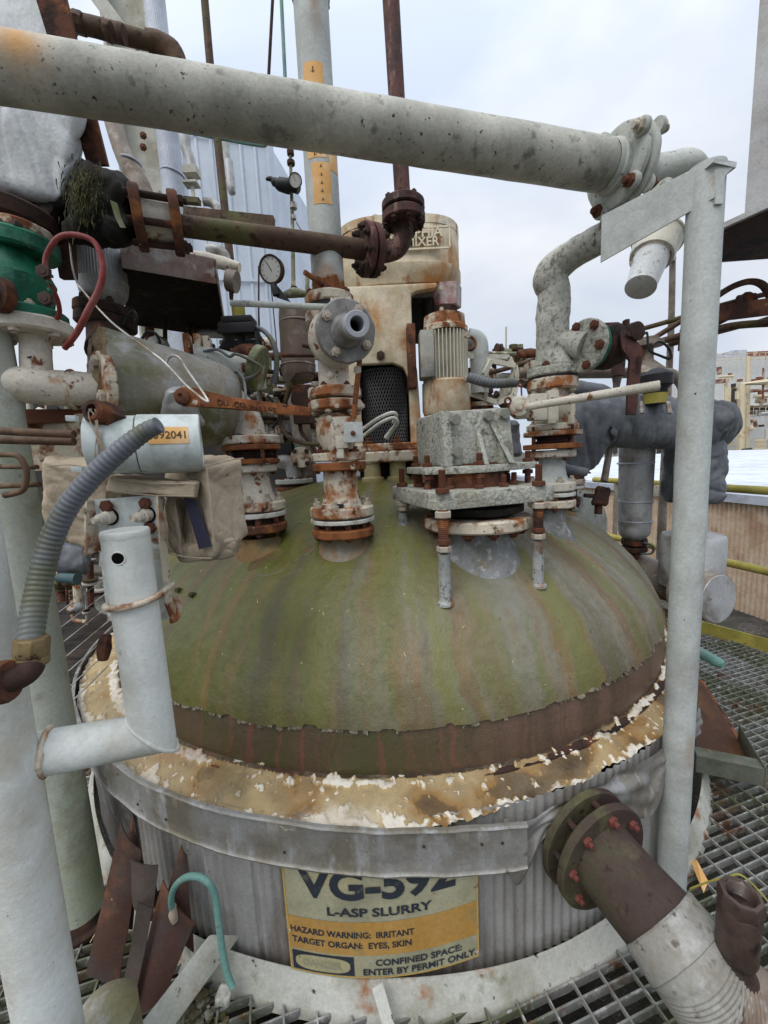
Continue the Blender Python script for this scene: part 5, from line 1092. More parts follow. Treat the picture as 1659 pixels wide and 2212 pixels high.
mb = MB(); mb.cyl(b_ - ax * .012, b_ - ax * .010, r1 * .79, seg=40); part('window', mb, M['glass'], cv)
for dy in (0, 1):
    for k in range(2):
        p = a_ + ax * .004 + V(0, -.4, (.8, -.62)[dy]).normalized() * r1 * .93; 
    mb = MB(); mb.box(p - ax * .010, .02, .018, .012, ax); part('cover_lug', mb, M['blue'], t, bev=.002)
_, cu_, cv_ = frame(ax); 
def onh(s_, ang, k): d = V(0, -math.cos(ang), math.sin(ang)); d -= ax * d.dot(ax); d.normalize(); return a_ + ax * s_ + d * (r1 * 1.03 + k)
tg = at(322, 943, .86); s1 = (at(320, 943, .9) - a_).dot(ax) ; s2 = s1 + .082
mb = MB(); mb.grid(lambda a, b: onh(s1 + (s2 - s1) * a, R(-2 + 30 * b), .0012), 4, 8); tg_ = part('number_tag', mb, M['orangelabel'], t)
tm = MB(); textmesh(tm, '592041', lambda x, y, z: V(x, y, z), 1, .015); mb = MB(); mb.f = tm.f; w_ = max(v.x for v in tm.v)
mb.v = [onh(s1 + .010 + v.x / w_ * .066, R(7 + v.y / .72 * 13), .002) for v in tm.v]; part('number', mb, M['ink'], tg_)
d = V(-.25, -1, .25).normalized(); p = at(250, 905, .92); mb = MB(); mb.cyl(p, p + d * .035, .030, seg=6); mb.lathe(p, d, [(.03, .026), (.055, .026), (.06, .022), (.06, .014), (.02, .013), (.02, .001)], 28, caps=False); fg = part('gland', mb, M['drust'], t, wob=(.001, 40))
mb = MB()
for i in range(9): q_ = p + d * .055 + V(random.uniform(-.008, .008), 0, random.uniform(-.006, .006)); mb.tube([q_, q_ + V(random.uniform(-.01, .02), -.008, -.02), q_ + V(random.uniform(-.005, .025), -.006, -.075 - .03 * random.random())], .0011, 5, 3)
part('frayed_strands', mb, M['tan'], fg)
# corrugated conduit
t = thing('corrugated_conduit', 'grey corrugated hose curving down across the left side to a rusty elbow', 'hose', at(60, 1390, .74))
mb = MB(); cp = [(343, 918, .80, 19), (310, 935, .80, 21), (262, 972, .79, 23), (205, 1025, .78, 24), (150, 1090, .77, 25), (112, 1165, .76, 26), (88, 1250, .74, 28), (72, 1330, .71, 29), (64, 1395, .68, 29)]
tpx(mb, cp, 28, 8, rip=(.0105, .10)); part('sleeve', mb, M['conduit'], t, sharp=80)
e_ = at(343, 918, .80); d = (e_ - at(310, 935, .80)).normalized(); mb = MB(); mb.cyl(e_ - d * .01, e_ + d * .001, rm(e_, 17), seg=28); part('cut_end', mb, M['conduit'], t)
M['brassy'] = mat('tarnished_fitting', (.14, .085, .045), [((.22, .17, .08), 8, .52, .08), (RUST, 14, .58, .05), (DRUST, 30, .66, .04)], .55, .3, bs=60)
mb = MB(); c = at(68, 1402, .68); d = V(-.12, -.1, -1).normalized(); r_ = rm(c, 38); mb.lathe(c - d * .022, d, [(0, r_ * .93), (.004, r_), (.028, r_), (.034, r_ * .94)], 8); mb.lathe(c + d * .012, d, [(0, r_ * .99), (.014, r_ * 1.02), (.016, r_ * .93)], 24); part('coupling_nut', mb, M['brassy'], t, bev=.001)
mb = MB(); tpx(mb, [(66, 1425, .675, 31), (60, 1446, .665, 33), (40, 1463, .65, 32), (5, 1474, .63, 31), (-60, 1480, .61, 31)], 28, 5); part('elbow', mb, M['drust'], t, wob=(.001, 30)); mb = MB(); mb.lathe(at(12, 1472, .633), V(-1, -.2, -.1), [(-.008, .033), (-.002, .036), (.006, .036), (.01, .033)], 28); part('elbow_collar', mb, M['rust'], t)
mb = MB(); tpx(mb, [(-6, 1500, .73, 9), (-2, 1560, .72, 8), (-4, 1640, .72, 8)], 12, 3); top('rusty_rod', mb, M['maroon'], 'thin dark red rod at the left edge below the rusty conduit elbow', 'rod')

# ================================================================== LEFT MID CLUSTER
t = thing('pipe_tee', 'cream rust speckled pipe tee under the green valve at the left edge', 'pipe tee', at(60, 880, 1.35))
mb = MB(); tpx(mb, [(-60, 826, 1.28, 47), (30, 830, 1.32, 46), (120, 838, 1.38, 43), (216, 842, 1.46, 38)], 40, 6); part('run', mb, M['creamrust'], t, wob=(.003, 12))
mb = MB(); tpx(mb, [(80, 820, 1.36, 34), (78, 770, 1.36, 33), (76, 740, 1.36, 32), (74, 728, 1.36, 36)], 32, 4); part('branch', mb, M['creamrust'], t, wob=(.002, 12))
vx_ = at(70, 712, 1.36); flange(t, at(66, 712, 1.36), Z, rm(vx_, 92), .045, 'creamrust', 6, .016, 'nutgrey', .3, side=-1, ph=.8)
mb = MB(); c = at(158, 842, 1.415); ring_torus(mb, c, V(1, .35, -.05), rm(c, 44), .008, 40); part('hoop', mb, M['rustcream'], t, wob=(.002, 30))
fa = V(1, 1.1, -.04).normalized(); flange(t, at(222, 838, 1.46), fa, rm(at(232, 850, 1.5), 82), .035, 'rustcream', 4, .022, 'nutgrey', .2, side=-1, ph=.5, bfr=.74)
t = thing('green_valve', 'dark green cast valve on the cream flanged tee at the left edge', 'valve', at(62, 702, 1.36))
gX, gY = at(55, 690, 1.36).x, 1.36
vflange(t, gX, gY, 676, 700, 92, 'green', 4, 10, 'nutgrey', .5, ph=.7); 
mb = MB(); z0_, z1_ = zpy(gX, gY, 680), zpy(gX, gY, 545); loft(mb, [sup(gX - .015, gY, .07, .07, z0_, 3.0), sup(gX - .02, gY, .088, .08, z0_ + .03, 3.0), sup(gX - .015, gY, .098, .09, z0_ + .10, 3), sup(gX - .02, gY, .07, .075, z1_, 2.6)]); gb = part('body', mb, M['green'], t, bev=0, wob=(.006, 14))
M['nutgreen'] = M['drust']
for x, y in ((112, 648), (108, 590), (28, 700 - 60)): bolt(gb, at(x - 10, y, 1.24), V(.2, -1, 0), .020, 'nutdark', .1)
mb = MB(); mb.lathe(at(10, 640, 1.25), V(-.2, -1, 0), [(0, .05), (.03, .05), (.035, .03), (.06, .03)], 24); part('stem', mb, M['drust'], gb)
for i in range(5): mb = MB(); mb.bar(at(104, 592 + i * 16, 1.245), at(114, 598 + i * 16, 1.26), .005, .008); part('cast_mark', mb, M['green'], gb)
f = flange(t, at(42, 532, 1.36), V(.12, 0, 1), rm(at(42, 532, 1.36), 88), .05, 'green', 4, .016, 'nutdark', .4, ph=.9); flange(t, at(44, 502, 1.38), V(.12, 0, 1), rm(at(42, 500, 1.36), 74), .03, 'rustcream', 0)
flange(t, at(20, 470, 1.42), V(.15, 0, 1), .13, .06, 'drust', 0)
mb = MB(); c = at(20, 470, 1.4); mb.soft([at(-60, 500, 1.45), at(110, 500, 1.45), at(110, 490, 1.8), at(-60, 490, 1.8), at(-60, 395, 1.45), at(150, 425, 1.45), at(150, 425, 1.8), at(-60, 395, 1.8)], 5, 2); part('upper_body', mb, M['dark'], t, wob=(.03, 7))
mb = MB(); tpx(mb, [(140, 752, 1.30, 6.6), (165, 720, 1.27, 7.4), (190, 672, 1.24, 7.8), (216, 620, 1.22, 7.8), (221, 570, 1.22, 7.4), (205, 525, 1.22, 7.0), (168, 508, 1.22, 7.0), (128, 512, 1.23, 6.6), (103, 545, 1.24, 6.2), (98, 575, 1.25, 6.2), (108, 610, 1.27, 5.5), (125, 650, 1.30, 5.5), (128, 680, 1.32, 5.5), (118, 690, 1.34, 5.5)], 14, 8)
top('red_hose', mb, M['redhose'], 'looping dark red rubber hose hanging in front of the green valve', 'hose')
# insulated horizontal vessel
t = thing('insulated_vessel', 'horizontal metal clad vessel stained green and orange, behind the rusty long lever', 'vessel', at(380, 960, 1.8))
va, vb = at(212, 820, 1.55), at(448, 872, 1.80); ax = (vb - va).normalized(); rv = .192
mb = MB(); Lv = (vb - va).length
mb.lathe(va, ax, [(0, rv), (Lv * .3, rv * .99), (Lv, rv * .97), (Lv + .001, rv * .985), (Lv + .012, rv * .985), (Lv + .013, rv * .965), (Lv + .05, rv * .95), (Lv + .085, rv * .84), (Lv + .11, rv * .62), (Lv + .12, rv * .3)], 72); vs_ = part('cladding', mb, M['tincyl'], t, wob=(.004, 5))
mb = MB(); mb.lathe(va, ax, [(-.012, rv * 1.0), (.002, rv * 1.012), (.002, rv * .99)], 64, caps=False); mb.lathe(va, ax, [(-.010, rv * 1.01), (-.014, rv * .9), (-.03, rv * .80), (-.02, rv * .70), (.02, rv * .68), (.02, .001)], 64, caps=False)
M['lagend'] = mat('open_lagging', (.16, .15, .12), [((.38, .36, .32), 14, .60, .05), (BLACK, 9, .55, .06), ((.25, .18, .10), 5, .55, .08)], .95, bs=40, bump=1, dist=.01); part('open_end', mb, M['lagend'], t, wob=(.012, 14))
for i in range(7):
    th_ = R(-60 + 26 * i); 
for k in (.3, .98):
    mb = MB(); mb.lathe(va, ax, [(Lv * k, rv * (.992 - .05 * k)), (Lv * k, rv * (1.003 - .05 * k)), (Lv * k + .014, rv * (1.001 - .05 * k)), (Lv * k + .014, rv * (.99 - .05 * k))], 64, caps=False) if k > .5 else mb.lathe(va, ax, [(Lv + .10, rv * .87), (Lv + .10, rv * .885), (Lv + .112, rv * .865), (Lv + .112, rv * .85)], 64, caps=False)
    part('hoop', mb, M['galv'], t)
for x, y in ((487, 972), (515, 966), (520, 957), (460, 965)): bolt(vs_, at(x, y, 1.56), V(0, -1, 0), .004, 'nutdark', 0, 'rivet')
mb = MB(); c = at(380, 868, 1.42); mb.soft([at(345, 915, 1.5), at(440, 920, 1.5), at(440, 920, 1.6), at(345, 915, 1.6), at(360, 845, 1.42), at(400, 830, 1.42), at(420, 840, 1.6), at(350, 840, 1.6)], 5, 2); part('taped_gland', mb, M['galv'], t, wob=(.014, 14))
# long rusty lever
t = thing('lever', 'long orange rusted flat lever across the clad vessel, stamped lettering', 'lever', at(395, 855, 1.40))
l0, l1, l2 = at(372, 855, 1.36), at(500, 872, 1.38), at(672, 889, 1.50)
mb = MB(); mb.slab([at(378, 846, 1.36), at(392, 835, 1.36), at(420, 838, 1.36), at(500, 858, 1.38), at(672, 880, 1.50), at(670, 898, 1.50), at(600, 895, 1.44), at(500, 882, 1.38), at(420, 879, 1.36), at(395, 878, 1.36), at(380, 866, 1.36)], V(.002, .010, 0)); lv_ = part('bar', mb, M['orust'], t, bev=.002)
mb = MB(); p = at(394, 857, 1.358); mb.lathe(p, V(-.1, -1, 0), [(0, .028), (.006, .027), (.010, .020), (.012, .010), (.006, .006)], 28); part('pivot', mb, M['rust'], t)
emboss('DURCO', at(469, 874, 1.370), (at(560, 882, 1.40) - at(469, 870, 1.37)).normalized(), Z, .026, lv_, 'rust')
emboss('304/2 3 872', at(538, 884, 1.398), (at(640, 891, 1.47) - at(538, 881, 1.40)).normalized(), Z, .019, lv_, 'rust')
mb = MB(); tpx(mb, [(168, 615, 1.30, 2.5), (240, 695, 1.28, 2.6), (320, 755, 1.27, 2.8), (358, 785, 1.26, 3), (405, 835, 1.25, 3.2), (448, 868, 1.24, 3.2), (440, 850, 1.25, 3), (405, 800, 1.26, 3), (386, 772, 1.26, 3), (368, 770, 1.27, 3), (358, 786, 1.27, 2.6)], 8, 6)
top('wire_rod', mb, M['steel'], 'thin bent wire rod lying across clad vessel down to the rusty lever', 'rod')
mb = MB(); tpx(mb, [(150, 520, 1.45, 2.4), (162, 600, 1.42, 2.4), (200, 655, 1.4, 2.4)], 8, 4); top('thin_wire', mb, M['steel'], 'thin pale wire hanging down inside the loop of the red hose', 'wire')
# ribbed cladding helper
def ribbed(parent, name, rows, mt, n=60, amp=.02, seg=None, sm=4):
    mb = MB(); P = [at(a, b, c) for a, b, c, _ in rows]; mb.tube(P, [rm(p, r_[3]) for p, r_ in zip(P, rows)], seg or n * 4, sm, fn=lambda a: 1 + amp * math.cos(a * n)); return part(name, mb, M[mt], parent, sharp=80)
t = thing('clad_riser', 'short ribbed silver clad riser with cone foot above dark flanges and clad vessel', 'pipe', at(222, 735, 1.95))
ribbed(t, 'cladding', [(212, 500, 1.95, 53), (216, 560, 1.95, 55), (221, 612, 1.95, 56)], 'galv', 56, .018)
mb = MB(); c = at(213, 548, 1.95); ring_torus(mb, c, Z, rm(c, 55), .005, 40); part('band', mb, M['galv'], t)
mb = MB(); tpx(mb, [(221, 612, 1.95, 57), (224, 640, 1.95, 50), (226, 655, 1.95, 40), (226, 665, 1.95, 36)], 40, 4); part('cone', mb, M['galv'], t, wob=(.004, 10))
flange(t, at(228, 674, 1.95), V(.15, 0, 1), rm(at(228, 674, 1.95), 66), .05, 'drust', 6, .02, 'nutdark', .5); flange(t, at(230, 697, 1.95), V(.15, 0, 1), rm(at(230, 690, 1.95), 66), .05, 'drust', 0)
mb = MB(); tpx(mb, [(230, 705, 1.95, 40), (236, 735, 1.9, 48), (240, 760, 1.85, 52)], 32, 3); part('neck', mb, M['drust'], t, wob=(.006, 12))
mb = MB(); tpx(mb, [(268, 700, 1.85, 3), (285, 672, 1.83, 3), (296, 685, 1.82, 3), (290, 712, 1.84, 3)], 8, 5); part('bond_strap', mb, M['black'], t)
# hanging box tray seen from below
t = thing('junction_box', 'large rusty rimmed box with dark underside hanging left of the white riser', 'box', at(370, 720, 2.3))
Yn = 1.95; nb1, nb2 = at(265, 562, Yn), at(467, 598, Yn); zb_ = (nb1.z + nb2.z) / 2
def fz(x, y, z): r_ = ray(x, y); return C0 + r_ * ((z - CZ) / r_.z)
n1, n2, f1_, f2_ = fz(265, 562, zb_), fz(467, 598, zb_), fz(274, 700, zb_), fz(488, 732, zb_)
H = .075
mb = MB(); mb.hexa([n1, n2, f2_, f1_, n1 + Z * H, n2 + Z * H, f2_ + Z * H, f1_ + Z * H]); part('case', mb, M['dark'], t)
M['boxrim'] = mat('rusty_galvanised_rim', (.22, .17, .15), [((.14, .07, .05), 7, .55, .08), ((.33, .30, .28), 12, .6, .05)], .7, .2)
dv = V(0, -.004, 0)
mb = MB(); mb.slab([n1 + dv - Z * .035, n2 + dv - Z * .035, n2 + dv + Z * (H + .003), n1 + dv + Z * (H + .003)], V(0, -.006, 0)); fr_ = part('rim', mb, M['boxrim'], t); 
mb = MB(); mb.slab([n2 + V(.004, -.01, -.035), f2_ + V(.004, 0, -.035), f2_ + V(.004, 0, H), n2 + V(.004, -.01, H)], V(.006, 0, 0)); part('rim', mb, M['boxrim'], t)
mb = MB(); mb.bar(n1 + V(0, .02, -.006), n2 + V(0, .02, -.006), .045, .006); part('inner_lip', mb, M['boxrim'], t)
for i in range(9): bolt(fr_, n1.lerp(n2, (i + .5) / 9) + V(0, .02, -.010), -Z, .008, 'nutdark', 0, 'rivet')
# dark mossy valve lump, spool with tie rods
t = thing('mossy_valve', 'blackened mossy valve with tie rod flanges and white spool, left end of brown line', 'valve', at(230, 520, 1.45))
mb = MB(); mb.soft([at(140, 520, 1.35), at(288, 525, 1.38), at(290, 515, 1.7), at(140, 510, 1.7), at(165, 350, 1.38), at(282, 395, 1.38), at(285, 405, 1.7), at(160, 340, 1.7)], 7, 4); mb.sphere(at(235, 488, 1.34), rm(at(235, 488, 1.34), 34), (1.1, 1, .9)); bd2 = part('body', mb, M['dark'], t, wob=(.035, 9), sharp=80)
mb = MB()
for i in range(420):
    c = at(random.gauss(182, 20), random.gauss(415, 32), 1.31 + random.random() * .08); a = random.uniform(0, 6.28); l = random.uniform(.01, .035); d = V(math.cos(a) * .4, -.4, -1).normalized(); mb.tube([c, c + d * l * .5, c + (d + V(.1, 0, -.2)) * l], [.002, .0016, .0006], 4)
mo = part('moss_growth', mb, M['moss'], t); mo['kind'] = 'stuff'
mb = MB(); mb.slab([at(238, 432, 1.32), at(252, 440, 1.31), sorted, 0] and [at(238, 432, 1.315), at(252, 440, 1.31), at(262, 470, 1.30), at(272, 492, 1.30), at(258, 492, 1.30), at(248, 468, 1.305)], V(0, .004, 0)); part('green_flake', mb, M['greenold'], t, wob=(.004, 20))
ax = (at(790, 540, 1.75) - at(385, 487, 1.46)).normalized(); s1_, s2_ = at(300, 472, 1.40), at(380, 484, 1.455)
flange(t, s1_, ax, rm(s1_, 74), .030, 'rust', 0); f = flange(t, s2_, ax, rm(s2_, 70), .030, 'rust', 0)
mb = MB(); mb.cyl(s1_, s2_, rm(s1_, 47), seg=40); part('spool', mb, M['creamrust'], t)
_, fu, fv = frame(ax); r_ = rm(s1_, 58)
for th_ in (35, 150, 210, 330, 270):
    o_ = fu * math.cos(R(th_)) * r_ + fv * math.sin(R(th_)) * r_; mb = MB(); mb.cyl(s1_ + o_ - ax * .03, s2_ + o_ + ax * .04, .0105, seg=12); part('tie_rod', mb, M['drust'], t); bolt(t, s2_ + o_ + ax * .016, ax, .018, 'nutdark', 0)
# slanting rusty flat bar, white wrapped bags
mb = MB(); mb.bar(at(72, -30, 1.36), at(112, 75, 1.42), .012, .062, V(0, 1, 0)); mb.bar(at(150, 130, 1.43), at(215, 340, 1.5), .012, .058, V(0, 1, 0)) if False else None
mb = MB(); P_ = [at(55, -60, 1.38), at(110, 60, 1.42), at(178, 240, 1.48), at(213, 345, 1.52)]
for a, b in zip(P_, P_[1:]): pass
mb.slab([at(75, -10, 1.46), at(140, -10, 1.46), at(232, 355, 1.54), at(188, 355, 1.54)], V(0, .012, 0)); top('flat_bar', mb, M['rust'], 'rusty flat steel bar slanting down behind the white overhead pipe at far left', 'steel bar')
mb = MB(); mb.slab([at(98, 425, 1.5), at(152, 425, 1.5), at(160, 600, 1.5), at(128, 600, 1.5)], V(0, .02, 0)); top('hanger_bar', mb, M['drust'], 'dark rusted hanger strip running down beside the green valve', 'steel bar')
t = thing('wrapped_valve', 'white cloth wrapped bundle hanging below the overhead pipe at left edge', 'wrapped valve', at(60, 420, 1.5))
mb = MB(); mb.soft([at(-70, 385, 1.40), at(135, 440, 1.44), at(140, 420, 1.75), at(-70, 380, 1.75), at(-90, 180, 1.40), at(178, 215, 1.44), at(175, 215, 1.75), at(-80, 180, 1.75)], 26, 14); part('cloth', mb, M['whitefab'], t, wob=(.05, 1.8), wsc=(1.3, 1, .7), sharp=80, crease=(.012, 3.5, (1.8, 1, .5)))
t = thing('wrapped_pipe', 'white cloth wrapping above the overhead pipe in the top left corner', 'wrapped valve', at(60, 60, 1.5))
mb = MB(); mb.soft([at(-90, 130, 1.55), at(148, 130, 1.55), at(150, 130, 1.9), at(-90, 130, 1.9), at(-110, -120, 1.55), at(128, -120, 1.55), at(130, -120, 1.9), at(-90, -120, 1.9)], 26, 14); part('cloth', mb, M['whitefab'], t, wob=(.05, 1.8), wsc=(1.3, 1, .7), sharp=80, crease=(.012, 3.5, (1.8, 1, .5)))
t = thing('threaded_pipe', 'brown threaded pipe with union and elbow above the overhead pipe, top left', 'pipe', at(360, 110, 1.6))
mb = MB(); tpx(mb, [(130, 42, 1.52, 24), (240, 68, 1.56, 24), (330, 92, 1.6, 20)], 28, 3); part('pipe', mb, M['brownpipe'], t, wob=(.002, 20)); 
for x, y, r_, l in ((148, 46, 29, .035), (172, 50, 27, .03), (235, 68, 25, .02), (262, 73, 24, .02)):
    c = at(x, y, 1.53); d = V(1, .15, -.2).normalized(); mb = MB(); mb.lathe(c - d * l / 2, d, [(0, rm(c, r_) * .94), (.004, rm(c, r_)), (l - .004, rm(c, r_)), (l, rm(c, r_) * .94)], 8 if r_ > 26 else 24); part('coupling', mb, M['brownpipe'], t)
mb = MB(); tpx(mb, [(318, 88, 1.6, 25), (345, 95, 1.61, 27), (372, 112, 1.62, 28), (385, 145, 1.63, 27), (388, 190, 1.63, 24)], 28, 6); part('elbow', mb, M['brownpipe'], t, wob=(.002, 20))
# ================================================================== LEFT BACKGROUND
for i, rows in enumerate(([(330, -40, 3.4, 29), (350, 160, 3.4, 28), (368, 340, 3.4, 27.5), (392, 560, 3.4, 27), (402, 780, 3.4, 26)], [(236, 240, 2.6, 19), (262, 320, 2.6, 22), (300, 400, 2.6, 27), (325, 470, 2.6, 28)])):
    t = thing('clad_pipe', ('tall bluish ribbed clad pipe rising in front of the steel column, upper left', 'slanting tan ribbed clad pipe below the overhead pipe, upper left')[i], 'pipe', at(rows[-1][0], rows[-1][1] + 20, rows[-1][2]))
    ribbed(t, 'cladding', rows, ('galvb', 'tandclad')[i], 40, .015, 160)
    for (x, y, r_) in (((380, 378, 28), (352, 190, 28)) if i == 0 else ((282, 350, 24), (238, 250, 20))):
        mb = MB(); c = at(x - (6 if i == 0 else 0), y, rows[0][2]); ring_torus(mb, c, V(.2, 0, 1), rm(c, r_), .007, 36); part('band', mb, M['galvb'], t)
M['colm'] = mat('cream_steel', (.50, .50, .44), [((.36, .34, .27), 4, .55, .08), (ORUST, 7, .68, .04)], .6, bs=40)
t = thing('steel_column', 'cream painted steel column with flanges behind the upper left pipes', 'column', at(330, 760, 4))
mb = MB(); x0, x1 = at(262, 300, 4).x, at(352, 300, 4).x; zlo, zhi = at(300, 780, 4).z, 7.5
mb.box(V((x0 + x1) / 2, 4.1, (zlo + zhi) / 2), x1 - x0, .02, zhi - zlo); part('web', mb, M['colm'], t)
for x in (x0, x1): mb = MB(); mb.box(V(x, 4.05, (zlo + zhi) / 2), .02, .25, zhi - zlo); part('flange', mb, M['colm'], t)
mb = MB(); mb.bar(at(200, -20, 3.6), at(295, 110, 3.6), .10, .02, V(0, 1, 0)); mb.bar(at(270, 380, 3.8), at(345, 420, 3.8), .05, .05, V(0, 1, 0)); mb.bar(at(285, 340, 3.8), at(300, 430, 3.8), .03, .03, V(0, 1, 0)); part('brace', mb, M['colm'], t)
for y in (285, 315, 340): bolt(t, at(311, y - 20, 3.95), V(0, -1, 0), .03, 'nutrust', .3)
# slim vertical pipes against the sky
for nm, lab, rows, mt in (('slim_pipe', 'slim brown speckled pipe rising past the overhead pipe, left of the teal one', [(438, -50, 3.0, 11), (455, 150, 3.0, 10.5), (474, 340, 3.0, 10), (497, 560, 3.0, 9.5)], 'brownpipe'), ('slim_pipe', 'thin dark pipe against the sky left of the teal pipe', [(592, -60, 3.2, 4.5), (580, 170, 3.2, 4.2), (575, 260, 3.2, 4)], 'drust'), ('slim_pipe', 'thin pale teal pipe against the sky left of the white riser', [(605, -60, 3.4, 5.5), (616, 170, 3.4, 5), (620, 250, 3.4, 5)], 'teal'), ('slim_pipe', 'thin dark green conduit running down in front of the ribbed wall', [(660, 540, 3.2, 1.5), (661, 620, 3.2, 3), (662, 660, 3.2, 3)], 'drust'), ('slim_pipe', 'horizontal pale teal pipe under the overhead pipe in front of the ribbed wall', [(330, 272, 3.0, 4.5), (420, 288, 3.0, 4.5), (565, 314, 3.0, 4.5), (567, 300, 3.0, 4.5)], 'teal')):
    if nm == 'slim_pipe' and rows[0][0] == 660: continue
    mb = MB(); tpx(mb, rows, 14, 5); top(nm, mb, M[mt], lab, 'pipe')
for lab, rows in (('thin dark green conduit hanging in front of the ribbed wall near the gauge', [(559, 575, 3.2, 2), (560, 720, 3.2, 2.2), (571, 740, 3.2, 2), (572, 830, 3.2, 2)]), ('thin wire dropping in front of the ribbed wall right of the gauge', [(583, 590, 3.0, 1.3), (598, 750, 3.0, 1.3)]), ('thin stay wire leaning to the white riser below the regulator', [(640, 480, 2.2, 1.2), (690, 560, 2.0, 1.2)])):
    mb = MB(); tpx(mb, rows, 8, 3); top('wire', mb, M['drust'], lab, 'wire')
t = thing('bracket_pipe', 'pale clad pipe with elbow and support bracket beside the bluish clad pipe', 'pipe', at(430, 480, 3.2))
mb = MB(); tpx(mb, [(398, 292, 3.2, 15), (402, 320, 3.2, 13), (412, 350, 3.2, 12), (416, 400, 3.2, 12)], 20, 4); part('drop', mb, M['galv'], t)
mb = MB(); mb.box(at(414, 372, 3.15), .10, .08, .05); mb.box(at(414, 398, 3.15), .10, .08, .015); mb.box(at(418, 425, 3.15), .02, .02, .16); part('bracket', mb, M['colm'], t)
mb = MB(); tpx(mb, [(440, 436, 3.2, 9), (455, 438, 3.2, 10), (470, 450, 3.2, 11), (473, 480, 3.2, 11)], 20, 4); part('elbow', mb, M['galv'], t)
t = thing('clad_elbow', 'pale horizontal clad pipe ending in torn cap above the hanging box', 'pipe', at(470, 580, 2.9))
mb = MB(); tpx(mb, [(400, 556, 2.9, 17), (440, 560, 2.9, 16), (485, 570, 2.9, 15), (518, 578, 2.9, 11)], 24, 4); part('run', mb, M['creamrust'], t, wob=(.006, 14)); mb = MB(); tpx(mb, [(448, 540, 2.95, 13), (470, 540, 2.95, 12), (485, 552, 2.95, 12), (490, 575, 2.95, 11)], 20, 4); part('elbow', mb, M['galv'], t)
mb = MB(); mb.bar(at(350, 428, 2.7), at(432, 436, 2.7), .04, .03); mb.bar(at(400, 462, 2.6), at(592, 482, 2.6), .05, .06); top('cable_channel', mb, M['brownpipe'], 'dark channel running behind the brown line in front of ribbed wall', 'channel')
# ribbed metal building
def bldg(x0, x1, ytop0, ytop1, Y0, Y1):
    t = thing('metal_building', 'pale blue ribbed metal building far behind the riser', 'building', at(500, 1000, Y0))
    a, b = at(x0, 700, Y0), at(x1, 700, Y1); z1_ = at(x1, ytop1, Y1).z; z0_ = -.5; Ln = (V(b.x - a.x, b.y - a.y, 0)).length
    d = V(b.x - a.x, b.y - a.y, 0).normalized(); n_ = V(d.y, -d.x, 0)
    def f(u, v):
        s_ = u * Ln; ph = (s_ / .30) % 1; o = .035 if ph < .16 else (.035 * (1 - (ph - .16) / .06) if ph < .22 else (.035 * (ph - .94) / .06 if ph > .94 else 0))
        return V(a.x, a.y, 0) + d * s_ + n_ * o + Z * (z0_ + (z1_ - z0_) * v)
    mb = MB(); mb.grid(f, int(Ln / .30 * 16), 2); part('wall', mb, M['siding'], t, sharp=20)
    mb = MB(); mb.hexa([V(a.x, a.y, z0_), V(b.x, b.y, z0_), V(b.x + .9, b.y + 5, z0_), V(a.x, a.y + 5, z0_)] + [V(a.x, a.y, z1_ - .02), V(b.x, b.y, z1_ - .02), V(b.x + .9, b.y + 5, z1_ - .02), V(a.x, a.y + 5, z1_ - .02)]); mb.v = [v + V(.0, .06, 0) for v in mb.v]; part('shell', mb, M['siding'], t)
    for yy in (ytop1 + 3, 770, 610): mb = MB(); z_ = at(x1, yy, Y1).z; mb.bar(V(a.x, a.y, z_) + n_ * .05, V(b.x, b.y, z_) + n_ * .05, .02, .05); part('trim', mb, M['siding'], t)
    mb = MB(); mb.cyl(V(b.x, b.y - .05, z0_), V(b.x, b.y - .05, z1_), .09, seg=4); part('corner_trim', mb, M['siding'], t)
    mb = MB()
    for k in range(2):
        z_ = at(x1, (770, 610)[k], Y1).z
        s_ = .2
        while s_ < Ln: p = V(a.x, a.y, z_) + d * s_ + n_ * .05; mb.sphere(p, .018, (1, 1, 1), 6, 4); s_ += .3
    return t
M['siding'] = mat('ribbed_siding', (.52, .58, .66), [((.44, .49, .56), .8, .56, .1), ((.60, .65, .72), 1.5, .6, .1, (1, 1, .2))], .45, .1, bs=8, bump=.05, var=.06)
tb = bldg(300, 612, 300, 306, 9.0, 9.6)
dq_ = thing('wall_duct', 'silver duct with elbow fixed to the ribbed building', 'duct', at(495, 425, 8.6))
mb = MB(); tpx(mb, [(485, 280, 8.6, 9), (490, 350, 8.6, 9)], 16, 2); part('upper', mb, M['whitegrey'], dq_); mb = MB(); tpx(mb, [(493, 348, 8.6, 11), (496, 375, 8.6, 11), (499, 405, 8.6, 11), (502, 418, 8.6, 8)], 20, 3); part('cowl', mb, M['galv'], dq_)

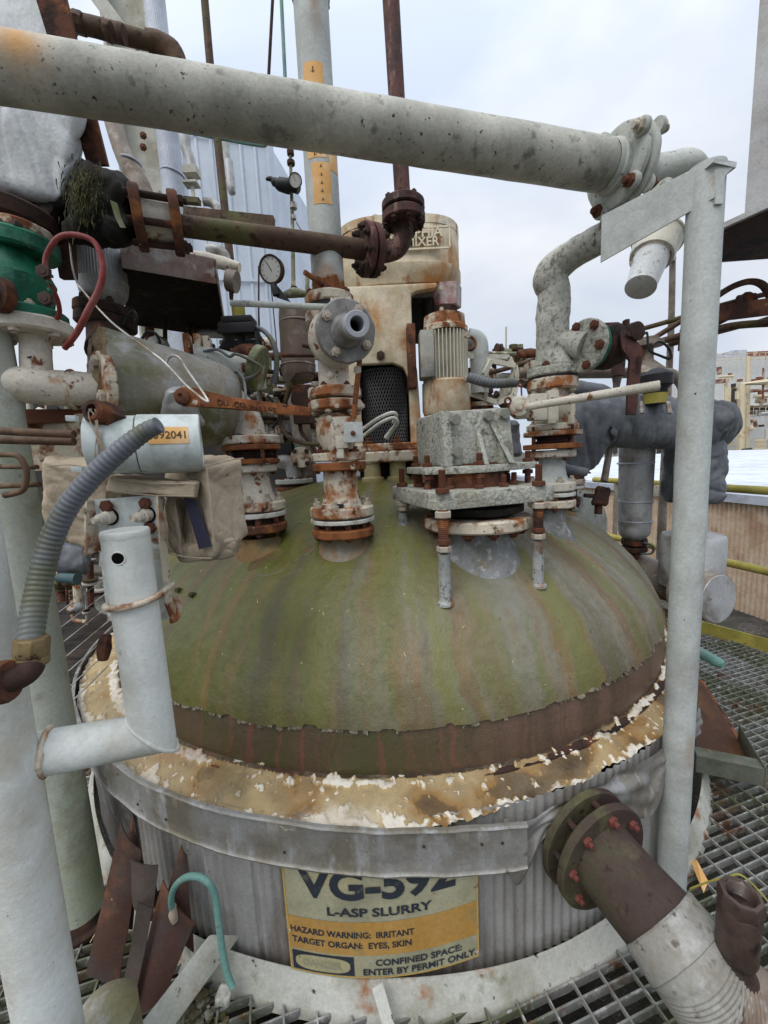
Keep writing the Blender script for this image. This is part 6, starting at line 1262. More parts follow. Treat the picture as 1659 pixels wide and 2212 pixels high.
# regulator and gauge stand
t = thing('regulator_stand', 'slim rusty air line with black regulator and small dial hanging beside the white riser', 'regulator', at(633, 650, 2.4))
mb = MB(); tpx(mb, [(625, 300, 2.4, 4), (628, 360, 2.4, 4), (632, 500, 2.4, 4.5), (634, 640, 2.4, 5.5)], 12, 4); part('pipe', mb, M['greenold'], t)
mb = MB(); c = at(628, 342, 2.38)
for x, y, r_, l in ((627, 330, 9, 10), (628, 352, 10, 8), (633, 445, 9, 12), (634, 470, 6, 8), (635, 626, 8, 12)): p = at(x, y - l / 2, 2.4); q = at(x + 1, y + l / 2, 2.4); mb = MB(); mb.cyl(p, q, rm(p, r_), seg=8); part('union', mb, M['steel'] if y > 400 and y < 500 else M['drust'], t)
mb = MB(); tpx(mb, [(574, 388, 2.36, 3), (582, 386, 2.36, 6), (590, 390, 2.36, 6), (592, 393, 2.36, 10), (602, 397, 2.36, 11), (603, 398, 2.36, 15), (622, 402, 2.36, 17), (632, 402, 2.36, 14), (646, 412, 2.36, 9)], 20, 2); part('regulator', mb, M['black'], t, wob=(.003, 20))
def gauge(parent, x, y, Y, rp, d, nm='dial_gauge'):
    c = at(x, y, Y); r_ = rm(c, rp); d = d.normalized(); mb = MB(); mb.lathe(c, d, [(-r_ * .55, r_ * .8), (-r_ * .5, r_ * .95), (-.004, r_ * .97), (0, r_ * 1.04), (r_ * .1, r_ * 1.04), (r_ * .12, r_ * .92), (r_ * .02, r_ * .90), (r_ * .02, .001)], 36, caps=False); g_ = part(nm, mb, M['drust'], parent)
    mb = MB(); mb.cyl(c + d * r_ * .03, c + d * r_ * .05, r_ * .89, seg=32); part('dial', mb, M['gaugeface'], g_)
    _, u, v = frame(d); mb = MB(); e = c + d * r_ * .07
    for i in range(11): th_ = R(-50 + 28 * i); w_ = u * math.cos(th_) + v * math.sin(th_); mb.bar(e + w_ * r_ * .66, e + w_ * r_ * .80, r_ * .035, r_ * .01, d)
    part('ticks', mb, M['ink'], g_); mb = MB(); mb.bar(e - (u * .5 + v * .8) * r_ * .2, e + (u * .4 - Z * .0 + v * .9) * r_ * .62, r_ * .05, r_ * .015, d); part('needle', mb, M['drust'], g_); return g_
gauge(t, 638, 390, 2.28, 16, V(-.05, -1, -.35))
t = thing('pressure_gauge', 'round pressure gauge with dark case on a black bracket, left of the white riser', 'gauge', at(600, 640, 2.3))
gauge(t, 585, 582, 2.28, 30, V(-.35, -1, -.25), 'gauge_head')
mb = MB(); tpx(mb, [(592, 610, 2.3, 5), (594, 625, 2.3, 8), (597, 638, 2.3, 8)], 12, 2); mb.slab([at(588, 625, 2.3), at(600, 618, 2.3), at(626, 650, 2.3), at(612, 645, 2.3), at(596, 640, 2.3)], V(0, .02, 0)); part('holder', mb, M['black'], t)
mb = MB(); tpx(mb, [(606, 640, 2.35, 4), (634, 632, 2.35, 11), (652, 634, 2.35, 8), (664, 634, 2.35, 6), (664, 615, 2.35, 5), (664, 590, 2.36, 4)], 16, 2); part('manifold', mb, M['greenold'], t, wob=(.004, 20))
t = thing('filter_vessel', 'small brown cylindrical filter vessel with seams behind the valve stack', 'vessel', at(645, 840, 2.3))
mb = MB(); tpx(mb, [(638, 668, 2.4, 22), (639, 673, 2.4, 34), (639, 684, 2.4, 38), (645, 800, 2.4, 38), (647, 815, 2.4, 33), (648, 826, 2.4, 22)], 36, 5); sh_ = part('shell', mb, M['tandclad'], t, wob=(.002, 9)); sh_.data.materials[0] = mat('brown_vessel', (.17, .125, .10), [((.11, .08, .06), 5, .52, .08, (1, 1, .3)), ((.24, .20, .17), 14, .6, .05)], .6, .2, bs=50)
for y in (698, 790): mb = MB(); c = at(641 + (y - 698) * .03, y, 2.4); ring_torus(mb, c, Z, rm(c, 38), .005, 36); part('seam', mb, M['tandclad'], t)
mb = MB(); tpx(mb, [(655, 745, 2.28, 6), (680, 750, 2.25, 6)], 10, 1); mb2 = MB(); tpx(mb2, [(610, 768, 2.2, 4.5), (700, 767, 2.1, 4.5)], 10, 1); part('port', mb, M['brownpipe'], t); part('crossbar', mb2, M['drust'], t)
mb = MB(); mb.box(at(655, 875, 2.2), .10, .08, .20); part('drain_block', mb, M['drust'], t)
hs_ = [('black hose looping down from the brown filter vessel behind the rusty lever', [(627, 825, 2.2, 6), (622, 850, 2.2, 6), (612, 880, 2.2, 4.5), (606, 920, 2.2, 4.5), (625, 945, 2.15, 4.5), (655, 957, 2.1, 4.5), (690, 960, 2.0, 4.5)], 'brownpipe'), ('dark hose beside the drain block dropping behind the valve stack', [(648, 895, 2.2, 4.5), (650, 930, 2.2, 4.5), (665, 950, 2.15, 4.5), (690, 985, 2.1, 4.5)], 'drust'),
 ('grey flexible conduit arching from the small black box', [(545, 706, 2.1, 5), (570, 715, 2.08, 5.5), (592, 745, 2.05, 6), (598, 790, 2.05, 6), (590, 828, 2.05, 6)], 'conduit'), ('thin black tube beside the grey arching conduit', [(578, 855, 2.15, 3), (598, 880, 2.15, 3), (602, 905, 2.15, 3), (588, 925, 2.15, 3)], 'black'),
 ('grey tubing snaking over the speckled horizontal actuator', [(440, 760, 1.9, 3.5), (470, 755, 1.88, 3.5), (495, 770, 1.86, 3.5), (510, 765, 1.86, 3.5), (545, 780, 1.84, 3.5), (564, 795, 1.84, 3.5), (550, 812, 1.84, 4), (530, 820, 1.84, 4), (527, 840, 1.84, 4)], 'conduit'), ('black cable looping over clad vessel in front of the hanging box', [(300, 745, 1.7, 3), (318, 718, 1.7, 3.5), (340, 725, 1.72, 3.5), (350, 760, 1.75, 3)], 'black')]
for lab, rows, mt in hs_: mb = MB(); tpx(mb, rows, 12, 7); top('hose', mb, M[mt], lab, 'hose')
# horizontal actuator
t = thing('actuator', 'speckled pale horizontal actuator with mossy green end flange behind the clad vessel', 'actuator', at(520, 830, 2.0))
mb = MB(); tpx(mb, [(430, 775, 1.95, 26), (470, 782, 1.95, 30), (520, 798, 1.95, 32), (545, 805, 1.95, 34)], 32, 4); part('barrel', mb, M['whitegrey'], t, wob=(.003, 12))
d = (at(545, 805, 1.95) - at(470, 782, 1.95)).normalized(); flange(t, at(556, 795, 1.96), d, rm(at(556, 800, 1.95), 50), .04, 'greenold', 6, .02, 'nutrust', .2, side=-1); 
for x, y in ((450, 757), (430, 752), (322 + 85, 752)): mb = MB(); mb.box(at(x, y, 2.0), .03, .07, .12, V(1, .2, 0)); part('bracket', mb, M['rustcream'], t, bev=.006)
mb = MB(); mb.sphere(at(540, 765, 2.1), .07, (1.4, 1, .7)); part('dome_cap', mb, M['rust'], t)
t = thing('limit_switch', 'small black switch box with yellow cap under the end of the white lever arm', 'switch box', at(520, 735, 2.1))
mb = MB(); c = at(519, 715, 2.1); mb.box(c, .17, .12, .05); mb.box(c + Z * .045, .15, .10, .03); part('case', mb, M['black'], t, bev=.006); vX = c.x; mb = MB(); mb.cyl(c + Z * .05, c + Z * .115, .032, seg=16); part('cap', mb, M['yellow'], t); mb = MB(); mb.cyl(c + Z * .10, c + Z * .13, .028, seg=16); part('cap_top', mb, M['palerail'], t)
mb = MB(); mb.box(c - Z * .06, .19, .02, .03); mb.box(c - Z * .06 + X_ * .09, .01, .1, .08); mb.cyl(c - Z * .03, c - Z * .12, .02, seg=10); part('mount', mb, M['black'], t)
t = thing('conduit_fitting', 'small tan instrument head with cable beside the hanging box', 'fitting', at(500, 640, 2.3))
mb = MB(); mb.cyl(at(492, 605, 2.3), at(512, 610, 2.3), .055, seg=20); part('head', mb, M['tandclad'], t); mb = MB(); tpx(mb, [(500, 625, 2.3, 6), (500, 650, 2.3, 4), (506, 660, 2.3, 3)], 10, 2); part('stem', mb, M['drust'], t)
# tan leaning clad pipe, small flanged elbow behind the dome
t = thing('leaning_pipe', 'tall tan ribbed pipe leaning behind the brown filter vessel', 'pipe', at(665, 1050, 3.0)); ribbed(t, 'cladding', [(630, 790, 3.0, 17), (642, 880, 3.0, 19), (655, 960, 3.0, 21), (664, 1060, 3.0, 22)], 'tandclad', 30, .02, 120)
t = thing('small_elbow', 'grey wrinkled clad elbow on a bolted flange behind the dome, left of center', 'pipe elbow', at(635, 1045, 2.9))
mb = MB(); tpx(mb, [(600, 998, 2.9, 14), (618, 998, 2.9, 16), (632, 1008, 2.9, 17), (636, 1030, 2.9, 16)], 28, 5); part('elbow', mb, M['galv'], t, wob=(.006, 12))
eX, eY = at(636, 1040, 2.9).x, 2.9; vflange(t, eX, eY, 1034, 1044, 40, 'whitegrey', 10, 4, 'nutrust', .5); vflange(t, eX, eY, 1050, 1062, 42, 'rust', 0, name='lower_flange'); vlathe('nozzle', t, eX, eY, [(1044, 30), (1075, 30)], 'drust')
t = thing('blind_flange', 'small cream round blind flange with four bolts facing out behind the dome', 'flange', at(652, 1010, 2.9)); flange(t, at(651, 988, 2.85), V(0, -1, 0), .075, .03, 'rustcream', 4, .018, 'nutdark', .2, ph=.8); mb = MB(); tpx(mb, [(645, 970, 2.95, 10), (651, 965, 2.95, 8)], 10, 1); part('stem', mb, M['green'], t); mb = MB(); mb.tube([at(651, 988, 2.86), at(655, 988, 3.1)], .04, 16); part('pipe', mb, M['rustcream'], t)
mb = MB(); mb.box(at(612, 975, 3.0), .16, .12, .12); mb.cyl(at(641, 975, 3.0) - Z * .03, at(641, 950, 3.0), .04, seg=12) if False else None; top('black_box', mb, M['black'], 'black instrument box behind the dome between the two left stacks', 'box', bev=.01)
# backdrop of dark plant clutter behind, each as its own pipe
clut = [('cream rusted pipe standing behind the rusty lever', [(600, 860, 3.3, 8), (606, 1010, 3.3, 8)], 'rustcream'), ('orange rusted pipe standing behind the hose loops', [(690, 860, 3.2, 9), (692, 960, 3.2, 9)], 'rustcream'), ('thin tan pipe standing left of the hose loops', [(560, 830, 3.0, 6), (562, 960, 3.0, 6)], 'tandclad'), ('rusty horizontal pipe behind the brown filter vessel', [(560, 772, 3.3, 9), (760, 760, 3.3, 9)], 'rust'), ('pale horizontal pipe low behind the filter vessel', [(560, 822, 3.4, 8), (700, 818, 3.4, 8)], 'greenold'), ('brown horizontal pipe at the height of the lever', [(560, 900, 3.5, 6), (720, 905, 3.5, 6)], 'brownpipe'),
 ('rusty beam behind the clad vessel near the black switch box', [(528, 752, 3.4, 16), (590, 742, 3.4, 14)], 'rustcream'), ('silver clad pipe behind the clad vessel under the hanging box', [(380, 690, 3.8, 26), (385, 780, 3.8, 26)], 'galvb')]
for lab, rows, mt in clut: mb = MB(); tpx(mb, rows, 16, 3); top('background_pipe', mb, M[mt], lab, 'pipe', 'plant pipes behind the dome')
M['shadewall'] = mat('shade_block_dark', (.035, .033, .034), [((.08, .06, .045), 5, .58, .08), ((.10, .11, .13), 3, .64, .04)], .8, bs=12)
mb = MB(); mb.box(at(330, 975, 4.6), 3.2, .3, 1.3); mb.box(at(100, 1130, 5.2), 4.5, .3, 1.2); top('dark_equipment', mb, M['shadewall'], 'near-black block added as shade far behind the left posts', 'equipment', wob=(.15, 1.2))  # near-black blocks added so the gaps at left read as shaded
mb = MB(); mb.box(at(560, 960, 5.0), .9, .3, .35); top('equipment_skid', mb, M['rust'], 'low rusty equipment skid behind the dome at left', 'equipment', bev=.02)
# brown rods and clamp at left edge
for i, (lab, rows) in enumerate((('upper brown rod running left behind the pale blue housing', [(-30, 930, 1.15, 10), (60, 934, 1.15, 10), (160, 938, 1.15, 10)]), ('lower brown rod running left behind the pale blue housing', [(-30, 950, 1.2, 10), (60, 952, 1.2, 10), (160, 954, 1.2, 10)]), ('thin brown rod above the shackle at left edge', [(-30, 1008, 1.15, 6), (80, 1009, 1.1, 6)]), ('thin brown rod through the bottom of the shackle', [(-30, 1052, 1.12, 7), (85, 1046, 1.1, 7)]))):
    mb = MB(); tpx(mb, rows, 14, 3); top('brown_rod', mb, M['brownpipe'], lab, 'rod', 'brown rods at the left edge')
mb = MB(); tpx(mb, [(0, 982, 1.08, 7), (38, 985, 1.08, 7), (55, 1010, 1.08, 7), (57, 1035, 1.08, 7), (48, 1060, 1.08, 7), (10, 1070, 1.08, 8)], 12, 5); top('shackle', mb, M['brownpipe'], 'brown bent shackle at the left edge over the column', 'shackle')
mb = MB(); mb.bar(at(-30, 905, 1.45), at(300, 900, 1.6), .12, .05); top('support_beam', mb, M['rust'], 'rusty dark beam under the cream pipe tee', 'beam', wob=(.01, 10))
mb = MB(); mb.box(at(60, 960, 1.5), .5, .03, .20); top('web_plate', mb, M['rustcream'], 'rusty stained plate behind the brown rods at the left edge', 'plate', wob=(.006, 8))
t = thing('teal_fitting', 'small blue green coupling lying among rusty parts behind the left column', 'fitting', at(150, 1262, 2.6)); mb = MB(); tpx(mb, [(128, 1248, 2.6, 12), (160, 1250, 2.6, 12), (168, 1250, 2.6, 16)], 20, 1); cpl2 = part('coupling', mb, M['teal'], t); cpl2.data.materials[0] = mat('dark_teal', (.05, .09, .10), (), .5); mb = MB(); tpx(mb, [(165, 1265, 2.6, 8), (168, 1300, 2.6, 8)], 12, 1); part('stub', mb, M['rustcream'], t)
t = thing('blue_bundle', 'crumpled dark blue grey cover behind the left column', 'cover', at(150, 1230, 2.8)); mb = MB(); mb.soft([at(108, 1235, 2.8), at(190, 1240, 2.8), at(190, 1240, 3.1), at(108, 1235, 3.1), at(110, 1165, 2.8), at(185, 1185, 2.8), at(185, 1185, 3.1), at(110, 1165, 3.1)], 5, 3); part('cloth', mb, M['greyfab'], t, wob=(.06, 5))
mb = MB()
for i in range(9): p = onz(120 + i * 2, 1330 + i * 26, -.0); 
# ================================================================== RIGHT FOREGROUND: side nozzle of the tank
t = thing('side_nozzle', 'dark olive brown flanged pipe coming out of the tank toward the viewer, lower right', 'pipe', at(1300, 1815, 1.06) * 1)
N0, N1, N2 = at(1246, 1790, 1.13), at(1299, 1848, 1.05), at(1432, 2000, .88); ax = (N2 - N1).normalized()
M['olivepipe'] = mat('olive_brown_pipe', (.062, .052, .032), [((.055, .036, .030), 3, .50, .06), ((.10, .095, .045), 9, .6, .08), (DRUST, 40, .64, .04)], .75, bs=70, bump=.35)
nx = ax.lerp(V(.25, -1, .05).normalized(), .3).normalized()
fa_ = (ax * .6 + V(.30, -.95, .12).normalized() * .4).normalized()
R1 = rm(N1, 142); 
mb = MB(); mb.lathe(N1, fa_, [(-.012, R1 - .004), (-.008, R1), (.010, R1), (.014, R1 - .004)], 64); f1_ = part('flange', mb, M['olivepipe'], t, wob=(.0012, 20))
boltring(f1_, N1 + fa_ * .014, fa_, R1 * .80, 8, .0155, 'nutred', .75, .12)
bkc = N1 - fa_ * .062
mb = MB(); mb.lathe(bkc, fa_, [(-.012, R1 - .006), (-.008, R1 - .002), (.008, R1 - .002), (.012, R1 - .006)], 64); f2_ = part('flange', mb, M['olivepipe'], t, wob=(.0012, 20)); boltring(f2_, bkc - fa_ * .012, -fa_, R1 * .80, 8, .0155, 'nutred', .3, .12)
_, fu, fv = frame(fa_)
for i in range(8): th_ = 2 * math.pi * i / 8 + .12; o_ = (fu * math.cos(th_) + fv * math.sin(th_)) * R1 * .80; mb = MB(); mb.cyl(bkc + o_, N1 + o_, .010, seg=10); part('stud', mb, M['drust'], t)
mb = MB(); mb.cyl(bkc, N1, R1 * .62, seg=40); part('gasket_face', mb, M['dark'], t)
mb = MB(); mb.cyl(bkc - fa_ * .25, bkc, R1 * .60, seg=40); part('neck', mb, M['dark'], t)
rp_ = R1 * .63; N2b = at(1455, 2028, .86)
mb = MB(); mb.tube([N1, N1 + fa_ * .05, N1.lerp(N2, .5) , N2, N2b], [rp_ * 1.06, rp_, rp_, rp_, rp_], 56, 6); part('pipe', mb, M['olivepipe'], t, sharp=60)
M['cladw'] = mat('worn_grey_clad', (.25, .245, .225), [((.21, .195, .16), 9, .52, .12), ((.36, .36, .34), 14, .57, .09), ((.10, .085, .065), 30, .64, .04)], .6, .0, bs=40, bump=.25)
M['cladb'] = mat('brown_stained_clad', (.22, .18, .145), [((.10, .06, .04), 4, .48, .08), ((.36, .35, .33), 9, .6, .06)], .6, .0, bs=60)
t = thing('clad_elbow', 'ribbed tin clad elbow with smooth grey collar at the bottom right corner', 'pipe elbow', at(1560, 2150, .78))
K0, K1, K2, K3 = at(1420, 1984, .885), at(1470, 2052, .835), at(1540, 2148, .785), at(1690, 2245, .745); axk = (K1 - K0).normalized(); rk = rm(K0, 118)
mb = MB(); mb.lathe(K0, axk, [(0, rk * .72), (-.001, rk * .96), (.004, rk), (.075, rk * 1.0), (.077, rk * .97)], 64, caps=False); part('collar', mb, M['cladw'], t, wob=(.003, 12))
Kp = [K0 + axk * .07, K1 + axk * .02, K2, K2.lerp(K3, .5), K3, at(1900, 2330, .72)]
mb = MB(); mb.tube(Kp[:3] , [rk * .97, rk * .97, rk * .98], 200, 14, rip=(.0085, .035)); part('ribbed_bend', mb, M['cladw'], t, sharp=80)
mb = MB(); mb.tube([K2 - (K3 - K2) * .12, K2.lerp(K3, .35), K3, at(1950, 2350, .72)], rk * 1.01, 64, 30, rip=(.0085, .035)); part('ribbed_run', mb, M['cladb'], t, sharp=80, wob=(.002, 9))
mb = MB(); ring_torus(mb, K2.lerp(K1, .25), (K3 - K1).normalized(), rk * 1.0, .003, 48); part('seam', mb, M['cladw'], t)
t = thing('threaded_stub', 'dark brown open threaded stub with hexagonal mouth standing on the clad elbow', 'pipe stub', at(1585, 2110, .76))
sb = K2.lerp(K3, .27) + Z * rk * .93; st_ = V(sb.x, sb.y, at(1590, 1925, sb.y).z); dS = (st_ - sb).normalized(); h = (st_ - sb).length; rs = rm(sb, 52)
M['stubm'] = mat('oiled_brown_iron', (.038, .023, .018), [((.07, .045, .035), 6, .55, .08), (BLACK, 16, .58, .06)], .4, .2, bs=60, bump=.3, spec=.6)
mb = MB(); mb.lathe(sb, dS, [(-.06, rs * 1.1), (.0, rs * 1.08), (.012, rs * .92), (.02, rs * .86), (.05, rs * .86), (.052, rs * .99), (h - .045, rs * 1.0), (h - .040, rs * .95)], 48); part('body', mb, M['stubm'], t, wob=(.001, 30))
mb = MB(); mb.lathe(st_ - dS * .045, dS, [(0, rs * .96), (.006, rs * 1.04), (.034, rs * 1.04), (.040, rs * .98), (.041, rs * .80), (.038, rs * .76)] , 8, caps=False); 
_pr = []; z = .038
while z > -.02: _pr += [(z, rs * .72), (z - .0022, rs * .67)]; z -= .0044
mb.lathe(st_ - dS * .045, dS, [(.041, rs * .80), (.0385, rs * .74)] + _pr + [(-.02, rs * .6), (-.021, .001)], 48, caps=False); part('hex_mouth', mb, M['stubm'], t, bev=0)
mb = MB(); ring_torus(mb, sb - dS * .012, dS, rs * 1.2, .004, 36); part('sealant', mb, M['whitegrey'], t, wob=(.004, 40))

# ================================================================== RIGHT MIDDLE AND BACKGROUND
t = thing('floodlight', 'cream industrial light fixture with frosted glass jar behind the bracket post', 'lamp', at(1445, 830, 3.3))
lc, lj = at(1420, 520, 3.0), at(1383, 622, 2.86); dl = (lj - lc).normalized(); r_ = rm(lc, 57)
M['lampc'] = mat('lamp_cream', (.58, .56, .46), [((.36, .37, .36), 5, .60, .05), ((.28, .22, .15), 12, .66, .04)], .5, bs=60)
mb = MB(); mb.lathe(lc - dl * .03, dl, [(-.05, r_ * .80), (-.03, r_ * .92), (.0, r_ * 1.0), (.012, r_ * 1.06), (.024, r_ * 1.06), (.03, r_ * .99), (.13, r_ * .88), (.16, r_ * .90), (.19, r_ * .86), (.19, r_ * .75), (.14, r_ * .72), (.14, .001)], 56, caps=False); mb.lathe(lc - dl * .03, dl, [(-.05, r_ * .8), (-.055, .001)], 40, caps=False); part('housing', mb, M['lampc'], t)
mb = MB(); mb.lathe(lc, dl, [(.12, r_ * .78), (.16, r_ * .76), (.165, r_ * .72)], 40); part('gasket_ring', mb, M['rustcream'], t)
mb = MB(); L_ = (lj - lc).length; mb.lathe(lc, dl, [(.14, r_ * .72), (.17, r_ * .71), (L_ - .03, r_ * .60), (L_ - .005, r_ * .62), (L_, r_ * .55), (L_ + .002, .001)], 40, caps=False); part('glass_jar', mb, M['glass'], t)
for x, y in ((1464, 520), (1374, 565)): mb = MB(); mb.box(at(x, y, 2.95), .07, .05, .03, V(1, 0, .4)); part('clamp_lug', mb, M['lampc'], t, bev=.005)
mb = MB(); tpx(mb, [(1449, 548, 3.2, 9), (1452, 560, 3.3, 9)], 12, 1); mb2 = MB(); tpx(mb2, [(1453, 552, 3.3, 7), (1450, 700, 3.3, 7.2), (1443, 850, 3.3, 7.4), (1432, 1080, 3.3, 9), (1425, 1260, 3.3, 10)], 16, 5); part('knuckle', mb, M['lampc'], t); part('pole', mb2, M['tandclad'], t)
# conduits and strut at the right
cd_ = [('brown conduit arching up beside the post at the right edge', [(1548, 640, 2.2, 8), (1585, 618, 2.2, 8), (1622, 608, 2.2, 8), (1650, 618, 2.2, 9), (1668, 650, 2.2, 9)]),
 ('straight brown conduit above the rusty strut at the right edge', [(1548, 662, 2.3, 6), (1600, 648, 2.3, 6), (1670, 632, 2.3, 7)]),
 ('thick brown conduit crossing under the rusty strut', [(1385, 748, 2.8, 7), (1460, 728, 2.7, 8), (1540, 700, 2.5, 9), (1600, 672, 2.4, 9), (1680, 655, 2.3, 9)]),
 ('lower brown conduit running to the right edge under the strut', [(1450, 742, 2.8, 8), (1548, 712, 2.5, 9), (1600, 702, 2.4, 9.5), (1680, 697, 2.3, 10)]),
 ('slim conduit rising to the right beyond the dark plug valve, upper', [(1300, 728, 3.0, 5), (1380, 712, 2.9, 5.5), (1480, 684, 2.7, 6)]),
 ('slim conduit crossing steeply beyond the dark plug valve', [(1330, 780, 2.9, 5.5), (1400, 738, 2.8, 6), (1478, 690, 2.7, 6.5)]),
 ('thin brown conduit climbing right between the two lower ones', [(1548, 720, 2.6, 4), (1620, 700, 2.5, 5), (1680, 680, 2.4, 5)]),
 ('long thin conduit running from behind the motor to the strut', [(1050, 808, 3.0, 5), (1140, 782, 3.0, 5.5), (1230, 745, 3.0, 6)]),
 ('level thin conduit behind the white cage', [(1020, 762, 3.1, 4), (1110, 764, 3.1, 4), (1160, 764, 3.1, 4)]),
 ('pale brown conduit under the cream beam, sloping to the white riser', [(1225, 796, 2.9, 7), (1300, 778, 2.9, 6), (1420, 742, 2.9, 6)])]
for lab, rows in cd_: mb = MB(); tpx(mb, rows, 14, 5); top('conduit', mb, M['brownpipe' if 'level' not in lab else 'greenold'], lab, 'conduit', 'brown conduits at the right')
def holed(p, q, h, lab, n):
    t = thing('strut', lab, 'strut', (p + q) / 2); mb = MB(); mb.bar(p, q, .03, h); o = part('channel', mb, M['rust'], t); d = (q - p).normalized(); nn = V(-.2, -1, 0)
    for i in range(n):
        c = p.lerp(q, (i + .5) / n) + V(0, -.0185, 0) + Z * random.uniform(-.005, .005); mb = MB(); r0 = h * random.uniform(.13, .38); kk = len(mb.v)
        mb.v += [c + d * math.cos(2 * math.pi * k / 14) * r0 + Z * math.sin(2 * math.pi * k / 14) * r0 * .9 for k in range(14)]; mb.f.append(tuple(range(14))); part('slot', mb, M['galvb'], o)
holed(at(1545, 678, 2.15), at(1680, 660, 2.0), .075, 'dark red slotted strut beside the post at the right edge', 6)
holed(at(1465, 745, 2.7), at(1548, 733, 2.6), .075, 'short slotted strut left of the white post near the plug valve', 2)
for lab, x, y, Y_ in (('dark clamp on the conduit at the right edge', 1612, 652, 2.25), ('dark clamp on the conduit left of the white post', 1486, 722, 2.65)):
    mb = MB(); c = at(x, y, Y_); mb.soft([c + V(a * .035, b * .03, e * .04) for e in (-1, 1) for a, b in ((-1, -1), (1, -1), (1, 1), (-1, 1))], 3, 2); top('pipe_clamp', mb, M['drust'], lab, 'clamp', wob=(.01, 25))
mb = MB(); mb.bar(at(1140, 792, 2.75), at(1380, 762, 2.75), .12, .05); top('cream_beam', mb, M['rustcream'], 'cream steel beam behind the lagged riser below the plug valve', 'beam')
mb = MB(); tpx(mb, [(1120, 806, 2.9, 12), (1280, 806, 2.9, 12), (1430, 806, 2.9, 12), (1455, 812, 2.9, 12), (1475, 835, 2.9, 12), (1482, 880, 2.9, 12), (1484, 915, 2.9, 12)], 24, 5); top('grey_line', mb, M['tandclad'], 'grey horizontal pipe bending down behind the post, above the quilted cover', 'pipe')
mb = MB(); tpx(mb, [(1118, 765, 2.9, 9), (1145, 763, 2.9, 11), (1160, 763, 2.9, 9)], 14, 1); top('rusty_union', mb, M['rust'], 'rusty union on the conduit left of the lagged riser', 'fitting')
t = thing('cone_fitting', 'tan cone shaped cap with black cable behind the cranked handle', 'fitting', at(1397, 800, 2.7)); mb = MB(); c = at(1398, 802, 2.7); mb.lathe(c, Z, [(-.02, .12), (0, .11), (.07, .035), (.15, .03), (.155, .09), (.185, .09), (.19, .06), (.21, .06)], 24); part('cone', mb, M['tandclad'], t); mb = MB(); tpx(mb, [(1392, 722, 2.55, 2.5), (1398, 720, 2.55, 2.5), (1402, 755, 2.55, 3), (1425, 768, 2.55, 3), (1448, 774, 2.55, 3.5), (1444, 752, 2.55, 3), (1425, 738, 2.55, 2.5), (1408, 748, 2.55, 2.5)], 8, 6); part('cable', mb, M['black'], t)
t = thing('green_bottle', 'black capped green sample bottle behind the end of the long valve handle', 'bottle', at(1413, 860, 2.3)); c = at(1415, 862, 2.3); mb = MB(); mb.lathe(c, Z, [(-.03, .055), (.05, .06), (.07, .075)], 24); bt_ = part('body', mb, M['black'], t); mb = MB(); mb.lathe(c, Z, [(-.026, .0565), (.03, .0605)], 24, caps=False); part('band', mb, M['yellow'], bt_); mb = MB(); mb.lathe(c, Z, [(.07, .075), (.075, .082), (.13, .082), (.138, .074), (.165, .03)], 32, fn=lambda a: 1 + .02 * math.cos(a * 20)); part('cap', mb, M['black'], t)
mb = MB(); tpx(mb, [(1338, 760, 2.5, 12), (1335, 800, 2.5, 13), (1333, 815, 2.5, 11), (1330, 850, 2.5, 6), (1318, 960, 2.5, 7), (1305, 1040, 2.45, 8)], 16, 3); t = thing('sloping_pole', 'tan sloping pole with dark red grip hanging to a rusty latch box', 'pole', at(1295, 1110, 2.4)); part('shaft', mb, M['tandclad'], t)
mb = MB(); tpx(mb, [(1340, 745, 2.47, 14), (1336, 780, 2.47, 15), (1334, 812, 2.47, 14)], 20, 2); part('grip', mb, M['maroon'], t)
mb = MB(); mb.soft([at(1278, 1090, 2.38), at(1312, 1092, 2.38), at(1312, 1092, 2.48), at(1278, 1090, 2.48), at(1290, 1050, 2.38), at(1318, 1055, 2.38), at(1318, 1055, 2.48), at(1290, 1050, 2.48)], 3, 1); part('latch_box', mb, M['drust'], t, wob=(.006, 20))
mb = MB(); mb.cyl(at(1293, 1092, 2.42), at(1292, 1110, 2.42), .022, seg=12); mb2 = MB(); tpx(mb2, [(1262, 1070, 2.4, 5), (1290, 1072, 2.4, 5)], 10, 1); part('pin', mb, M['drust'], t); part('pin', mb2, M['drust'], t)
mb = MB(); c = at(1268, 1120, 2.75); mb.lathe(c, V(.5, -1, .3), [(0, .20), (.01, .20), (.02, .12)], 40); top('tilted_disc', mb, M['whitegrey'], 'round pale disc leaning behind the far right edge of the dome', 'disc')
mb = MB(); tpx(mb, [(1222, 1098, 2.1, 3), (1245, 1104, 2.1, 3), (1256, 1090, 2.15, 3), (1256, 1075, 2.2, 3)], 8, 5); top('bond_cable', mb, M['conduit'], 'grey bonding cable curling round the far right nozzle', 'cable')
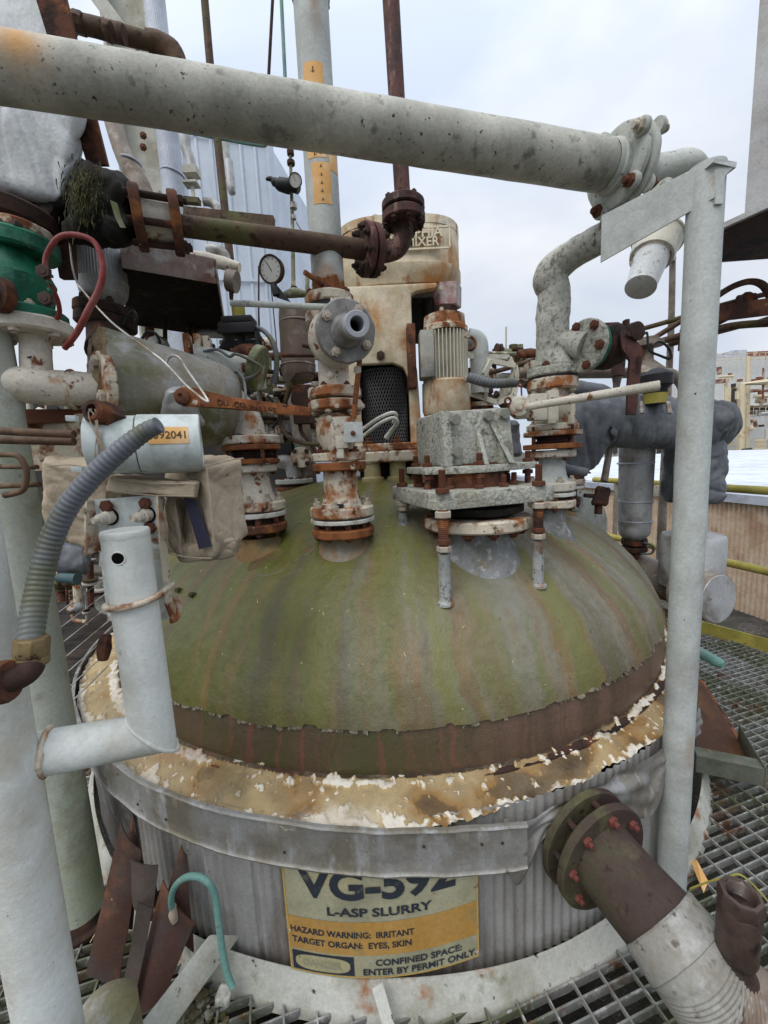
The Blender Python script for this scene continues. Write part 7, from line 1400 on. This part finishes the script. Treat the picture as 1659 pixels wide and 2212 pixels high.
# white cage, elbow and flex behind the motor
t = thing('strap_cage', 'open white strap guard cage behind the motor', 'cage', at(1050, 880, 2.9))
mb = MB()
for rows in ([(1005, 765, 2.9), (1040, 775, 2.85), (1112, 790, 2.9), (1100, 845, 2.95)], [(998, 800, 2.9), (1000, 845, 2.9), (1075, 870, 2.9), (1110, 855, 2.9)], [(1112, 790, 2.9), (1118, 815, 2.9), (1110, 855, 2.9)], [(1005, 765, 2.9), (1000, 845, 2.9)], [(1060, 780, 2.85), (1045, 810, 2.8), (1050, 862, 2.9)], [(1005, 765, 3.1), (1100, 772, 3.1), (1118, 815, 3.1), (1075, 870, 3.1)]):
    P_ = [at(*r_) for r_ in rows]
    for a, b in zip(P_, P_[1:]): mb.bar(a, b, .02, .035)
part('straps', mb, M['lampc'], t)
mb = MB(); tpx(mb, [(1010, 728, 2.9, 19), (1030, 735, 2.9, 20), (1036, 760, 2.9, 20), (1036, 850, 2.9, 20)], 28, 6); top('white_elbow', mb, M['greywhite'], 'white pipe elbow turning down behind the finned motor', 'pipe elbow')
mb = MB(); tpx(mb, [(1012, 815, 2.45, 11), (1060, 828, 2.4, 11), (1118, 826, 2.35, 11)], 20, 10, rip=(.02, .10)); top('flex_conduit', mb, M['conduit'], 'grey ribbed flex conduit running from motor to the right valve', 'hose')
t = thing('back_flanges', 'stack of rusty flanges behind the finned motor', 'flange set', at(1037, 900, 3.0)); bX, bY = at(1036, 860, 3.0).x, 3.0
for a, b, mt in ((845, 851, 'rust'), (858, 866, 'drust'), (870, 880, 'rustcream'), (884, 892, 'rust')): vflange(t, bX, bY, a, b, 30, mt, 6, 5, 'nutrust', .3)
# grey bundle behind housing
mb = MB(); mb.soft([at(1085, 985, 2.3), at(1125, 985, 2.3), at(1125, 985, 2.5), at(1085, 985, 2.5), at(1090, 915, 2.3), at(1118, 910, 2.3), at(1118, 910, 2.5), at(1090, 915, 2.5)], 5, 2); top('fabric_bundle', mb, M['greyfab'], 'pale grey fabric bundle between the seal housing and the right valve stack', 'cover', wob=(.03, 7))
# clad vessel hanging at the right, with flange below
t = thing('clad_drop_pipe', 'grey ribbed clad vertical pipe with rounded bottom over a dark flange, right of dome', 'pipe', at(1368, 1210, 2.75))
ribbed(t, 'cladding', [(1378, 840, 2.75, 36), (1376, 960, 2.75, 37), (1372, 1080, 2.75, 34), (1371, 1125, 2.75, 33)], 'galv', 44, .010, 176)
mb = MB(); tpx(mb, [(1371, 1124, 2.75, 34), (1370, 1150, 2.75, 32), (1370, 1160, 2.75, 24), (1370, 1170, 2.75, 12)], 40, 3); part('bottom', mb, M['galv'], t, wob=(.004, 12))
for y, r_ in ((1000, 37), (1082, 34.5), (1124, 34)): mb = MB(); c = at(1373, y, 2.75); ring_torus(mb, c, Z, rm(c, r_), .006, 40); part('band', mb, M['galvb'], t)
dX, dY = at(1370, 1180, 2.75).x, 2.75; vflange(t, dX, dY, 1166, 1176, 27, 'drust', 8, 5, 'nutdark', .6); vflange(t, dX, dY, 1180, 1190, 27, 'drust', 0); vlathe('spout', t, dX, dY, [(1190, 18), (1200, 12), (1206, 9)], 'rust')
mb = MB(); tpx(mb, [(1392, 1172, 2.65, 2.5), (1410, 1180, 2.65, 3), (1408, 1195, 2.65, 2.5), (1385, 1197, 2.65, 2.5)], 8, 5); part('bond_cable', mb, M['conduit'], t)
t = thing('clad_tee', 'ribbed tan clad pipe tee with large blank end cap beside the post', 'pipe tee', at(1500, 1340, 2.55))
T0, T1, T2 = at(1345, 1215, 2.9), at(1440, 1258, 2.6), at(1545, 1292, 2.15)
mb = MB(); P_ = [T0, T1, T1.lerp(T2, .55)]; mb.tube(P_, [rm(T0, 34), rm(T1, 43), rm(T2, 41)], 160, 5, fn=lambda a: 1 + .015 * math.cos(a * 40)); part('ribbed_run', mb, M['tandclad'], t, sharp=80)
ed = V(.30, -1, .05).normalized(); mb = MB(); mb.lathe(T2 - ed * .18, ed, [(0, .142), (.18, .142), (.186, .145), (.196, .145), (.198, .139)], 56); part('end_cap', mb, M['tandclad'], t); mb = MB(); mb.lathe(T2 + ed * .018, ed, [(0, .138), (.003, .136)], 48); fcp = part('cap_face', mb, M['galv'], t)
tX, tY = at(1492, 1230, 2.4).x, 2.4; vlathe('branch', t, tX, tY, [(1150, 36), (1154, 62), (1160, 66), (1262, 65)], 'galv'); mb = MB(); tpx(mb, [(1492, 1000, 2.45, 34), (1491, 1160, 2.45, 34)], 24, 2); part('stem_pipe', mb, M['galvb'], t)
# yellow guard rail and toe plate
t = thing('guard_rail', 'yellow two rail guard rail along the far right edge of the platform', 'railing', at(1425, 1260, 4.0))
def rline(a, b, r_, mt, nm):
    mb = MB(); mb.tube([a, a.lerp(b, .5), b], r_, 16, 4); return part(nm, mb, M[mt], t)
rd_ = V(-.30, 1, 0)
ra, rb_ = at(1700, 1063, 2.75), None
za_ = ra.z; A_ = fz(1284, 1036, za_); rline(A_, ra, .032, 'yellow', 'top_rail'); rc = at(1700, 1244, 2.75); B2 = fz(1314, 1158, rc.z); rline(B2, rc, .032, 'yellow', 'mid_rail')
for f_ in (.18, .86):
    p = A_.lerp(ra, f_); mb = MB(); mb.tube([p, V(p.x, p.y, 0)], .024, 14); 
    if f_ < .5: part('post', mb, M['tandclad'], t)
mb = MB(); c = at(1425, 1060, 3.6); mb.box(c, .10, .03, .10); part('bracket', mb, M['creamrust'], t, bev=.004)
k0, k1 = onz(1470, 1330, .10), onz(1700, 1392, .10); dk = (k1 - k0).normalized(); mb = MB(); a, b = k0 - dk * 4.5, k1 + dk * 1.6; mb.slab([V(a.x, a.y, -.05), V(b.x, b.y, -.05), V(b.x, b.y, .10), V(a.x, a.y, .10)], V(.010, .003, 0)); top('toe_plate', mb, M['yellow'], 'yellow steel toe plate along the edge of the grating', 'toe plate')
# ribbed tan wall and white roof beyond
t = thing('tan_wall', 'tan ribbed wall with white coping beyond the yellow rail', 'wall', V(5.5, 8, -.5))
wr = onz(1700, 1356, -.5); wd_ = V(-.142, 1, 0).normalized(); wn = V(-wd_.y, wd_.x, 0)
zt_ = None; r_ = ray(1700, 1097); zt_ = (C0 + r_ * (wr.y / r_.y)).z; Lw = 14.0
def wf(u, v):
    s_ = -1.5 + (Lw + 1.5) * u; ph = (s_ / .062) % 1; o = .016 * (1 if ph < .5 else 0); return V(wr.x, wr.y, 0) + wd_ * s_ + wn * o + Z * (-.5 + (zt_ + .5) * v)
mb = MB(); mb.grid(wf, int((Lw + 1.5) / .062 * 8), 3)
M['brick'] = mat('tan_ribbed_block', (.54, .40, .28), [((.60, .49, .37), 5, .52, .08), ((.42, .28, .19), 2.2, .60, .06), ((.06, .05, .05), 5, .70, .02, (1, 1, .15))], .9, bs=40, bump=.5, vs=20); part('ribbed_face', mb, M['brick'], t, sharp=20)
mb = MB()
z = -.42
while z < zt_: mb.bar(wf(0, 0) * V(1, 1, 0) + wn * .004 + Z * z, wf(1, 0) * V(1, 1, 0) + wn * .004 + Z * z, .030, .008) if False else None; z += .1
mb = MB(); q0, q1 = wf(0, 0), wf(1, 0); q0.z = q1.z = zt_ + .045; mb.bar(q0 - wn * .05, q1 - wn * .05, .26, .11); part('coping', mb, M['galvb'], t); M['roofw'] = mat('white_roof_membrane', (.66, .70, .76), [((.50, .54, .58), 1.2, .56, .08), ((.10, .10, .10), 3, .70, .02, (.3, 3, 1))], .5, bs=6, bump=.1)
mb = MB(); zr_ = zt_ + .10; mb.f.append((0, 1, 2, 3)); mb.v += [q0 - wn * .1 , q0 - wn * 26, q1 - wn * 26 + wd_ * 12, q1 - wn * .1 + wd_ * 2]; 
for v in mb.v: v.z = zr_
top('white_roof', mb, M['roofw'], 'flat white membrane roof beyond the tan wall', 'roof')
# far plant building
def farbox(name, lab, x0, x1, y0, y1, Y_, mt, dpt_=8):
    a, b = at(x0, y1, Y_), at(x1, y1, Y_); z1_ = at((x0 + x1) / 2, y0, Y_).z; z0_ = at((x0 + x1) / 2, y1, Y_).z
    return a, b, z0_, z1_
t = thing('plant_building', 'pale multi level plant building with rusty pipework far off at the right', 'building', V(40, 50, -.5))
def fb(x0, x1, y0, y1, Y_, mt, nm, dp_=6.0, dy=0):
    mb = MB(); a, b = at(x0, y1, Y_), at(x1, y1, Y_ + dy); a1, b1 = at(x0, y0, Y_), at(x1, y0 + 0, Y_ + dy); zl, zh = min(a.z, b.z), max(a1.z, b1.z); mb.hexa([V(a.x, a.y, zl), V(b.x, b.y, zl), V(b.x, b.y + dp_, zl), V(a.x, a.y + dp_, zl), V(a.x, a.y, zh), V(b.x, b.y, zh), V(b.x, b.y + dp_, zh), V(a.x, a.y + dp_, zh)]); return part(nm, mb, M[mt], t)
M['fwhite'] = mat('far_white_wall', (.60, .61, .60), [((.48, .46, .42), .25, .56, .06, (1, 1, .3)), ((.40, .30, .2), .5, .68, .03, (1, 1, .2))], .9, bs=3, bump=.0)
M['fdark'] = mat('far_opening', (.055, .05, .05), [((.16, .08, .06), 1, .6, .06)], .9, bs=3, bump=0)
M['frust'] = mat('far_rust', (.20, .08, .06), [((.40, .32, .22), 1.5, .55, .04)], .9, bs=3, bump=0); M['fcream'] = mat('far_cream', (.62, .54, .38), [((.45, .25, .12), 1.2, .62, .04)], .9, bs=3, bump=0)
fb(1540, 1760, 775, 870, 46, 'fwhite', 'upper_wall'); fb(1540, 1760, 870, 905, 47, 'fdark', 'open_bay'); fb(1540, 1760, 903, 985, 44, 'fwhite', 'lower_wall'); fb(1540, 1760, 980, 1012, 45, 'fdark', 'ground_bay'); fb(1580, 1612, 757, 778, 47, 'galvb', 'roof_unit'); fb(1612, 1760, 760, 775, 47, 'frust', 'roof_unit'); fb(1360, 1550, 832, 985, 60, 'fwhite', 'side_wing'); fb(1240, 1545, 950, 1010, 50, 'fwhite', 'low_wing')
for i in range(16): fb(1250 + i * 19, 1258 + i * 19, 958, 980, 49.7, 'fdark', 'window', .2)
rnd = random.Random(5)
def fpipe(pts, Y_, r_, mt, nm='pipe'):
    mb = MB(); mb.tube([at(x, y, Y_) for x, y in pts], r_, 6); part(nm, mb, M[mt], t)
for i in range(46):
    x = rnd.uniform(1552, 1700); y = rnd.choice([rnd.uniform(790, 850), rnd.uniform(850, 915), rnd.uniform(915, 985)]); l = rnd.uniform(10, 60); mt = rnd.choice(['fcream', 'frust', 'fwhite', 'frust', 'fcream', 'fdark']); r_ = rnd.choice([.05, .08, .12, .2])
    pts = [(x, y), (x, y + l)] if rnd.random() < .5 else [(x, y), (x + l * .7, y - 2), (x + l * .7, y + rnd.uniform(-15, 25))]
    fpipe(pts, rnd.uniform(38, 43), r_, mt)
for i in range(40):
    x = rnd.uniform(1552, 1700); y = rnd.uniform(800, 965); c = at(x, y, rnd.uniform(39, 43)); mb = MB(); s_ = rnd.uniform(.12, .45); (mb.box(c, s_ * 2, s_, s_) if rnd.random() < .5 else mb.sphere(c, s_ * .7, (1, 1, 1.4), 8, 6)); part('equipment', mb, M[rnd.choice(['frust', 'fdark', 'fwhite', 'frust', 'fcream'])], t)
for y, Y_ in ((763, 45), (770, 45), (776, 45), (880, 41), (888, 41), (896, 41), (962, 40), (970, 40), (978, 40)): fpipe([(1545, y + 2), (1620, y), (1740, y - 3)], Y_, .035, 'fcream', 'handrail')
for k in range(14): 
    x = 1550 + k * 13; fpipe([(x, 762), (x, 778)], 45, .035, 'fcream', 'handrail_post'); fpipe([(x, 879), (x, 902)], 41, .035, 'fcream', 'handrail_post'); fpipe([(x, 961), (x, 984)], 40, .035, 'fcream', 'handrail_post')
fpipe([(1568, 960), (1572, 838), (1600, 836), (1608, 880)], 39, .28, 'fcream', 'duct'); fpipe([(1600, 980), (1602, 830), (1665, 824)], 38.5, .32, 'fcream', 'duct'); fpipe([(1613, 990), (1616, 770)], 39.5, .2, 'fcream', 'duct')
for k in range(7): fpipe([(1634 + k * 3, 948), (1636 + k * 3, 1002)], 37, .05, 'fcream', 'ladder_cage')
for k in range(6): fpipe([(1632, 952 + k * 9), (1656, 951 + k * 9)], 37, .05, 'fcream', 'ladder_cage')
# grey panel at top right
t = thing('canopy_box', 'pale grey metal hood with dark underside hanging into the top right corner', 'hood', at(1640, 480, 1.9))
c1, c2 = at(1607, 470, 1.9), at(1720, 430, 1.35); ct = at(1640, -120, 1.9)
M['hood'] = mat('hood_paint', (.44, .44, .44), [((.36, .35, .33), 4, .56, .08), ((.30, .24, .18), 12, .68, .04)], .5, bs=80)
zc_, zh_ = c1.z, ct.z
e1 = at(1562, 492, 1.9); z_e = e1.z; 
mb = MB(); mb.slab([V(c1.x, c1.y, z_e + .03), V(c1.x + .55, c1.y - .40, z_e + .03), V(c1.x + .55, c1.y - .40, zh_ + .6), V(c1.x, c1.y, zh_ + .6)], V(.75, .35, 0)); part('casing', mb, M['hood'], t, bev=.004)
e2 = fz(1700, 430, z_e); e3 = fz(1720, 512, z_e); mb = MB(); mb.slab([e1, e2, e3 + V(.3, .2, 0), V(e1.x + .15, e1.y + .35, z_e)], V(0, 0, .022)); part('lip', mb, M['hood'], t); mb = MB(); mb.slab([e1 + V(.02, .01, -.003), e2 + V(.02, .01, -.003), e3 + V(.3, .2, -.003), V(e1.x + .15, e1.y + .33, z_e - .003)], V(0, 0, .002)); part('underside', mb, M['drust'], t)
# things lying on the grating at right
t = thing('steel_bracket', 'dark rusty triangular gusset with olive angle irons lying against the tank, right side', 'bracket', onz(1570, 1650, 0))
G = [at(1512, 1470, 2.25), at(1636, 1668, 1.75), at(1508, 1640, 1.75)]
mb = MB(); mb.slab([at(1505, 1462, 2.2), at(1520, 1478, 2.2), at(1632, 1658, 1.72), at(1505, 1632, 1.70)], V(-.006, -.004, 0)); M['gus'] = mat('dark_brown_plate', (.055, .025, .014), [((.10, .045, .02), 5, .55, .08)], .7, bs=40); part('gusset', mb, M['gus'], t)
M['oliveang'] = mat('olive_angle', (.13, .14, .11), [((.08, .085, .06), 6, .55, .08), ((.20, .13, .07), 14, .66, .04)], .6, bs=60)
for P_, w_ in (([(1506, 1632, 1.68), (1660, 1664, 1.60)], .062), ([(1598, 1566, 1.85), (1655, 1660, 1.60)], .07)):
    a, b = at(*P_[0]), at(*P_[1]); mb = MB(); mb.slab([a, b, b - Z * w_ * 1.4, a - Z * w_ * 1.4], V(.0, .006, 0)); mb.slab([a, b, b + V(.03, .06, 0), a + V(.03, .06, 0)], V(0, 0, -.005)); part('angle_iron', mb, M['oliveang'], t, bev=.001)
mb = MB(); mb.bar(at(1512, 1470, 2.24), at(1640, 1668, 1.73), .03, .008); part('edge_strip', mb, M['rust'], t)
mb = MB(); tpx(mb, [(1490, 1398, 2.6, 13), (1520, 1414, 2.5, 13), (1545, 1428, 2.42, 13), (1556, 1433, 2.40, 12), (1563, 1437, 2.38, 7)], 24, 4); top('teal_sleeve', mb, M['teal'], 'fat teal hose end lying on the grating beyond the white post', 'hose')
mb = MB(); tpx(mb, [(1490, 1920, 1.0, 2), (1530, 1905, .98, 2.4), (1570, 1895, .96, 2.4), (1600, 1890, .95, 2.4), (1640, 1925, .93, 2.4), (1680, 1975, .9, 2.4)], 8, 6); top('yellow_cord', mb, M['yellow'], 'thin yellow cord draped behind the open threaded stub', 'cord')
M['paper'] = mat('old_paper', (.50, .46, .36), [((.34, .27, .18), 14, .56, .08)], .9)
for lab, px in (('crumpled cream scrap lying in the grating below the ribbed elbow', [(1422, 2085), (1450, 2068), (1456, 2110), (1430, 2122)]), ('orange scrap wedged in the grating right of the white post', [(1492, 1862), (1505, 1858), (1530, 1905), (1520, 1930)]), ('small white scrap on the grating right of the tank rim', [(1468, 1842), (1490, 1838), (1492, 1850), (1475, 1852)])):
    mb = MB(); P_ = [onz(x, y, .004 + .014 * (i % 2)) for i, (x, y) in enumerate(px)]; mb.slab(P_, V(0, 0, .002)); top('scrap', mb, M['orangelabel' if 'orange' in lab else 'paper'], lab, 'scrap')
mb = MB(); p = onz(1545, 1344, -.5); mb.soft([p + V(a * .09, b * .05, .05 + e * .05) + V(2.0, 2.5, 0) * 0 for e in (-1, 1) for a, b in ((-1, -1), (1, -1), (1, 1), (-1, 1))], 3, 1)
# ================================================================== BOTTOM LEFT
t = thing('teal_hose', 'thin teal hose bent over like a cane beside the rusty scraps and sign', 'hose', at(498, 2125, .98))
mb = MB(); tpx(mb, [(372, 1962, 1.05, 8), (370, 1940, 1.04, 8), (378, 1915, 1.03, 8), (398, 1897, 1.02, 8.5), (422, 1893, 1.01, 8.5), (446, 1903, 1.0, 8.5), (463, 1930, 1.0, 8.5), (472, 1990, .99, 9), (480, 2050, .98, 9), (490, 2100, .97, 9), (502, 2132, .96, 9)], 18, 6); part('tube', mb, M['teal'], t)
mb = MB(); tpx(mb, [(373, 1958, 1.05, 9), (374, 1975, 1.05, 11), (378, 1990, 1.05, 8)], 14, 2); part('torn_end', mb, M['tan'], t, wob=(.003, 40))
M['scrap1'] = mat('rusted_sheet', (.065, .032, .024), [((.22, .085, .035), 4, .58, .07), ((.055, .045, .04), 6, .55, .08), ((.40, .42, .42), 14, .70, .02)], .75, bs=60, bump=.4)
M['scrap2'] = mat('dark_flat_bar', (.085, .066, .056), [((.28, .11, .06), 5, .58, .05), ((.07, .06, .055), 8, .55, .08)], .6, .2, bs=60)
def sheet(lab, px, mt, bend=.0, th=.003, name='scrap_sheet'):
    n = 10; A = [at(*p) for p in px]; mb = MB()   # px: left edge top..bottom, right edge top..bottom (4 points)
    def f(u, v): p = A[0].lerp(A[1], v).lerp(A[3].lerp(A[2], v), u); return p + V(0, -1, .2) * bend * math.sin(u * math.pi) + V(0, 1, 0) * .010 * noise.noise(p * 8)
    mb.grid(f, n, 16); mb.grid(lambda u, v: f(u, v) + V(0, th, 0), n, 16); return top(name, mb, M[mt], lab, 'scrap metal', 'rusty scraps in the gap left of the tank')
sheet('leftmost dark rusty sheet leaning in the gap beside the column', [(262, 1775, 1.16), (185, 2105, 1.08), (255, 2125, 1.06), (305, 1840, 1.12)], 'scrap1', .010)
sheet('tall narrow dark rusty strip with pointed top by the jacket edge', [(286, 1765, 1.20), (235, 1985, 1.12), (285, 2010, 1.12), (303, 1842, 1.16)], 'scrap1', .006)
sheet('grey brown bent sheet in the middle of the scrap pile', [(278, 1862, 1.10), (288, 1960, 1.08), (330, 1990, 1.07), (342, 1868, 1.10)], 'scrap2', .008); sheet('long flat rusty bar standing in the scrap pile', [(298, 1948, 1.04), (258, 2178, .98), (288, 2182, .97), (330, 1960, 1.05)], 'scrap2', .0)
sheet('broad orange rusted sheet leaning on the white angle piece', [(352, 1900, 1.10), (272, 2205, .98), (352, 2160, .98), (420, 1995, 1.06)], 'scrap1', .010); sheet('dark rusted sheet standing behind the bent end of teal hose', [(390, 1825, 1.16), (345, 1990, 1.08), (418, 2060, 1.07), (402, 1850, 1.15)], 'scrap1', .006)
t = thing('toe_angle', 'grimy cream angle piece running diagonally from the tank collar to the bottom edge', 'angle iron', at(380, 2110, .95))
a, b = at(456, 2022, 1.06), at(270, 2260, .86); mb = MB(); mb.slab([a, b, b + V(.075, .03, -.05), a + V(.075, .03, -.05)], V(0, 0, .006)); mb.slab([a, b, b + V(0, 0, -.10), a + V(0, 0, -.10)], V(-.006, 0, 0)); part('leg', mb, M['curb'], t, wob=(.003, 12))
mb = MB(); mb.lathe(at(225, 2195, .83), Z, [(-.2, .075), (.0, .075), (.02, .06), (.03, .03)], 36); top('cut_post_stub', mb, M['tincyl'], 'short grey cut pipe stub right of the big post at the bottom edge', 'pipe stub')
mb = MB(); mb.bar(at(815, 2128, .985), at(850, 2250, .93), .034, .004, V(.2, -1, .3)); top('white_stake', mb, M['curb'], 'short white flat stake at the bottom below the sign', 'stake')
mb = MB()
for i in range(260):
    x = random.gauss(415, 30); y = random.gauss(2165, 28); p = onz(x, y, 0); p.z = random.uniform(-.03, .012)
    if (p - TC - Z * p.z).length < 1.985: continue
    s_ = random.uniform(.004, .016); mb.sphere(p, s_, (1, 1, .7), 6, 4)
o = part('rubble', mb, mat('rubble', (.09, .08, .045), [((.30, .29, .25), 9, .6, .04), ((.13, .14, .03), 12, .58, .06)], .95), None, wob=(.003, 80)); o['kind'] = 'stuff'
mb = MB()
for i in range(7):
    x0 = 190 + random.random() * 60; mb.tube([at(x0, 2080 - random.random() * 60, 1.15), at(x0 + 25, 1990, 1.17), at(x0 + 50, 1930 + random.random() * 30, 1.2)], .0015, 5, 4)
o = part('dry_grass', mb, M['palerail'], None); o['kind'] = 'stuff'
mb = MB(); pc_ = onz(497, 2075, -.005); mb.soft([at(485, 2150, 1.0) + V(a * .02, b * .02, e * .013) for e in (-1, 1) for a, b in ((-1, -1), (1, -1), (1, 1), (-1, 1))], 3, 1); top('white_stone', mb, M['lichen'], 'small speckled stone at the foot of the teal hose', 'stone', wob=(.006, 40))
# rusty latch hanging at the tank's left rim, behind the upright
mb = MB(); tpx(mb, [(232, 1370, 1.45, 12), (225, 1400, 1.43, 16), (222, 1425, 1.42, 11)], 10, 2); top('rim_latch', mb, M['rust'], 'rusty bolt latch on the far left rim of the tank behind upright', 'latch', wob=(.008, 20))
# pale debris specks on the dome
mb = MB()
rr = random.Random(9)
for i in range(110):
    x = rr.uniform(420, 1400); y = rr.uniform(1130, 1540); p = ondome(x, y, .013)
    if p.z < .85: continue
    n = (p - DC).normalized(); a = rr.uniform(0, 6.28); s_ = rr.uniform(.0015, .005); u = n.cross(Z).normalized(); v = n.cross(u); d = u * math.cos(a) + v * math.sin(a); e = n.cross(d); l = s_ * rr.choice([1, 1, 1, 1.6, 4]); k = len(mb.v)
    mb.v += [p + n * .004 + d * l, p + n * .004 + e * s_ * .5, p + n * .004 - d * l, p + n * .004 - e * s_ * .5]; mb.f.append((k, k + 1, k + 2, k + 3))
o = part('leaf_litter', mb, M['palerail'], None); o['kind'] = 'stuff'
# near-black boards added for the grating's shade, with thin wires, left of the tank
M['board'] = mat('shade_dark_board', (.028, .022, .018), [((.07, .05, .035), 5, .55, .08, (1, 8, 1)), (BLACK, 3, .56, .08)], .7, bs=20, bump=.6, stretch=(1, 9, 1))
ordn = ['nearest', 'second', 'third', 'fourth', 'fifth', 'sixth', 'seventh', 'eighth', 'ninth', 'tenth', 'farthest']
for i in range(11):
    y_ = 2.35 + i * .37; hl = 1.0 + i * .08; xr_ = -2.06 - max(0, i - 3) * .30; mb = MB(); mb.box(V(xr_ - hl, y_ + hl * .1, .022), hl * 2, .345, .03, V(1, -.10, 0))
    top('dark_board', mb, M['board'], ordn[i] + ' board added to darken the shaded grating left of the tank, counted from the viewer', 'board', 'boards darkening the grating beside the tank', bev=.004)
for i in range(7):
    mb = MB(); mb.tube([at(102 + i * 4, 1340 + i * 34, 2.6 - i * .18), at(235, 1245 + i * 32, 2.7 - i * .18)], .0028, 6, 1); top('guard_wire', mb, M['galv'], 'thin taut wire over the dark boards left of the tank', 'wire', 'taut wires left of the tank')

M['gap_shade'] = mat('gap_shade_dark', (.022, .018, .012), [((.06, .05, .03), 18, .58, .06), ((.05, .06, .02), 6, .62, .05)], .9, bs=60, bump=1, dist=.01)
mb = MB(); mb.grid(lambda a, b: (lambda p: V(p.x, p.y, -.045 + .03 * noise.fractal(p * 9, 1, 2, 3)))(onz(130 + 420 * a, 1960 + 290 * b, 0)), 40, 30)  # near-black sheet under the scraps, shade of the gap put into its colour
o = part('gap_shade', mb, M['gap_shade'], None, sharp=80); o['kind'] = 'stuff'

# crowded small pipework behind the dome
def rack(lab, x0, x1, y0, y1, Ya, Yb, n, seed, c0):
    t = thing('pipe_rack', lab, 'pipework', at(*c0)); q = random.Random(seed); ms = ['rustcream', 'creamrust', 'brownpipe', 'drust', 'greenold', 'galv', 'whitegrey', 'rust', 'tandclad', 'lagg']
    for i in range(n):
        x, y, Y_ = q.uniform(x0, x1), q.uniform(y0, y1), q.uniform(Ya, Yb); l = q.uniform(30, 110); r_ = q.choice([2, 3, 4, 5, 7, 10]); m_ = q.choice(ms); k = q.random()
        if k < .40: rows = [(x, y - l * .5, Y_, r_), (x + 2, y + l * .6, Y_, r_)]
        elif k < .65: rows = [(x - l * .5, y - 2, Y_, r_), (x + l * .5, y + 2, Y_, r_)]
        else: rows = [(x, y - l * .5, Y_, r_), (x, y, Y_, r_), (x + r_, y + r_ * 2, Y_, r_), (x + r_ * 3, y + r_ * 2.6, Y_, r_), (x + l * .5, y + r_ * 2.6, Y_, r_)]
        mb = MB(); tpx(mb, rows, 12, 3); part('pipe', mb, M[m_], t)
        if r_ >= 3 and q.random() < .8:
            c = at(rows[0][0], (rows[0][1] + rows[1][1]) / 2, Y_); d = (at(*rows[1][:3]) - at(*rows[0][:3])).normalized()
            flange(t, c, d, rm(c, r_ * 2.1 + 2), .022, q.choice(ms[:4]), 0); flange(t, c + d * .03, d, rm(c, r_ * 2.1 + 2), .020, q.choice(ms[:4]), 4, .010, 'nutdark', .3)
        if q.random() < .35:
            c = at(x + q.uniform(-20, 20), y + q.uniform(-20, 20), Y_ - .1); mb = MB(); s_ = q.uniform(.03, .06)
            mb.lathe(c, V(q.uniform(-1, 1), -1, q.uniform(-.5, .5)), [(-s_, s_ * .6), (-s_ * .6, s_), (s_ * .4, s_), (s_ * .5, s_ * .5), (s_ * 1.3, s_ * .4)], 12); part('valve', mb, M[q.choice(ms)], t)
rack('jumble of small rusty pipes, flanges and valves behind the clad vessel and long lever', 545, 700, 770, 1010, 2.7, 3.8, 34, 3, (620, 1040, 3.2))
rack('row of small fittings and pipes peeping over the clad vessel under the hanging box', 290, 560, 715, 790, 2.4, 3.2, 24, 8, (420, 800, 2.8))
rack('rusty pipe jumble between the motor and the lagged riser', 1020, 1150, 755, 880, 3.2, 3.8, 16, 12, (1080, 900, 3.4))
rack('clutter of small pipes in shade behind the left column', 105, 225, 1170, 1330, 3.0, 4.2, 20, 21, (160, 1350, 3.6))
rack('shaded pipework below the cream tee, seen over the brown rods', 60, 170, 880, 1000, 2.0, 2.8, 14, 31, (110, 1010, 2.4))
